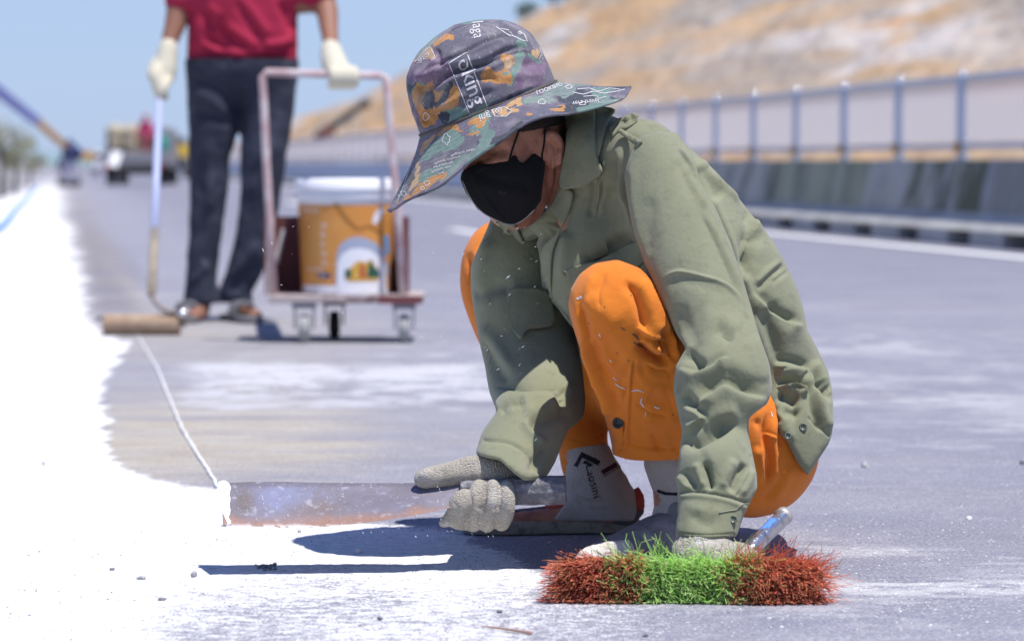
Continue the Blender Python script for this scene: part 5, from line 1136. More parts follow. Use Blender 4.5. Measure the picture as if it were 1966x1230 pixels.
S_STROKES = [
 # elbow pocket and the roll above it
 ('v', [(1312, 672), (1330, 690), (1348, 708)], 13, 13), ('f', [(1300, 706), (1330, 713), (1358, 706), (1385, 690), (1402, 686)], 20, 8), ('c', [(1306, 706), (1335, 713), (1360, 705), (1386, 689)], 4, 5),
 # dark crescent with a lit roll below
 ('v', [(1338, 764), (1362, 738), (1393, 720), (1432, 738), (1468, 756)], 19, 12), ('f', [(1336, 778), (1362, 758), (1392, 741), (1422, 754), (1450, 763), (1476, 764)], 26, 9), ('c', [(1340, 770), (1364, 750), (1392, 735), (1424, 748), (1472, 762)], 5, 4),
 ('v', [(1314, 752), (1324, 770), (1340, 780)], 9, 8), ('f', [(1310, 782), (1328, 786), (1348, 800), (1342, 808), (1312, 832)], 18, 7),
 # second crescent
 ('v', [(1306, 836), (1332, 850), (1364, 836), (1415, 806)], 17, 11), ('f', [(1304, 850), (1334, 862), (1368, 848), (1420, 818)], 24, 7), ('c', [(1308, 846), (1334, 857), (1366, 843), (1410, 818)], 4, 4),
 ('r', [(1345, 822), (1375, 800), (1420, 784)], 16, 6), ('r', [(1355, 890), (1385, 872), (1425, 858)], 24, 4),
 # cuff pleats
 ('v', [(1351, 884), (1358, 908), (1367, 942)], 7, 8), ('c', [(1354, 888), (1361, 912), (1368, 942)], 3, 5), ('r', [(1338, 886), (1344, 912), (1352, 938)], 9, 5),
 ('v', [(1432, 886), (1416, 914), (1401, 946)], 8, 8), ('c', [(1434, 890), (1419, 918), (1404, 948)], 3, 5), ('r', [(1412, 880), (1396, 910), (1384, 942)], 10, 5), ('r', [(1447, 895), (1437, 925), (1420, 952)], 8, 4),
 ('v', [(1312, 900), (1326, 922), (1342, 938)], 8, 5), ('r', [(1300, 912), (1312, 926), (1325, 940)], 7, 4),
 ('c', [(1300, 944), (1340, 943), (1390, 951), (1440, 967)], 3, 5, 'flat'), ('r', [(1302, 952), (1340, 951), (1390, 959), (1436, 975)], 5, 2, 'flat'), ('c', [(1294, 1022), (1350, 1026), (1412, 1024)], 2, 2.5, 'flat'),
 ('c', [(1443, 872), (1440, 905), (1425, 935), (1415, 952)], 2.5, 3, 'flat'), ('v', [(1325, 985), (1345, 1002), (1375, 1010)], 11, 2.5), ('r', [(1310, 968), (1345, 978), (1395, 984)], 10, 2),
 # upper arm
 ('f', [(1345, 352), (1330, 318), (1300, 280)], 18, 3), ('r', [(1300, 285), (1328, 345), (1368, 420), (1402, 500), (1438, 600), (1468, 700)], 8, 4), ('r', [(1345, 398), (1372, 450), (1395, 500), (1420, 560)], 6, 3.5), ('c', [(1338, 398), (1365, 450), (1388, 500), (1412, 560)], 5, 2),
 ('v', [(1300, 300), (1320, 342), (1345, 388)], 14, 4), ('v', [(1248, 372), (1250, 402), (1246, 440), (1238, 500)], 13, 3), ('r', [(1222, 300), (1214, 360), (1222, 430), (1245, 510)], 10, 4), ('v', [(1209, 330), (1207, 380), (1220, 450)], 5, 4),
 ('r', [(1266, 536), (1300, 522), (1345, 530), (1395, 548), (1428, 584)], 4, 3.5), ('v', [(1275, 552), (1310, 538), (1350, 547), (1400, 572)], 12, 2),
 ('v', [(1372, 628), (1394, 640), (1410, 652)], 13, 6), ('c', [(1384, 640), (1398, 648), (1412, 652)], 4, 3), ('r', [(1340, 602), (1385, 616), (1424, 636)], 20, 4), ('v', [(1296, 580), (1326, 640), (1346, 684)], 15, 4), ('r', [(1442, 640), (1462, 690), (1472, 740)], 14, 4),
]
Vs = sculpt(Vs, Fs_, S_STROKES, gain=1.45, noise=[(0.08, 0.0010, 21), (0.02, 0.0002, 22)])
sleeve_n = mesh_np('sleeve', Vs, Fs_, M_OLIVE, shirt)
BV_sn = bvh_of(Vs, Fs_)

# ---- far sleeve
fs = Field((-0.13, 5.32, 0.05), (0.20, 5.98, 0.60), H)
fs.chain(*ribs([(950, 415, 1060, 400, 5.84), (928, 450, 1065, 440, 5.83), (903, 510, 1075, 500, 5.81), (903, 560, 1085, 560, 5.80), (912, 610, 1095, 620, 5.77), (925, 680, 1108, 680, 5.74), (936, 745, 1122, 735, 5.68), (946, 790, 1122, 800, 5.60), (925, 830, 1085, 858, 5.52), (912, 870, 1050, 915, 5.46), (890, 915, 1040, 965, 5.42)]), k=0, per=4)
FS_OUT = [(950, 400), (1080, 400), (1110, 560), (1120, 700), (1126, 770), (1122, 800), (1090, 826), (1078, 855), (1066, 885), (1048, 918), (1008, 922), (992, 912), (960, 884), (912, 872), (925, 828), (955, 790), (940, 756), (936, 740), (926, 682), (912, 608), (904, 560), (902, 510), (935, 440)]
fs.poly(FS_OUT, k=0.008)
fs.chain(*K((985, 885, 5.47, 44), (950, 930, 5.43, 48)), k=0.003, sub=True)
Vf, Ff = subdivide(*fs.mesh(1)); del fs
FS_STROKES = [
 ('c', [(1303, 706), (1335, 716), (1365, 706), (1392, 690)], 5, 6), ('c', [(1312, 838), (1336, 854), (1372, 840)], 5, 6), ('c', [(1395, 724), (1430, 740), (1468, 764)], 5, 5),
 ('c', [(1354, 884), (1360, 910), (1367, 942)], 3.5, 6), ('c', [(1428, 892), (1414, 918), (1401, 948)], 4, 6), ('c', [(1294, 1023), (1350, 1027), (1412, 1025)], 2, 2, 'flat'),
 ('c', [(1300, 948), (1340, 946), (1390, 954), (1440, 970)], 3, 4, 'flat'), ('f', [(1345, 352), (1330, 318), (1300, 280)], 18, 3), ('r', [(1405, 470), (1424, 540), (1445, 620), (1466, 690)], 6, 3),
 ('r', [(1260, 300), (1256, 340), (1262, 380)], 14, 3), ('v', [(1232, 310), (1230, 350), (1236, 400)], 12, 4), ('f', [(1236, 560), (1262, 590), (1286, 640)], 12, -4),
 ('v', [(1330, 980), (1345, 1000), (1370, 1010)], 10, 3), ('r', [(1310, 975), (1340, 985), (1390, 990)], 9, 2.5), ('v', [(1395, 990), (1402, 1006), (1398, 1020)], 6, 3),
 ('f', [(1085, 752), (1060, 742), (1000, 738), (940, 742)], 26, -9),
 ('v', [(940, 748), (1000, 746), (1060, 752), (1088, 758)], 10, 10),
 ('r', [(960, 800), (990, 775), (1040, 760), (1085, 768)], 16, 8),
 ('v', [(1095, 745), (1070, 765), (1090, 772)], 8, 6),
 ('v', [(958, 795), (975, 780), (1010, 775)], 8, 8),
 ('r', [(1000, 790), (1040, 790), (1080, 775)], 14, 6),
 ('v', [(1010, 830), (1050, 800), (1100, 790)], 12, 7),
 ('r', [(1000, 805), (1020, 830), (1048, 858)], 8, 6),
 ('v', [(915, 650), (940, 690), (975, 735)], 16, 7),
 ('r', [(920, 620), (950, 660), (985, 720)], 14, 6),
 ('v', [(905, 575), (950, 550), (990, 552)], 14, 6),
 ('v', [(925, 845), (980, 850), (1020, 880), (1035, 910)], 4, 3, 'flat'),
 ('v', [(1050, 850), (1030, 880), (1020, 910)], 8, 6),
 ('r', [(940, 450), (925, 520), (925, 600)], 14, 5),
]
Vf = sculpt(Vf, Ff, FS_STROKES, gain=1.5, noise=[(0.07, 0.0014, 31), (0.02, 0.0003, 32)])
sleeve_f = mesh_np('sleeve', Vf, Ff, M_OLIVE, shirt)
BV_sf = bvh_of(Vf, Ff)

# ---- collar, placket, flaps, epaulette
B = [BV_shirt, BV_body]
patch('collar', [(1083, 214), (1112, 208), (1141, 206), (1143, 250), (1146, 300), (1154, 331), (1140, 346), (1118, 358), (1095, 362), (1074, 358), (1078, 320), (1086, 280), (1088, 240)], [BV_shirt], 0.020, M_OLIVE, shirt, 0.003, smooth=8, lift=lambda x, y: 0.010 * max(0, (y - 300) / 60) + 0.004 * math.sin((x - 1085) / 18))
patch('collar', [(1141, 207), (1160, 205), (1178, 210), (1170, 230), (1158, 262), (1150, 300), (1145, 296)], [BV_shirt], 0.012, M_OLIVE, shirt, 0.003, smooth=6)
patch('epaulette', [(1170, 245), (1185, 228), (1218, 216), (1225, 222), (1222, 232), (1200, 246), (1186, 250), (1175, 262)], [BV_shirt, BV_sn], 0.011, M_OLIVE, shirt, 0.003, smooth=16, curve=False)
patch('shoulder_loop', [(1184, 252), (1192, 247), (1232, 270), (1220, 280)], [BV_shirt, BV_sn], 0.011, M_OLIVE, shirt, 0.003, smooth=16, curve=False)
patch('front_edge', [(1074, 360), (1092, 364), (1100, 380), (1082, 432), (1060, 480), (1056, 540), (1062, 575), (1090, 612), (1070, 608), (1050, 588), (1042, 562), (1038, 520), (1040, 480), (1060, 455), (1080, 434), (1066, 412), (1062, 392)], B, 0.012, M_OLIVE, shirt, 0.003, smooth=6)
patch('front_edge', [(952, 428), (984, 430), (996, 448), (1006, 476), (1006, 500), (1018, 545), (1050, 590), (1036, 584), (1012, 556), (1000, 530), (996, 500), (990, 470), (975, 452)], B, 0.012, M_OLIVE, shirt, 0.003, smooth=6)
patch('pocket_flap', [(973, 556), (1000, 552), (1046, 556), (1060, 580), (1066, 612), (1060, 624), (1035, 628), (1012, 632), (1000, 650), (985, 634), (974, 614)], [BV_shirt, BV_sf], 0.010, M_OLIVE, shirt, 0.003, smooth=3, lift=lambda x, y: 0.008 * max(0, (y - 560) / 80))
patch('pocket_flap', [(1084, 521), (1100, 512), (1150, 500), (1205, 470), (1228, 462), (1240, 500), (1180, 560), (1100, 560)], [BV_shirt], 0.004, M_OLIVE, shirt, 0.0025, smooth=3, curve=False)
def disc_on(name, px, py, rpx, d, m, parent, th=0.003, holes=True):
    c = P(px, py, d); ax = norm(CAM0 - c)
    r = rpx * d / F
    prof = [(0.0001, 0), (r * 0.55, 0), (r * 0.65, th * 0.5), (r * 0.9, th * 0.6), (r, th * 0.2), (r, -th), (0.0001, -th)]
    parts = [lathe_geo(prof, c, 20, ax)]
    if holes:
        u = norm(np.cross(ax, (0, 0, 1))); v = np.cross(u, ax)
        for a, b in ((-1, -1), (1, -1), (1, 1), (-1, 1)):
            parts.append(lathe_geo([(0.0001, 0.0006), (r * 0.13, 0.0006), (r * 0.13, -0.0005)], c + (u * a + v * b) * r * 0.24, 6, ax))
    return geo_obj(name, parts, m, parent, True)
# ---------------------------------------------------------------- bucket hat
hat = bpy.data.objects.new('hat', None); link(hat, worker)
HU = norm((-0.37, -0.035, 0.93)); HR = np.array((0.93, 0.0, 0.37)); HR = norm(HR - HU * (HR @ HU)); HV = np.cross(HR, HU)
if HV[1] > 0: HV = -HV
HB = P(936, 206, 5.62); PX = 5.62 / F
NT = 900
th = np.linspace(0, 2 * np.pi, NT, endpoint=False); ct, st_ = np.cos(th), np.sin(th)      # ct: along HR, st_: towards the camera
def camo(V, u, v, back):
    """printed camouflage: colour only"""
    n1 = noise3(V, 0.055, 41, 2); n2 = noise3(V, 0.045, 57, 2); n3 = noise3(V, 0.05, 73, 2); n4 = noise3(V, 0.012, 83, 3)
    col = np.tile((0.125, 0.110, 0.150), (len(V), 1))
    def put(m, c): col[m] = c
    put(n1 > 0.12, (0.105, 0.105, 0.140)); put(n1 > 0.30, (0.165, 0.12, 0.165))
    put(n2 > 0.20, (0.045, 0.05, 0.065)); put(n3 > 0.22, (0.13, 0.20, 0.175)); put((n3 < -0.33) & back, (0.50, 0.27, 0.09))
    def blob(pts, c, wob=5.0):
        q = catmull(np.vstack([pts, pts[:1]]), 4)[:-1]; lo, hi = q.min(0) - 12, q.max(0) + 12
        m = (~back) & (u > lo[0]) & (u < hi[0]) & (v > lo[1]) & (v < hi[1]); i = np.where(m)[0]
        if len(i) == 0: return
        s = poly_sd(u[i], v[i], q) + wob * noise3(V[i], 0.012, 5)
        col[i[s < 0]] = c
    TAN = (0.46, 0.28, 0.13); ORG = (0.42, 0.20, 0.065); TEA = (0.135, 0.215, 0.185); DK = (0.04, 0.046, 0.06); PUR = (0.155, 0.10, 0.16); BR = (0.24, 0.13, 0.055); GR = (0.110, 0.102, 0.130)
    for pts, c in [
        ([(860, 62), (900, 45), (960, 42), (1010, 60), (1040, 100), (1060, 140), (1040, 158), (990, 178), (930, 200), (880, 226), (850, 240), (825, 180), (790, 140), (810, 105)], GR),
        ([(985, 118), (1015, 105), (1040, 110), (1050, 135), (1040, 158), (1005, 172), (985, 160), (975, 140)], PUR),
        ([(790, 115), (830, 95), (850, 110), (870, 135), (850, 165), (810, 160), (785, 150)], PUR),
        ([(985, 108), (1000, 98), (1010, 108), (1000, 130), (990, 150), (980, 165), (972, 160), (978, 140), (975, 118)], TEA),
        ([(800, 160), (822, 160), (830, 150), (836, 170), (850, 172), (870, 165), (884, 168), (880, 190), (878, 205), (850, 225), (830, 240), (812, 245), (800, 215), (792, 190)], ORG),
        ([(806, 175), (820, 172), (826, 185), (815, 200), (804, 195)], BR), ([(855, 160), (868, 158), (866, 182), (850, 200), (838, 212), (832, 200), (845, 185)], DK),
        ([(818, 178), (830, 172), (838, 182), (832, 205), (822, 212), (812, 200)], DK), ([(815, 212), (836, 215), (840, 232), (826, 240), (810, 232)], (0.34, 0.15, 0.03)),
        ([(858, 212), (880, 205), (896, 212), (898, 222), (870, 232), (852, 236), (846, 224)], TEA), ([(846, 215), (858, 218), (862, 232), (848, 240), (840, 228)], DK),
        ([(830, 84), (845, 72), (865, 66), (872, 70), (858, 80), (836, 88)], ORG),
        ([(926, 138), (935, 130), (952, 140), (965, 130), (960, 112), (970, 107), (984, 108), (988, 122), (980, 135), (984, 150), (975, 162), (958, 160), (940, 158), (925, 160)], ORG),
        ([(962, 140), (975, 136), (978, 144), (968, 146)], TEA), ([(966, 120), (976, 112), (984, 120), (980, 134), (968, 132)], (0.56, 0.34, 0.17)),
        ([(1020, 97), (1026, 93), (1031, 98), (1036, 95), (1038, 102), (1031, 112), (1024, 110)], TAN), ([(1012, 98), (1022, 108), (1036, 115), (1030, 120), (1016, 112)], TEA),
        ([(1000, 74), (1012, 82), (1004, 92), (990, 90), (976, 88), (990, 82)], TEA),
        ([(796, 116), (812, 100), (826, 92), (836, 112), (820, 112), (800, 122)], TAN),
        # brim
        ([(910, 245), (922, 226), (935, 228), (930, 240), (922, 246)], TAN), ([(905, 232), (935, 222), (930, 236), (920, 246), (912, 240), (900, 240)], ORG),
        ([(945, 212), (975, 198), (1000, 190), (1000, 200), (985, 205), (996, 212), (985, 216), (960, 222), (945, 222)], TAN), ([(975, 205), (990, 200), (985, 208), (975, 211)], GR),
        ([(864, 240), (876, 232), (878, 245), (890, 252), (880, 254), (868, 250)], ORG), ([(893, 258), (925, 250), (920, 256), (900, 262)], ORG),
        ([(838, 255), (865, 243), (862, 252), (850, 262), (838, 264)], ORG), ([(806, 290), (818, 270), (838, 258), (832, 270), (818, 285), (808, 298)], TAN),
        ([(832, 268), (850, 258), (870, 252), (892, 262), (890, 278), (876, 286), (840, 292), (822, 305), (806, 308), (820, 285)], TEA),
        ([(878, 285), (905, 260), (925, 262), (905, 284), (880, 300), (850, 318), (830, 325), (800, 340), (795, 330), (830, 310)], GR),
        ([(818, 330), (850, 318), (840, 332), (820, 345), (800, 356), (802, 344)], TEA),
        ([(798, 330), (804, 318), (808, 322), (802, 345), (792, 362), (786, 362), (794, 345)], TAN), ([(806, 352), (830, 340), (850, 332), (855, 338), (826, 356), (800, 370), (790, 372)], ORG),
        ([(790, 378), (770, 388), (760, 392), (768, 384), (785, 374)], ORG), ([(796, 312), (804, 300), (806, 306), (798, 320)], TAN),
        ([(1010, 220), (1024, 214), (1030, 216), (1015, 224)], ORG), ([(1058, 209), (1080, 205), (1088, 207), (1070, 213)], ORG),
        ([(1060, 165), (1085, 155), (1105, 170), (1090, 185), (1060, 185), (1040, 188), (1045, 175)], (0.16, 0.20, 0.19)),
    ]: blob(pts, c)
    col *= (1.0 + 0.20 * n4 + 0.12 * noise3(V, 0.004, 91, 2))[:, None]
    dust = np.clip((noise3(V, 0.03, 111, 3) - 0.0) * 1.3, 0, 0.5) * (0.5 + 0.5 * noise3(V, 0.003, 97, 2))
    col = col * (1 - np.clip(dust, 0, 1))[:, None] + np.array((0.36, 0.34, 0.33)) * np.clip(dust, 0, 1)[:, None]
    speck = noise3(V, 0.0022, 131, 1) > 0.78
    col[speck] = col[speck] * 0.4 + 0.28
    return np.clip(col, 0.005, 0.8)
M_HAT = mat('camouflage_cotton', (0.2, 0.2, 0.2), 0.9, bump=[(1200, 0.25), (140, 0.12)], attr='print', sheen=0.1)
M_HATIN = mat('dark_green_lining', (0.05, 0.075, 0.05), 0.95)
def grid_faces(nr, nt, flip=False):
    i, j = np.meshgrid(np.arange(nr - 1), np.arange(nt), indexing='ij'); j2 = (j + 1) % nt
    q = np.stack([i * nt + j, i * nt + j2, (i + 1) * nt + j2, (i + 1) * nt + j], -1).reshape(-1, 4)
    return q[:, ::-1] if flip else q
# crown
cp = catmull([(139, -3), (140, 12), (138, 45), (135, 75), (127, 104), (110, 126), (82, 147), (52, 159), (24, 165), (1.5, 167)], 14)
rr = cp[:, 0:1] * PX; hh = cp[:, 1:2] * PX
V = HB + ((rr * ct)[..., None] * HR + (rr * st_)[..., None] * HV + (hh + 0 * ct)[..., None] * HU)
V = V.reshape(-1, 3); Fc = grid_faces(len(cp), NT)
if (normals(V, Fc)[NT * 20 + 225] @ HV) < 0: Fc = Fc[:, ::-1]
H_STROKES = [
 ('s', [(800, 190), (830, 165), (868, 140), (930, 122), (975, 98), (1030, 88)], 7, 7), ('v', [(838, 150), (868, 132), (900, 125)], 8, 7),
 ('f', [(1030, 96), (985, 100), (935, 118), (880, 128), (840, 150)], 14, 5),
 ('s', [(812, 152), (830, 130), (870, 112), (930, 82), (975, 68), (1010, 66)], 4, 3.5), ('v', [(795, 170), (820, 160), (850, 150)], 9, 8), ('r', [(790, 150), (825, 145), (850, 128)], 10, 7),
 ('v', [(830, 225), (870, 212), (910, 190), (960, 170)], 7, 5), ('r', [(820, 212), (860, 200), (900, 178)], 9, 5),
 ('v', [(800, 215), (815, 230), (835, 245)], 8, 6), ('r', [(790, 200), (808, 235), (815, 250)], 8, 5),
 ('v', [(860, 236), (920, 214), (985, 188), (1045, 162)], 5, 4), ('v', [(1000, 130), (1030, 120), (1050, 128)], 9, 4), ('r', [(960, 150), (1010, 145), (1050, 150)], 9, 3),
 ('v', [(840, 92), (842, 110), (850, 130)], 6, 5), ('v', [(900, 150), (930, 148), (960, 160)], 8, 4),
]
V = sculpt(V, Fc, H_STROKES, gain=1.25, noise=[(0.045, 0.0022, 61), (0.016, 0.0008, 62)])
u_, v_ = proj(V); back = ((V - HB) @ HV) < 0
crown = mesh_np('crown', V, Fc, M_HAT, hat, attrs={'print': camo(V, u_, v_, back)})
Vc_hat, Fc_hat = V, Fc
# hat band seam
bp = HB + ((141 * PX * ct)[:, None] * HR + (141 * PX * st_)[:, None] * HV + (-2 * PX) * HU)
Vt_, Ft_ = tube_geo(np.vstack([bp[::6], bp[:1]]), 0.0022, 6, False)
mesh_np('seam', Vt_, Ft_, mat('seam_tape', (0.10, 0.085, 0.07), 0.9), hat)
# brim
XU = np.array([-249, -158, -101, -49, 25, 83, 139, 191, 230, 267.0]); XW = np.array([-112, -99, -87, -70, -54, -50, -59, -72, -76, -67.0])
ro = 249 + 18 * (ct + 1) / 2 + 4 * np.sin(3 * th)
edge_n = np.interp(ro * ct, XU, XW)
edge_f = np.interp(ct, [-1, -0.5, 0, 0.5, 1], [-112, -80, -38, -40, -67])
wf = np.clip(0.5 + st_ * 2.2, 0, 1); edge = edge_n * wf + edge_f * (1 - wf)
kk_ = np.ones(41) / 41; edge = np.convolve(np.r_[edge[-20:], edge, edge[:20]], kk_, 'valid')
tt = np.linspace(0, 1, 120)[:, None]
rr = (139 + (ro - 139) * tt) * PX; hh = edge * (tt ** 0.82) * PX
hh = hh + 3.0 * PX * np.sin(5 * th + 1.0) * tt * (1 - 0.3 * tt) + 2.0 * PX * np.sin(11 * th) * tt
ring = 0.00035 * np.abs(np.sin(tt * 14 * np.pi)) * np.clip(tt * 20, 0, 1)
hh = hh + ring
V = HB + ((rr * ct)[..., None] * HR + (rr * st_)[..., None] * HV + hh[..., None] * HU)
V = V.reshape(-1, 3); Fc = grid_faces(120, NT, True)
if (normals(V, Fc)[NT * 60 + 225] @ HU) < 0: Fc = Fc[:, ::-1]
V = V + normals(V, Fc) * (noise3(V, 0.03, 66, 2) * 0.0015)[:, None]
u_, v_ = proj(V); back = ((V - HB) @ HV) < 0
brim = mesh_np('brim', V, Fc, M_HAT, hat, attrs={'print': camo(V, u_, v_, back) * (1 - 0.22 * np.repeat(np.abs(np.cos(tt[:, 0] * 14 * np.pi)) ** 8, NT))[:, None]})
brim.data.materials.append(M_HATIN)
sm = brim.modifiers.new('thick', 'SOLIDIFY'); sm.thickness = 0.003; sm.offset = -1; sm.material_offset = 1; sm.material_offset_rim = 0
BV_hat = [bvh_of(Vc_hat, Fc_hat), bvh_of(V, Fc)]
Vbr, Fbr = V, Fc
# rolled rim
e0 = V.reshape(120, NT, 3)[-1]
Vt_, Ft_ = tube_geo(np.vstack([e0[::5], e0[:1]]) - HU * 0.0012, 0.0026, 8, False)
uu_, vv_ = proj(Vt_); mesh_np('rim', Vt_, Ft_, M_HAT, hat, attrs={'print': camo(Vt_, uu_, vv_, ((Vt_ - HB) @ HV) < 0)})

# ---- white print: lettering and outline doodles, laid on the cloth
def on_surf(p2, bvhs, off):
    o0 = Vector(CAM0); out = np.zeros((len(p2), 3)); ok = np.zeros(len(p2), bool)
    for i, q in enumerate(p2):
        d = (Vector(P(q[0], q[1], 5.0)) - o0).normalized(); best = None
        for b in bvhs:
            h = b.ray_cast(o0, d)
            if h[0] is not None and (best is None or h[3] < best[3]): best = h
        if best is not None:
            n = best[1]
            if n.dot(d) > 0: n = -n
            out[i] = best[0] + n * off; ok[i] = True
    return out, ok
def fold_tris(V, Fm, ok):
    Fm = np.asarray(Fm); return V, Fm[ok[Fm].all(1)]
def line_2d(pts, w, closed=False):
    pts = np.asarray(pts, float)
    if closed: pts = np.vstack([pts, pts[:1]])
    q = [pts[0]]
    for a, b in zip(pts[:-1], pts[1:]):
        m = max(1, int(np.linalg.norm(b - a) / 5))
        for j in range(1, m + 1): q.append(a + (b - a) * j / m)
    q = np.array(q); t = np.gradient(q, axis=0); t /= np.linalg.norm(t, axis=1)[:, None] + 1e-9; n = np.column_stack([-t[:, 1], t[:, 0]]) * w / 2
    v = np.vstack([q + n, q - n]); m = len(q)
    f = [(i, i + 1, m + i) for i in range(m - 1)] + [(i + 1, m + i + 1, m + i) for i in range(m - 1)]
    return v, np.array(f)
def decal(name, items, bvhs, off, m, parent):
    vs, fs, n = [], [], 0
    for v2, f in items:
        V3, ok = on_surf(v2, bvhs, off); keep = f[ok[f].all(1)]
        if len(keep) == 0: continue
        ed = np.linalg.norm(V3[keep[:, 0]] - V3[keep[:, 1]], axis=1); keep = keep[ed < 0.03]
        vs.append(V3); fs.append(keep + n); n += len(V3)
    V, Fd = np.concatenate(vs), np.concatenate(fs)
    d1 = V[Fd[:, 1]] - V[Fd[:, 0]]; d2 = V[Fd[:, 2]] - V[Fd[:, 0]]
    fl = (np.cross(d1, d2) * (CAM0 - V[Fd[:, 0]])).sum(1) < 0; Fd[fl] = Fd[fl][:, ::-1]
    return mesh_np(name, V, Fd, m, parent, False)
M_WPRINT = mat('white_print', (0.62, 0.60, 0.60), 0.85, var=[(300, (0.25, 0.24, 0.26), 0.5, 0.7)])
hd = []
hd.append(line_2d([(862, 122), (896, 101), (936, 206), (902, 220)], 1.8, True))
dx = np.array((0.34, 0.94)); dy = np.array((0.91, -0.41))
hd.append(text_2d('oking', ((877, 118), dx * 43, dy * 42), 0.008))
hd.append(text_2d('laga', ((907, 42), (2, 22), (30, -3))))
hd.append(text_2d('ara', ((802, 116), (17, -14), (8, 16))))
hd.append(line_2d([(797, 120), (812, 103), (826, 90), (836, 112), (828, 116)], 1.6))
hd.append(text_2d('ing', ((918, 222), (19, -5), (6, 20))))
hd.append(text_2d('(o)', ((944, 214), (16, -5), (5, 14))))
hd.append(line_2d([(944, 212), (968, 206), (984, 214), (972, 224), (950, 224)], 1.4, True))
hd.append(text_2d('LOOKING Gogo', ((1028, 176), (11, -4), (4, 10))))
hd.append(text_2d('vers travel', ((1098, 196), (12, -1.5), (3, 12))))
def scrib(cx, cy, r, n, sd, sy=1.0):
    rg = random.Random(sd); a = [2 * math.pi * i / n for i in range(n)]
    return [(cx + r * (0.5 + 0.6 * rg.random()) * math.cos(t), cy + sy * r * (0.5 + 0.6 * rg.random()) * math.sin(t)) for t in a]
for cx, cy, r, sd, sy in ((858, 268, 10, 3, 1.4), (1040, 196, 9, 5, 0.7), (820, 352, 7, 6, 0.9), (812, 362, 6, 8, 0.8), (1092, 168, 9, 9, 0.6), (818, 224, 9, 12, 1.1), (1118, 200, 9, 13, 0.5), (776, 372, 8, 14, 0.8)):
    q0 = scrib(cx, cy, r * 0.85, 12, sd, sy); hd.append(line_2d(catmull(q0 + q0[:1], 3), 1.2))
hd.append(line_2d([(952, 52), (970, 64), (990, 72), (1002, 78), (1012, 80), (1006, 66), (996, 62)], 1.4)); hd.append(line_2d(scrib(998, 64, 4, 8, 3), 1.2, True))
hd.append(line_2d([(962, 56), (975, 58), (985, 68), (978, 70), (966, 62)], 1.2)); hd.append(line_2d([(1035, 92), (1040, 104), (1034, 114)], 1.2))
hd.append(line_2d([(1100, 178), (1120, 182), (1140, 176), (1160, 180), (1185, 176), (1200, 172)], 1.3)); hd.append(line_2d([(1108, 172), (1130, 170), (1150, 176), (1170, 170), (1190, 172)], 1.1))
hd.append(line_2d([(1120, 186), (1145, 184), (1150, 190), (1165, 186)], 1.1))
for k, (tx, x, y) in enumerate((('Magazine leader', 866, 297), ('Pioneer custome', 834, 312), ('we a journey', 832, 320), ('Material wen', 828, 328), ('fine ', 842, 332))):
    hd.append(text_2d(tx, ((x, y), (7.2, -1.9), (2.0, 7.2))))
for i in range(10):
    x0 = 762 + i * 3.0; y0 = 392 - i * 8; hd.append(line_2d([(x0, y0), (x0 + 5, y0 - 14), (x0 + 2, y0 - 20)], 1.0))
decal('lettering', hd, BV_hat, 0.0007, M_WPRINT, hat)['kind'] = 'stuff'

# ---------------------------------------------------------------- face mask
fm = Field(hp(0.04, 0, -0.06) - 0.15, hp(0.04, 0, -0.06) + 0.15, 0.0028)
fm.ellipsoid(hp(0.036, 0, -0.044), RH, (0.084, 0.0755, 0.088), k=0)
fm.chain([hp(0.104, 0, -0.012), hp(0.122, 0, -0.045), hp(0.120, 0, -0.070), hp(0.090, 0, -0.104)], [0.010, 0.014, 0.016, 0.018], k=0.05)
fm.chain([hp(0.06, 0, -0.108), hp(0.00, 0.03, -0.09)], [0.030, 0.030], k=0.03)
fm.poly([(887, 330), (902, 321), (916, 317), (947, 312), (972, 303), (984, 297), (992, 300), (996, 310), (1004, 314), (1013, 308), (1020, 297), (1028, 290), (1050, 295), (1046, 330), (1042, 356), (1039, 384), (1025, 405), (1002, 425), (980, 433), (945, 420), (916, 401), (895, 371), (884, 344)], k=0.003)
Vm, Fm = fm.mesh(1)
Vm = sculpt(Vm, Fm, [('v', [(905, 322), (950, 345), (1000, 355), (1035, 360)], 12, 2.5), ('r', [(900, 345), (950, 362), (1020, 372)], 14, 2), ('r', [(905, 330), (918, 360), (940, 395), (968, 425)], 4, 1.5, 'flat')], noise=[(0.03, 0.001, 9)])
mask = mesh_np('face_mask', Vm, Fm, M_MASK, worker)
BVm = bvh_of(Vm, Fm)
decal('lettering', [text_2d('N.T', ((958, 372), (10, 2), (-2, -9)))], [BVm], 0.0006, mat('grey_print', (0.05, 0.05, 0.055), 0.8), mask)['kind'] = 'stuff'
for pts in ([(1004, 222), (1000, 240), (992, 262), (984, 285), (979, 302), (977, 312)], [(1046, 246), (1046, 262), (1044, 278), (1041, 296), (1040, 308)]):
    q = catmull(pts, 5); V3, ok = on_surf(q, [BV_body, BVm], 0.0012); V3 = V3[ok]
    V3 = relax(V3, np.array([(i, i + 1, i) for i in range(len(V3) - 1)]), 2)
    Vt_, Ft_ = tube_geo(V3, 0.0016, 8); mesh_np('strap', Vt_, Ft_, M_MASK, mask)
q = catmull([(888, 346), (900, 374), (920, 402), (948, 420), (980, 431), (1004, 422), (1026, 402)], 5); V3, ok = on_surf(q, [BVm], 0.0004); V3 = V3[ok]
Vt_, Ft_ = tube_geo(V3, 0.0009, 6); mesh_np('hem_stitching', Vt_, Ft_, mat('pale_thread', (0.4, 0.38, 0.36), 0.9), mask)

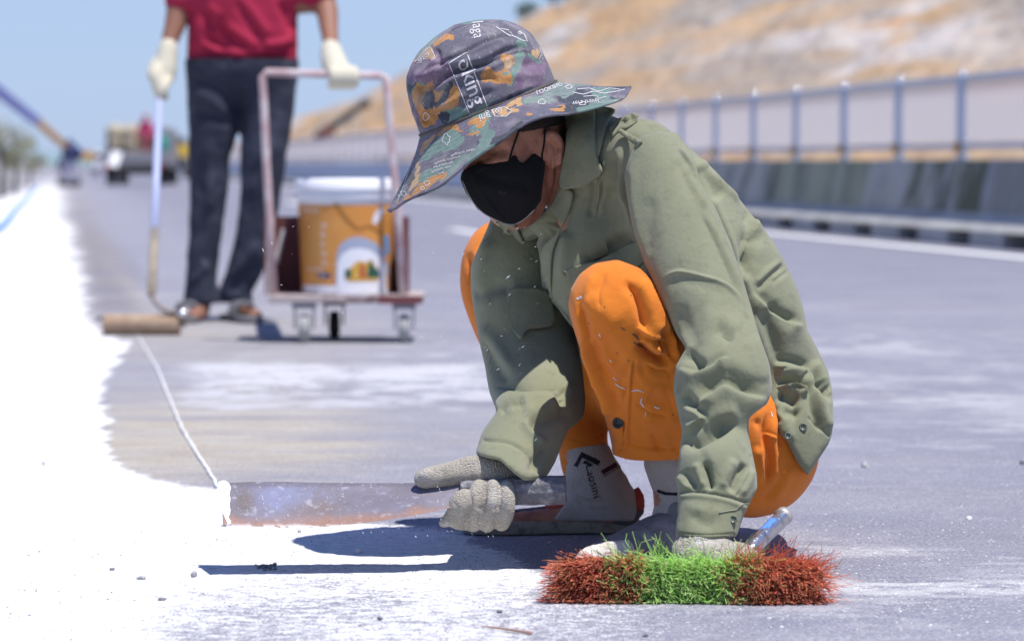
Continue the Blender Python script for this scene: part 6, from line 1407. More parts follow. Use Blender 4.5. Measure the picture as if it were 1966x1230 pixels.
# shirt undershirt glimpse and fastenings
disc_on('button', 1008, 502, 5, cast([BV_shirt], [1008], [502])[0] - 0.018, M_OBUTTON, shirt)
dd = cast([BV_shirt], [1543, 1513], [818, 832])
disc_on('button', 1542, 819, 8, dd[0] - 0.002, M_OBUTTON, shirt); disc_on('button', 1513, 836, 7, dd[1] - 0.002, M_OBUTTON, shirt)
dd = cast([BV_sn], [1409], [996]); disc_on('button', 1408, 996, 8, dd[0] - 0.003, M_OBUTTON, sleeve_n)
V3, ok = on_surf(catmull([(1380, 984), (1400, 980), (1412, 978), (1420, 970), (1438, 966)], 4), [BV_sn], 0.001)
Vt_, Ft_ = tube_geo(V3[ok], 0.0009, 6); mesh_np('buttonhole_thread', Vt_, Ft_, M_THREAD, sleeve_n)
V3, ok = on_surf(catmull([(1084, 518), (1092, 522), (1104, 526), (1112, 522)], 4), [BV_shirt], 0.002)
if ok.sum() > 3: Vt_, Ft_ = tube_geo(V3[ok], 0.0011, 6); mesh_np('frayed_thread', Vt_, Ft_, mat('frayed_thread', (0.6, 0.58, 0.52), 0.9), shirt)
# trouser tab and button at the hem
patch('hem_tab', [(1177, 805), (1196, 812), (1197, 840), (1188, 870), (1177, 869), (1178, 835)], [BV_trou], 0.006, M_ORANGE, trousers, 0.004, smooth=2, curve=False)
dd = cast([BV_trou], [1186], [812]); disc_on('button', 1186, 812, 11, dd[0] - 0.010, M_BUTTON, trousers, 0.004)
# ---------------------------------------------------------------- gloves
DK_ = 5.42
fg = Field(P(780, 1040, 5.33) - 0.02, P(1075, 840, 5.56) + 0.03, 0.0018)
# wrist and back of the hand (behind the handle), knitted cuff going into the sleeve
fg.chain(*K((1010, 925, 5.47, 40), (985, 912, 5.46, 38), (955, 908, 5.45, 36), (925, 912, 5.445, 34)), k=0.0, per=4)
fg.chain(*K((960, 925, 5.45, 36), (945, 950, 5.455, 38), (925, 965, 5.45, 34)), k=0.012)
# thumb laid along the back of the blade
fg.chain(*K((935, 903, 5.435, 27), (905, 903, 5.43, 25.5), (875, 908, 5.425, 21.5), (845, 913, 5.42, 18), (822, 917, 5.418, 16), (810, 919, 5.417, 13.5)), k=0.010, per=5)
fg.ellipsoid(P(818, 911, 5.405), np.eye(3), (0.010, 0.006, 0.006), k=0.006)
# index finger: loose tip bent forward
fg.chain(*K((915, 990, 5.44, 17), (892, 998, 5.415, 17), (872, 994, 5.395, 17)), k=0.003, per=4)
fg.chain(*K((878, 985, 5.392, 19), (884, 966, 5.385, 18), (893, 953, 5.385, 14.5)), k=0.004, per=4)
fg.chain(*K((872, 990, 5.395, 15), (858, 999, 5.397, 8), (849, 1004, 5.398, 4.5)), k=0.004, per=4)
# three fingers closed round the handle
for x0, x1, xb, r in ((919, 913, 908, 16.5), (947, 944, 934, 17), (972, 972, 962, 15)):
    fg.chain(*K((xb, 985, 5.462, r), (xb, 1001, 5.435, r), (xb + 2, 1001, 5.405, r), (x1, 982, 5.388, r), (x1 + 1, 958, 5.383, r), (x0, 939, 5.392, r - 1.5), (x0 + 1, 934, 5.402, r - 3)), k=0.0022, per=5, kin=0.003)
Vg, Fg = fg.mesh(1); del fg
cuffd = lambda V, u, v: None
G_STROKES = [('v', [(903, 945), (905, 970), (890, 1000)], 3.5, 3), ('v', [(932, 925), (930, 965), (917, 1010)], 3.5, 3), ('v', [(960, 925), (959, 965), (946, 1012)], 3.5, 3),
  ('v', [(905, 968), (925, 976), (960, 974), (985, 968)], 5, 1.5), ('v', [(848, 900), (852, 914), (850, 928)], 4, 1.5), ('r', [(812, 906), (820, 903), (826, 908)], 4, 2),
  ('r', [(880, 890), (910, 880), (940, 878)], 9, 2.5), ('v', [(868, 960), (878, 975), (876, 992)], 4, 1.5)]
Vg = sculpt(Vg, Fg, G_STROKES, noise=[(0.012, 0.0006, 14), (0.004, 0.0003, 15)])
u_, v_ = proj(Vg)                                    # knitted ribs of the cuff
q = (u_ - 912) * 0.93 + (v_ - 873) * 0.0; rb = (u_ > 935) & (v_ < 925 + (u_ - 985) * 0.4) & (v_ < 932)
Ng = normals(Vg, Fg); t_ = (u_ * 0.86 + v_ * -0.2)
Vg = Vg + Ng * (np.where(rb, 0.0009 * np.sin(t_ * 2 * np.pi / 5.2), 0) * np.clip((u_ - 935) / 20, 0, 1))[:, None]
glove = mesh_np('glove', Vg, Fg, M_GLOVE, worker); BV_gl = bvh_of(Vg, Fg)

# hand pressed on the brush head
fg = Field(P(1265, 1115, 5.00) - 0.02, P(1485, 1000, 5.30) + 0.03, 0.002)
fg.chain(*K((1345, 1015, 5.155, 40), (1345, 1040, 5.145, 44), (1350, 1058, 5.135, 46)), k=0, per=4)
fg.ellipsoid(P(1370, 1072, 5.125), np.array([(0.985, 0, -0.17), (0, 1, 0), (0.17, 0, 0.985)]), (0.066, 0.052, 0.033), k=0.012)
for i, (kx, ky, tx, ty) in enumerate(((1418, 1066, 1434, 1092), (1393, 1060, 1402, 1094), (1365, 1060, 1366, 1096), (1336, 1066, 1330, 1094))):
    fg.chain(*K((kx - 10, ky, 5.12, 18), (kx, ky + 6, 5.10, 17), ((kx + tx) / 2, (ky + ty) / 2 + 4, 5.092, 15), (tx, ty + 4, 5.088, 12)), k=0.005, per=4)
fg.chain(*K((1385, 1058, 5.15, 20), (1425, 1062, 5.145, 18), (1444, 1078, 5.13, 15), (1448, 1094, 5.11, 13)), k=0.006, per=4)      # thumb
Vg, Fg = fg.mesh(1); del fg
Vg = sculpt(Vg, Fg, [('r', [(1310, 1058), (1350, 1036), (1400, 1034), (1440, 1056)], 8, 2), ('v', [(1300, 1062), (1340, 1040), (1395, 1037)], 4, 2), ('v', [(1330, 1080), (1370, 1060), (1420, 1062)], 6, 2), ('r', [(1294, 1058), (1306, 1044), (1330, 1034), (1360, 1031)], 4, 3)], noise=[(0.014, 0.0008, 16), (0.004, 0.0003, 17)])
u_, v_ = proj(Vg); rb = (u_ < 1335) & (v_ < 1062); Vg = Vg + normals(Vg, Fg) * np.where(rb, 0.0009 * np.sin((u_ * 0.7 + v_ * 0.4) * 2 * np.pi / 6), 0)[:, None]
glove2 = mesh_np('glove', Vg, Fg, M_GLOVE, worker)

# ---------------------------------------------------------------- socks and shoes
def sdf_obj(name, lo, hi, h, build, m, parent, strokes=None, noise=None, smooth=1):
    f = Field(lo, hi, h); build(f); V, Fq = f.mesh(smooth)
    if strokes or noise: V = sculpt(V, Fq, strokes or [], noise)
    if name == 'sock':
        V, Fq = subdivide(V, Fq, 0); uu, vq = proj(V); V = V + normals(V, Fq) * (0.0006 * np.sin((uu - (vq - 860) * 0.35) * 2 * np.pi / 6.0) * np.clip((985 - vq) / 60, 0, 1))[:, None]
    return mesh_np(name, V, Fq, m, parent), V, Fq
def b_sock_far(f):
    f.chain(*ribs([(1080, 840, 1166, 835, 5.965), (1080, 866, 1166, 854, 5.965), (1086, 900, 1180, 880, 5.965), (1084, 925, 1198, 905, 5.965), (1088, 955, 1215, 935, 5.965), (1110, 985, 1228, 965, 5.965)]), k=0, per=4)
    f.chain(*K((1170, 965, 5.965, 42), (1110, 975, 5.96, 36), (1060, 985, 5.955, 30)), k=0.01)
    f.poly([(1079, 863), (1166, 850), (1185, 885), (1205, 918), (1220, 945), (1240, 1000), (1060, 1000), (1090, 960), (1082, 930), (1087, 905), (1083, 885)], k=0.003)
sock_far, Vk, Fk = sdf_obj('sock', P(1040, 1010, 5.88) - 0.01, P(1250, 820, 6.05) + 0.02, 0.0026, b_sock_far, M_SOCK, worker,
   strokes=[('v', [(1086, 930), (1120, 960), (1170, 965)], 6, 3), ('r', [(1085, 915), (1115, 950), (1160, 955)], 5, 2), ('v', [(1100, 945), (1130, 975), (1180, 980)], 5, 3)])
BVk = bvh_of(Vk, Fk)
sk = [line_2d([(1114, 871), (1150, 889)], 10), line_2d([(1117, 874), (1105, 895)], 7), line_2d([(1121, 886), (1136, 893)], 6)]
q_, f_ = text_2d('Laosini', ((1124, 893), (6.0, 23.0), (20, -6))); sk.append((q_, f_))
decal('lettering', sk, [BVk], 0.0014, M_BLACK, sock_far)['kind'] = 'stuff'
sk = [line_2d([(1156, 907), (1188, 888)], 9), line_2d([(1159, 914), (1191, 895)], 1.5)]
decal('stripe', sk, [BVk], 0.0014, M_DARKMAR, sock_far)['kind'] = 'stuff'
# far shoe: low canvas shoe, tan rubber sole, red lining
sh_far = bpy.data.objects.new('shoe', None); link(sh_far, worker)
def b_upper_far(f):
    f.chain(*K((1195, 985, 5.97, 42), (1130, 995, 5.965, 34), (1050, 1000, 5.96, 28), (975, 1003, 5.955, 22), (925, 1010, 5.95, 14)), k=0)
    f.chain(*K((1205, 965, 5.97, 38), (1190, 985, 5.97, 42)), k=0.01)
    f.poly([(890, 1014), (935, 992), (985, 972), (1040, 968), (1100, 972), (1150, 966), (1200, 955), (1228, 934), (1238, 960), (1236, 985), (1215, 1010), (1180, 1014), (890, 1020)], k=0.003)
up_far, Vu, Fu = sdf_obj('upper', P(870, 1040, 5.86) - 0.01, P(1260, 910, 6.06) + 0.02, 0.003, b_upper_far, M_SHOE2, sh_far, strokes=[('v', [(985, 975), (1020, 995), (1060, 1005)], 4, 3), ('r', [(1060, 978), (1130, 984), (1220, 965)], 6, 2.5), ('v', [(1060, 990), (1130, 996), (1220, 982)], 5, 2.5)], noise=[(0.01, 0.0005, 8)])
def b_sole_far(f):
    c, r = K((1190, 1012, 5.97, 36), (1120, 1017, 5.965, 36), (1040, 1020, 5.955, 38), (975, 1018, 5.945, 40), (935, 1015, 5.94, 36), (915, 1012, 5.94, 24))
    c[:, 2] = 0.012; f.chain(c, r * 1.12, k=0)
    f.plane((0, 0, 0.024), (0, 0, 1), 0.004); f.plane((0, 0, 0.001), (0, 0, -1), 0.002)
sdf_obj('sole', P(860, 1045, 5.80) - 0.02, P(1280, 980, 6.12) + 0.02, 0.003, b_sole_far, M_SOLE, sh_far, noise=[(0.008, 0.0006, 9)])
patch('heel_lining', [(1214, 940), (1226, 934), (1236, 950), (1238, 972), (1226, 982), (1220, 965)], [bvh_of(Vu, Fu)], 0.002, M_RED, sh_far, 0.003, smooth=2, curve=False)
patch('collar_lining', [(1046, 968), (1066, 962), (1092, 948), (1102, 962), (1106, 972), (1080, 978), (1052, 982)], [bvh_of(Vu, Fu)], 0.002, M_RED, sh_far, 0.003, smooth=2, curve=False)
# near foot
def b_sock_near(f):
    f.chain(*ribs([(1236, 868, 1320, 878, 5.52), (1244, 900, 1318, 905, 5.525), (1255, 930, 1322, 930, 5.53), (1262, 960, 1330, 965, 5.53), (1250, 1000, 1335, 1005, 5.53)]), k=0, per=4)
sock_near, Vk2, Fk2 = sdf_obj('sock', P(1220, 1020, 5.44) - 0.01, P(1350, 850, 5.60) + 0.02, 0.0026, b_sock_near, M_SOCK, worker, strokes=[('v', [(1258, 936), (1280, 944), (1305, 944)], 3, 2), ('r', [(1262, 950), (1285, 958), (1305, 958)], 4, 2)])
decal('stripe', [line_2d([(1262, 941), (1278, 947), (1300, 948)], 6)], [bvh_of(Vk2, Fk2)], 0.0009, M_BLACK, sock_near)
for sk_o, us in ((sock_near, 5.5), (sock_far, 5.0)):
    pass
sh_near = bpy.data.objects.new('shoe', None); link(sh_near, worker)
def b_upper_near(f):
    f.chain(*K((1312, 985, 5.53, 50), (1300, 1025, 5.535, 48), (1260, 1030, 5.50, 40), (1210, 1048, 5.46, 33), (1165, 1062, 5.43, 27), (1135, 1070, 5.41, 20)), k=0, per=5)
    f.plane((0, 0, 0.006), (0, 0, -1), 0.003)
    f.poly([(1108, 1056), (1130, 1042), (1180, 1020), (1225, 992), (1240, 975), (1252, 958), (1262, 948), (1285, 960), (1330, 965), (1380, 1000), (1380, 1120), (1100, 1120)], k=0.004)
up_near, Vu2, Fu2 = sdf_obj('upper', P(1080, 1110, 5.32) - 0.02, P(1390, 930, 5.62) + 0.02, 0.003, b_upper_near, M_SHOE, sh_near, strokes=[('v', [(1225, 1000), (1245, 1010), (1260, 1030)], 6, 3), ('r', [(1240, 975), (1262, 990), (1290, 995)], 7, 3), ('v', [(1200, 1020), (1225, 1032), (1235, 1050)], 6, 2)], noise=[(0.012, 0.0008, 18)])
def b_toe(f):
    f.chain(*K((1222, 1054, 5.45, 30), (1180, 1062, 5.425, 31), (1142, 1070, 5.405, 24), (1122, 1076, 5.39, 17)), k=0, per=5)
    f.plane((0, 0, 0.001), (0, 0, -1), 0.002)
    f.poly([(1098, 1062), (1120, 1048), (1160, 1040), (1190, 1036), (1208, 1034), (1218, 1050), (1219, 1100), (1090, 1110)], k=0.003)
sdf_obj('toe_cap', P(1080, 1110, 5.30) - 0.02, P(1240, 1010, 5.55) + 0.02, 0.0026, b_toe, M_TOE, sh_near, noise=[(0.014, 0.0022, 28), (0.005, 0.0008, 29)])
def b_sole_near(f):
    c, r = K((1320, 1060, 5.55, 40), (1250, 1065, 5.50, 38), (1190, 1070, 5.45, 40), (1145, 1075, 5.40, 36), (1128, 1078, 5.39, 28))
    c[:, 2] = 0.010; f.chain(c, r, k=0); f.plane((0, 0, 0.018), (0, 0, 1), 0.004); f.plane((0, 0, 0.001), (0, 0, -1), 0.002)
sdf_obj('sole', P(1070, 1120, 5.26) - 0.02, P(1400, 1020, 5.66) + 0.02, 0.003, b_sole_near, M_SOLE, sh_near, noise=[(0.008, 0.0006, 9)])

# ---------------------------------------------------------------- machete
mach = empty('machete', P(985, 950, 5.41)); tag(mach, 'worn machete with a rusty chalk-dusted blade and grey handle held in the gloved hand', 'machete')
M_BLADE = mat('worn_steel', (0.25, 0.235, 0.285), 0.6, metal=0.1, bump=[(60, 0.10), (700, 0.15)], var=[(9, (0.33, 0.33, 0.43), 0.42, 0.60), (14, (0.19, 0.14, 0.14), 0.56, 0.70), (40, (0.58, 0.57, 0.60), 0.60, 0.78)])
M_RUST = mat('rusty_edge', (0.36, 0.17, 0.12), 0.8, metal=0.1, bump=[(200, 0.4)], var=[(60, (0.55, 0.42, 0.38), 0.5, 0.7)])
M_CHALK = mat('caked_lime', (0.78, 0.77, 0.76), 0.95, bump=[(150, 0.6)])
M_TAPE = mat('dusty_grey_tape', (0.115, 0.11, 0.125), 0.55, bump=[(120, 0.5), (900, 0.3)], var=[(60, (0.26, 0.25, 0.27), 0.52, 0.7)], spec=0.5)
top = [(424, 928), (445, 926), (520, 924), (600, 926), (700, 927), (800, 927), (900, 930), (960, 935)]
bot = [(428, 1006), (450, 1009), (520, 1012), (600, 1012), (700, 1003), (800, 988), (890, 968), (960, 955)]
def blade_geo(top, bot, rows, th, dfun):
    tp = catmull(top, 24); bt = catmull(bot, 24); s = np.linspace(0, 1, rows)[:, None, None]
    g = tp[None] * (1 - s) + bt[None] * s
    V = np.array([[P(q[0], q[1], dfun(q[0], si)) for q in row] for row, si in zip(g, s[:, 0, 0])])
    nr, nc = V.shape[:2]
    off = np.array((0, 1.0, 0)) * (th * np.linspace(1, 0.25, rows))[:, None, None]
    A = V.reshape(-1, 3); B_ = (V + off).reshape(-1, 3); n = len(A); f = []
    for i in range(nr - 1):
        for j in range(nc - 1):
            a, b, c, d = i * nc + j, i * nc + j + 1, (i + 1) * nc + j + 1, (i + 1) * nc + j
            f += [(a, d, c, b), (n + a, n + b, n + c, n + d)]
    for j in range(nc - 1): f += [(j, j + 1, n + j + 1, n + j), ((nr - 1) * nc + j + 1, (nr - 1) * nc + j, n + (nr - 1) * nc + j, n + (nr - 1) * nc + j + 1)]
    for i in range(nr - 1): f += [((i + 1) * nc, i * nc, n + i * nc, n + (i + 1) * nc), (i * nc + nc - 1, (i + 1) * nc + nc - 1, n + (i + 1) * nc + nc - 1, n + i * nc + nc - 1)]
    return np.vstack([A, B_]), np.array(f)
def bd(x, s): return 5.40 + (x - 900) / 480 * 0.03 - 0.10 * (s - 0.5) * min(1, max(0.15, (930 - x) / 150))
Vx, Fx = blade_geo(top, bot, 40, 0.003, bd); Vx[:, 1] += noise3(Vx, 0.05, 3, 2) * 0.0012
u_, v_ = proj(Vx); sN = np.clip((v_ - 926) / 84, 0, 1); n1 = noise3(Vx, 0.03, 5, 4); n2 = noise3(Vx, 0.012, 6, 3)
colb = np.tile((0.165, 0.148, 0.178), (len(Vx), 1)) * (1 + 0.25 * n1)[:, None]
def lay(m, c): 
    global colb
    m = np.clip(m, 0, 1)[:, None]; colb = colb * (1 - m) + np.array(c) * m
lay(1.2 * np.exp(-(((u_ - 530) / 75) ** 2 + ((v_ - 955) / 24) ** 2)) + 0.6 * n2, (0.19, 0.20, 0.31)); lay(1.1 * np.exp(-(((u_ - 468) / 26) ** 2 + ((v_ - 962) / 30) ** 2)), (0.14, 0.115, 0.115))
lay(0.9 * np.exp(-(((u_ - 610) / 45) ** 2 + ((v_ - 975) / 16) ** 2)), (0.17, 0.13, 0.125)); lay(np.clip((v_ - 985 - 12 * n1 + (u_ - 600) * np.where(u_ > 600, 0.07, 0)) / 16, 0, 1) * 0.85, (0.30, 0.165, 0.115))
lay(np.clip((0.12 - sN) / 0.06, 0, 1) * 0.5, (0.09, 0.08, 0.10)); lay(np.clip((n2 - 0.40) * 3, 0, 0.5), (0.42, 0.40, 0.43)); lay(np.clip((sN - 0.93) / 0.07, 0, 1) * 0.9 * (n2 > -0.1), (0.62, 0.58, 0.57))
M_BLADE = mat('worn_steel', (0.2, 0.2, 0.2), 0.55, metal=0.0, bump=[(60, 0.12), (500, 0.2)], attr='wear', var=[(160, (0.30, 0.28, 0.32), 0.58, 0.74)], spec=0.5)
blade = mesh_np('blade', Vx, Fx, M_BLADE, mach, False, attrs={'wear': colb})
Vx, Fx = blade_geo([(418, 925), (430, 922), (444, 930)], [(424, 1010), (434, 1010), (440, 1006)], 12, 0.006, lambda x, s: bd(x, s) - 0.002)
Vx[:, 0] += noise3(Vx, 0.012, 3, 2) * 0.006; mesh_np('lime_crust', Vx, Fx, M_CHALK, mach, True)
hA, hB = P(885, 946, 5.413), P(1087, 940, 5.402)
ax = norm(hB - hA); u1 = norm(np.cross(ax, (0, 1, 0.15))); v1 = np.cross(ax, u1)
a8 = np.linspace(0, 2 * np.pi, 10, endpoint=False) + 0.3; Vh_ = []
tl = np.linspace(0, 1, 14)
for t in tl:
    r = 0.0205 + 0.0030 * t + 0.0007 * math.sin(t * 31)
    Vh_.append(hA + (hB - hA) * t + r * (np.cos(a8)[:, None] * u1 * 1.05 + np.sin(a8)[:, None] * v1 * 0.8))
Vh_ = np.concatenate(Vh_ + [hA[None], hB[None]]); f = [(i * 10 + j, i * 10 + (j + 1) % 10, (i + 1) * 10 + (j + 1) % 10, (i + 1) * 10 + j) for i in range(13) for j in range(10)]
for j in range(0, 10, 2): f += [(140, (j + 2) % 10, j + 1, j), (141, 130 + j, 130 + j + 1, 130 + (j + 2) % 10)]
ho = mesh_np('handle', Vh_, f, M_TAPE, mach, False); bm_ = ho.modifiers.new('b', 'BEVEL'); bm_.width = 0.0015; bm_.segments = 2

# ---------------------------------------------------------------- brush
brush = empty('broom_head', P(1325, 1120, 5.10) * np.array((1, 1, 0))); tag(brush, 'wide red and green bristled broom head lying on the road under a gloved hand', 'broom')
bc0, bc1 = G(1108, 1146), G(1548, 1149)                       # ends of the wooden back on the ground
bx = norm(bc1 - bc0); by = np.cross((0, 0, 1), bx); by = by if by[1] > 0 else -by
bl = np.linalg.norm(bc1 - bc0); bz0 = 0.034
M_BLOCK = mat('black_plastic_block', (0.03, 0.03, 0.03), 0.5)
g_ = box_geo((0, 0, 0), (bl, 0.022, 0.046)); Rm = np.array([bx, by, (0, 0, 1)]).T
bo = geo_obj('block', (g_[0] @ Rm.T + (bc0 + bc1) / 2 + by * 0.012 + np.array((0, 0, bz0)), g_[1]), M_BLOCK, brush, False, 0.005)
def bristles(name, n, x0, x1, m, seed, lean, zmin, zmax, L, curl, zb=0.03):
    rg = np.random.default_rng(seed); S = 6; Vv = []; 
    x = rg.uniform(x0, x1, n); z = bz0 + rg.uniform(-0.026, 0.026, n)
    root = bc0 + x[:, None] * bx + np.array((0, 0, 1)) * z[:, None]
    fx = (x / bl - 0.5) * 2
    dirx = lean(fx) + rg.normal(0, 0.16, n); dz = rg.uniform(zmin, zmax, n) + (z - bz0) * 3.5 + rg.normal(0, 0.05, n)
    tuft = np.round(x / 0.011); hsh = np.sin(tuft * 12.9898 + np.round(z / 0.012) * 78.233) * 43758.5; hsh = hsh - np.floor(hsh); dirx = dirx * 0.8 + (hsh - 0.5) * 0.5; dz = dz + (np.sin(hsh * 40) * 0.5) * 0.16
    d = -by * 1.0 + dirx[:, None] * bx + dz[:, None] * np.array((0, 0, 1)); d /= np.linalg.norm(d, axis=1)[:, None]
    Ln = L * rg.uniform(0.70, 1.10, n) * (1 + 0.12 * np.sin(x * 140 + seed))
    ph = rg.uniform(0, 6.28, n); am = rg.uniform(0.3, 1.0, n) * curl; fr = rg.uniform(1.2, 2.6, n)
    sx = np.cross(d, (0, 0, 1.0)); sx /= np.linalg.norm(sx, axis=1)[:, None]; sz = np.cross(sx, d)
    bend = rg.normal(0, 0.010, (n, 2)) * curl / 0.003
    pts = []
    for k in range(S):
        t = k / (S - 1); wob = am * np.sin(ph + fr * 6.28 * t) * t; wob2 = am * np.cos(ph * 1.3 + fr * 5 * t) * t
        p = root + d * (Ln * t)[:, None] + sx * (wob + bend[:, 0] * t * t)[:, None] + sz * (wob2 + bend[:, 1] * t * t)[:, None]
        p[:, 2] = np.maximum(p[:, 2], 0.0025 + 0.004 * rg.random(n)); pts.append(p)
    pts = np.array(pts); r = 0.00048; V_ = np.zeros((n, S, 3, 3))
    for j, a in enumerate((0, 2.094, 4.189)):
        V_[:, :, j] = (pts + r * (math.cos(a) * sx + math.sin(a) * sz)).transpose(1, 0, 2)
    V_ = V_.reshape(-1, 3); base = (np.arange(n) * S * 3)[:, None]
    q = np.array([(k * 3 + j, k * 3 + (j + 1) % 3, (k + 1) * 3 + (j + 1) % 3, (k + 1) * 3 + j) for k in range(S - 1) for j in range(3)])
    Fq_ = (base[:, :, None] + q[None]).reshape(-1, 4)
    tone = np.repeat(rg.uniform(0.6, 1.35, n), S * 3)
    o = mesh_np(name, V_, Fq_, m, brush, True, attrs={'tone': np.column_stack([tone] * 3)})
    o['kind'] = 'stuff'; return o
def bristle_mat(name, col, col2):
    m = mat(name, col, 0.5, attr='tone', spec=0.4); t = m.node_tree; b = t.nodes['Principled BSDF']
    a = [n for n in t.nodes if n.type == 'ATTRIBUTE'][0]
    no = t.nodes.new('ShaderNodeTexNoise'); no.inputs['Scale'].default_value = 55; tc = t.nodes.new('ShaderNodeTexCoord'); t.links.new(tc.outputs['Object'], no.inputs['Vector'])
    r = t.nodes.new('ShaderNodeMapRange'); r.inputs[1].default_value = 0.45; r.inputs[2].default_value = 0.65; t.links.new(no.outputs[0], r.inputs[0])
    mx = t.nodes.new('ShaderNodeMix'); mx.data_type = 'RGBA'; mx.inputs[6].default_value = (*col, 1); mx.inputs[7].default_value = (*col2, 1); t.links.new(r.outputs[0], mx.inputs[0])
    m2 = t.nodes.new('ShaderNodeMix'); m2.data_type = 'RGBA'; m2.blend_type = 'MULTIPLY'; m2.inputs[0].default_value = 1; t.links.new(mx.outputs[2], m2.inputs[6]); t.links.new(a.outputs['Color'], m2.inputs[7])
    t.links.new(m2.outputs[2], b.inputs['Base Color']); tr_ = t.nodes.new('ShaderNodeBsdfTranslucent'); t.links.new(m2.outputs[2], tr_.inputs[0]); ms_ = t.nodes.new('ShaderNodeMixShader'); ms_.inputs[0].default_value = 0.45; t.links.new(b.outputs[0], ms_.inputs[1]); t.links.new(tr_.outputs[0], ms_.inputs[2]); t.links.new(ms_.outputs[0], [q for q in t.nodes if q.type == 'OUTPUT_MATERIAL'][0].inputs[0])
    return m
M_BRED = bristle_mat('red_bristle', (0.93, 0.38, 0.25), (0.95, 0.50, 0.28)); M_BGRN = bristle_mat('green_bristle', (0.68, 0.96, 0.36), (0.82, 0.97, 0.50)); M_BDRK = bristle_mat('soot_dark_bristle', (0.07, 0.025, 0.02), (0.30, 0.09, 0.05))
bristles('red_bristles', 3400, 0.0, 0.30 * bl, M_BRED, 1, lambda f: f * 0.42 - 0.08, -0.28, 0.02, 0.082, 0.0024)
bristles('dark_bristles', 300, 0.0, 0.24 * bl, M_BDRK, 4, lambda f: f * 0.42, 0.0, 0.14, 0.078, 0.0030)
bristles('green_bristles', 4300, 0.20 * bl, 0.76 * bl, M_BGRN, 2, lambda f: f * 0.5 - 0.06, -0.28, 0.02, 0.080, 0.0055)
bristles('red_bristles', 3800, 0.66 * bl, 1.0 * bl, M_BRED, 3, lambda f: f * 0.40, -0.28, 0.08, 0.082, 0.0045)
# steel handle stub with torn blue sleeve
M_CHROME = mat('dull_steel', (0.55, 0.55, 0.58), 0.28, metal=0.9, bump=[(60, 0.3)], var=[(50, (0.3, 0.3, 0.33), 0.5, 0.65)])
hs = [P(1425, 1085, 5.13), P(1447, 1050, 5.16), P(1470, 1025, 5.20), P(1490, 1006, 5.235), P(1504, 991, 5.26)]
geo_obj('handle_tube', tube_geo(catmull(hs, 4), 0.0128, 16), M_CHROME, brush, True)
geo_obj('tube_end', tube_geo([P(1500, 994, 5.255), P(1507, 988, 5.265)], 0.0142, 16), mat('chipped_tube_end', (0.5, 0.48, 0.45), 0.5, metal=0.6), brush, True)
cen = np.array([P(1445, 1052, 5.16), P(1466, 1029, 5.195), P(1486, 1008, 5.23)]); cen = catmull(cen, 5)
T_ = norm(cen[-1] - cen[0]); sd1 = norm(np.cross(T_, (0, -1, 0))); sd1 = sd1 if sd1[0] < 0 else -sd1; fr_ = norm(np.cross(T_, sd1)); fr_ = fr_ if fr_[1] < 0 else -fr_
rows = []
for i, c_ in enumerate(cen):
    w0 = 0.1 + 0.2 * math.sin(i * 2.1) ** 2; a = np.linspace(w0, 1.25 - 0.25 * math.sin(i * 1.7) ** 2, 6)
    rows.append(c_ + 0.0135 * (np.cos(a)[:, None] * sd1 + np.sin(a)[:, None] * fr_))
Vx = np.concatenate(rows); f = [(i * 6 + j, i * 6 + j + 1, (i + 1) * 6 + j + 1, (i + 1) * 6 + j) for i in range(len(cen) - 1) for j in range(5)]
o_ = mesh_np('blue_sleeve', Vx, f, mat('blue_plastic_film', (0.10, 0.25, 0.70), 0.4), brush); s_ = o_.modifiers.new('s', 'SOLIDIFY'); s_.thickness = 0.0006

sm_ = [line_2d(p, w_) for p, w_ in (([(1182, 736), (1190, 742), (1200, 746)], 2), ([(1212, 750), (1224, 748), (1236, 752)], 2), ([(1232, 762), (1230, 772), (1236, 780)], 2.5), ([(1108, 574), (1118, 569)], 4), ([(1256, 780), (1266, 784)], 3), ([(1178, 724), (1184, 730)], 2), ([(1240, 790), (1238, 800)], 1.5), ([(1480, 790), (1483, 800)], 2), ([(1170, 690), (1174, 694)], 2), ([(1150, 640), (1153, 646)], 2))]
o_ = decal('paint_smear', sm_, [BV_trou], 0.0008, M_WPRINT, trousers); o_['kind'] = 'stuff'
sm_ = [line_2d(p, w_) for p, w_ in (([(1214, 640), (1222, 646), (1228, 654)], 4), ([(1216, 656), (1224, 662), (1236, 666)], 3), ([(1192, 628), (1200, 634)], 2.5), ([(1232, 664), (1242, 672)], 2.5), ([(1206, 690), (1207, 694)], 2), ([(1184, 676), (1186, 679)], 2), ([(1160, 588), (1162, 590)], 2), ([(1290, 794), (1293, 797)], 2), ([(1210, 566), (1212, 568)], 2), ([(1130, 620), (1132, 622)], 2))]
o_ = decal('grease_smudge', sm_, [BV_trou], 0.0006, mat('grease', (0.16, 0.10, 0.05), 0.9), trousers); o_['kind'] = 'stuff'
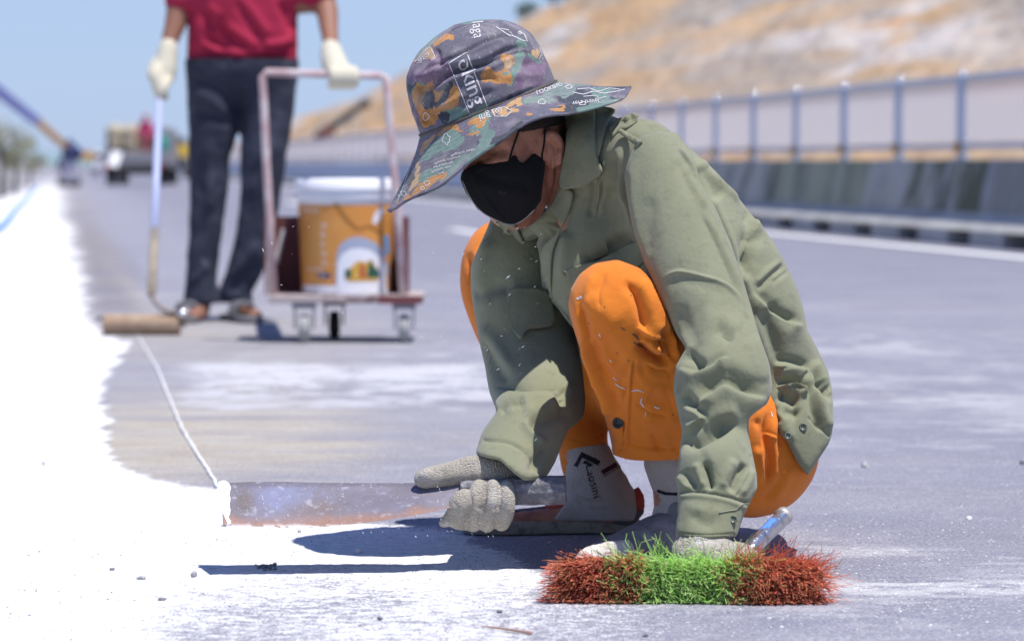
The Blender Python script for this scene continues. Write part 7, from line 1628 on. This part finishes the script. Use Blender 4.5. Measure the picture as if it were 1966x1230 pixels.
# ================================================================ small things on the road
M_STONE = mat('pale_stone', (0.42, 0.41, 0.42), 0.95, bump=[(120, 0.6)], var=[(90, (0.26, 0.25, 0.27), 0.5, 0.7)]); M_STONE2 = mat('grey_stone', (0.20, 0.20, 0.22), 0.95, bump=[(120, 0.6)]); M_STONE3 = mat('white_chip', (0.72, 0.71, 0.70), 0.9, bump=[(120, 0.5)])
def stone_geo(c, s, seed):
    rg = np.random.default_rng(seed); bm = bmesh.new(); bmesh.ops.create_icosphere(bm, subdivisions=2, radius=1.0)
    V = np.array([tuple(v.co) for v in bm.verts]); Fv = np.array([[v.index for v in f.verts] for f in bm.faces]); bm.free()
    for _ in range(9):
        n = norm(rg.normal(size=3)); dd = V @ n; m = dd > 0.62 + 0.2 * rg.random(); V[m] -= (dd[m] - 0.66)[:, None] * n
    V += noise3(V + seed, 0.6, seed, 2)[:, None] * V * 0.14
    V = V * np.asarray(s, float); a = rg.uniform(0, 6.28); R = np.array([(math.cos(a), -math.sin(a), 0), (math.sin(a), math.cos(a), 0), (0, 0, 1)]); V = V @ R.T
    V[:, 2] -= V[:, 2].min() + 0.12 * s[2]
    return V + np.asarray(c), Fv
ST = [(1661, 898, (0.0115, 0.010, 0.010), M_STONE, 'pale round stone on the empty asphalt at the right, the largest there'),
 (1861, 997, (0.012, 0.007, 0.004), M_STONE3, 'flat white chip lying near the right edge of the photo'),
 (1963, 892, (0.008, 0.008, 0.007), M_STONE2, 'dark stone cut off by the right edge of the photo'),
 (372, 1108, (0.0075, 0.006, 0.006), M_STONE, 'grey pebble on the white lime just left of the machete shadow'),
 (690, 1062, (0.008, 0.005, 0.006), M_STONE3, 'white chip between the two shadows below the blade'),
 (575, 1022, (0.0045, 0.004, 0.004), M_STONE, 'small grey pebble just under the rusty blade edge'),
 (84, 893, (0.006, 0.005, 0.005), M_STONE, 'lone grey pebble on the white shoulder, left of the grey patch'),
 (48, 778, (0.010, 0.007, 0.004), M_STONE3, 'pale flake on the white shoulder at the left edge, farthest up'),
 (216, 1094, (0.007, 0.005, 0.003), M_STONE2, 'dark flake on the white lime at lower left'),
 (310, 1152, (0.008, 0.005, 0.003), M_STONE2, 'dark flake on the white lime near the bottom, left of the twig'),
 (272, 1112, (0.009, 0.006, 0.004), M_STONE, 'broad grey flake on the white lime left of the grey pebble'),
 (1240, 1222, (0.005, 0.004, 0.003), M_STONE2, 'small dark pebble at the bottom edge below the broom head'),
 (960, 995 + 180, (0.006, 0.005, 0.003), M_STONE2, 'dark pebble between the twig and the broom head'),
 (730, 1190, (0.006, 0.004, 0.003), M_STONE2, 'dark flake at the bottom edge, just left of the twig')]
for k, (px, py, s, m, lb) in enumerate(ST):
    V, Fv = stone_geo(G(px, py), s, 50 + k); o = mesh_np('stone', V, Fv, m, None, False); tag(o, lb, 'stone', 'stones on the road')
# crumbled lime clod by the shadow
parts = []
for k in range(26):
    px = 500 + RNG.normal(0, 14) + 18; py = 1090 + RNG.normal(0, 3.2); r = 0.002 + 0.004 * RNG.random(); parts.append(stone_geo(G(px, py), (r, r * .8, r * .7), 200 + k))
o = geo_obj('lime_crumbs', parts, M_STONE2, None); tag(o, 'dark crumbled clod beside the machete shadow', 'crumbs', kind='stuff')
# grit
def grit(n, x0, x1, y0, y1, smin, smax, m, seed, name):
    rg = np.random.default_rng(seed); base8 = np.array([(1, 0, 0), (-1, 0, 0), (0, 1, 0), (0, -1, 0), (0, 0, 1), (0, 0, -0.3)], float); f8 = np.array([(0, 2, 4), (2, 1, 4), (1, 3, 4), (3, 0, 4), (2, 0, 5), (1, 2, 5), (3, 1, 5), (0, 3, 5)])
    u = rg.uniform(x0, x1, n); vv = y0 + (y1 - y0) * rg.random(n) ** 0.75; c = np.array([G(a, b, 0.0004) for a, b in zip(u, vv)]); s = (smin + (smax - smin) * rg.random(n) ** 3)[:, None, None] * rg.uniform(0.5, 1.4, (n, 6, 3)) * np.array((1, 1, 0.6))
    V = (c[:, None] + base8[None] * s).reshape(-1, 3); Fv = (np.arange(n)[:, None, None] * 6 + f8[None]).reshape(-1, 3); o = mesh_np(name, V, Fv, m, None, False); return o
tag(grit(2600, -60, 2020, 860, 1290, 0.0006, 0.0026, M_STONE2, 1, 'dark_grit'), 'fine dark grit scattered over road and lime', 'grit', kind='stuff')
tag(grit(3200, 1050, 2030, 800, 1290, 0.0006, 0.0028, M_STONE3, 2, 'white_grit'), 'fine white grit scattered over the asphalt', 'grit', kind='stuff')
tag(grit(1500, 560, 1120, 1000, 1120, 0.0006, 0.0022, M_STONE2, 3, 'dark_grit'), 'dark grit in the shadow around the shoes', 'grit', kind='stuff')
# twig
tw = catmull([G(920, 1205), G(945, 1208), G(975, 1212), G(1000, 1216), G(1020, 1219)], 5); tw[:, 2] = 0.0035
tag(geo_obj('twig', tube_geo(tw, np.interp(np.linspace(0, 1, len(tw)), [0, .3, 1], [0.0005, 0.0017, 0.0024]), 8), mat('dry_straw', (0.40, 0.26, 0.20), 0.8), None, True), 'thin brown straw lying on the white lime at the bottom edge', 'twig')
# chalked cord from the roller to the blade
cd = catmull([G(266, 648), G(282, 676), G(303, 712), G(325, 765), G(348, 820), G(378, 872), G(404, 912), G(424, 950)], 14); cd[:, 2] = 0.003; cd += np.column_stack([noise3(cd * 30, 1, 3, 2) * 0.003] * 2 + [cd[:, 2] * 0])
cord = tag(geo_obj('cord', tube_geo(cd, 0.0028 + 0.003 * np.abs(noise3(cd, 0.03, 7, 2)), 8), M_CHALK, None, True), 'lime caked white marking cord stretched over the grey road to the machete tip', 'cord')
# lime flecks flying off the blade
rg = np.random.default_rng(12); parts = []
def fleck(px, py, d, L, wd, ang): 
    c = P(px, py, d); a = np.array((math.cos(ang), 0, -math.sin(ang))) * L / 2; b = np.array((-math.sin(ang), rg.normal(0, .3), -math.cos(ang))) * wd / 2; t = np.array((0, wd * 0.3, 0))
    return np.array([c - a, c + b, c + a, c - b, c + t * 1.0, c - t * 1.0]), np.array([(0, 1, 4), (1, 2, 4), (2, 3, 4), (3, 0, 4), (1, 0, 5), (2, 1, 5), (3, 2, 5), (0, 3, 5)])
for k in range(150):
    px = rg.uniform(450, 960) ; py = rg.uniform(925, 1030); parts.append(fleck(px, py, 5.33 + rg.normal(0, 0.03), rg.uniform(0.001, 0.006), rg.uniform(0.0006, 0.0014), 1.0 + rg.normal(0, .35)))
for k in range(34):
    px = rg.uniform(880, 1040); py = rg.uniform(430, 860); parts.append(fleck(px, py, 5.3 + rg.normal(0, 0.1), rg.uniform(0.002, 0.008), rg.uniform(0.0004, 0.0009), -0.6 + rg.normal(0, .3)))
for k in range(70):
    px = rg.uniform(500, 900); py = rg.uniform(400, 900); parts.append(fleck(px, py, 5.4 + rg.normal(0, 0.15), rg.uniform(0.001, 0.005), rg.uniform(0.0005, 0.0012), -1.0 + rg.normal(0, .6)))
for px, py, L in ((975, 532, 0.014), (505, 480, 0.012), (353, 600, 0.012), (522, 467, 0.008)): parts.append(fleck(px, py, 5.3, L * 0.7, 0.0016, -0.7 if px > 800 else 1.2))
tag(geo_obj('flying_lime', parts, M_STONE3, None), 'tiny white lime flecks flying up in front of the crouching worker', 'dust', kind='stuff')
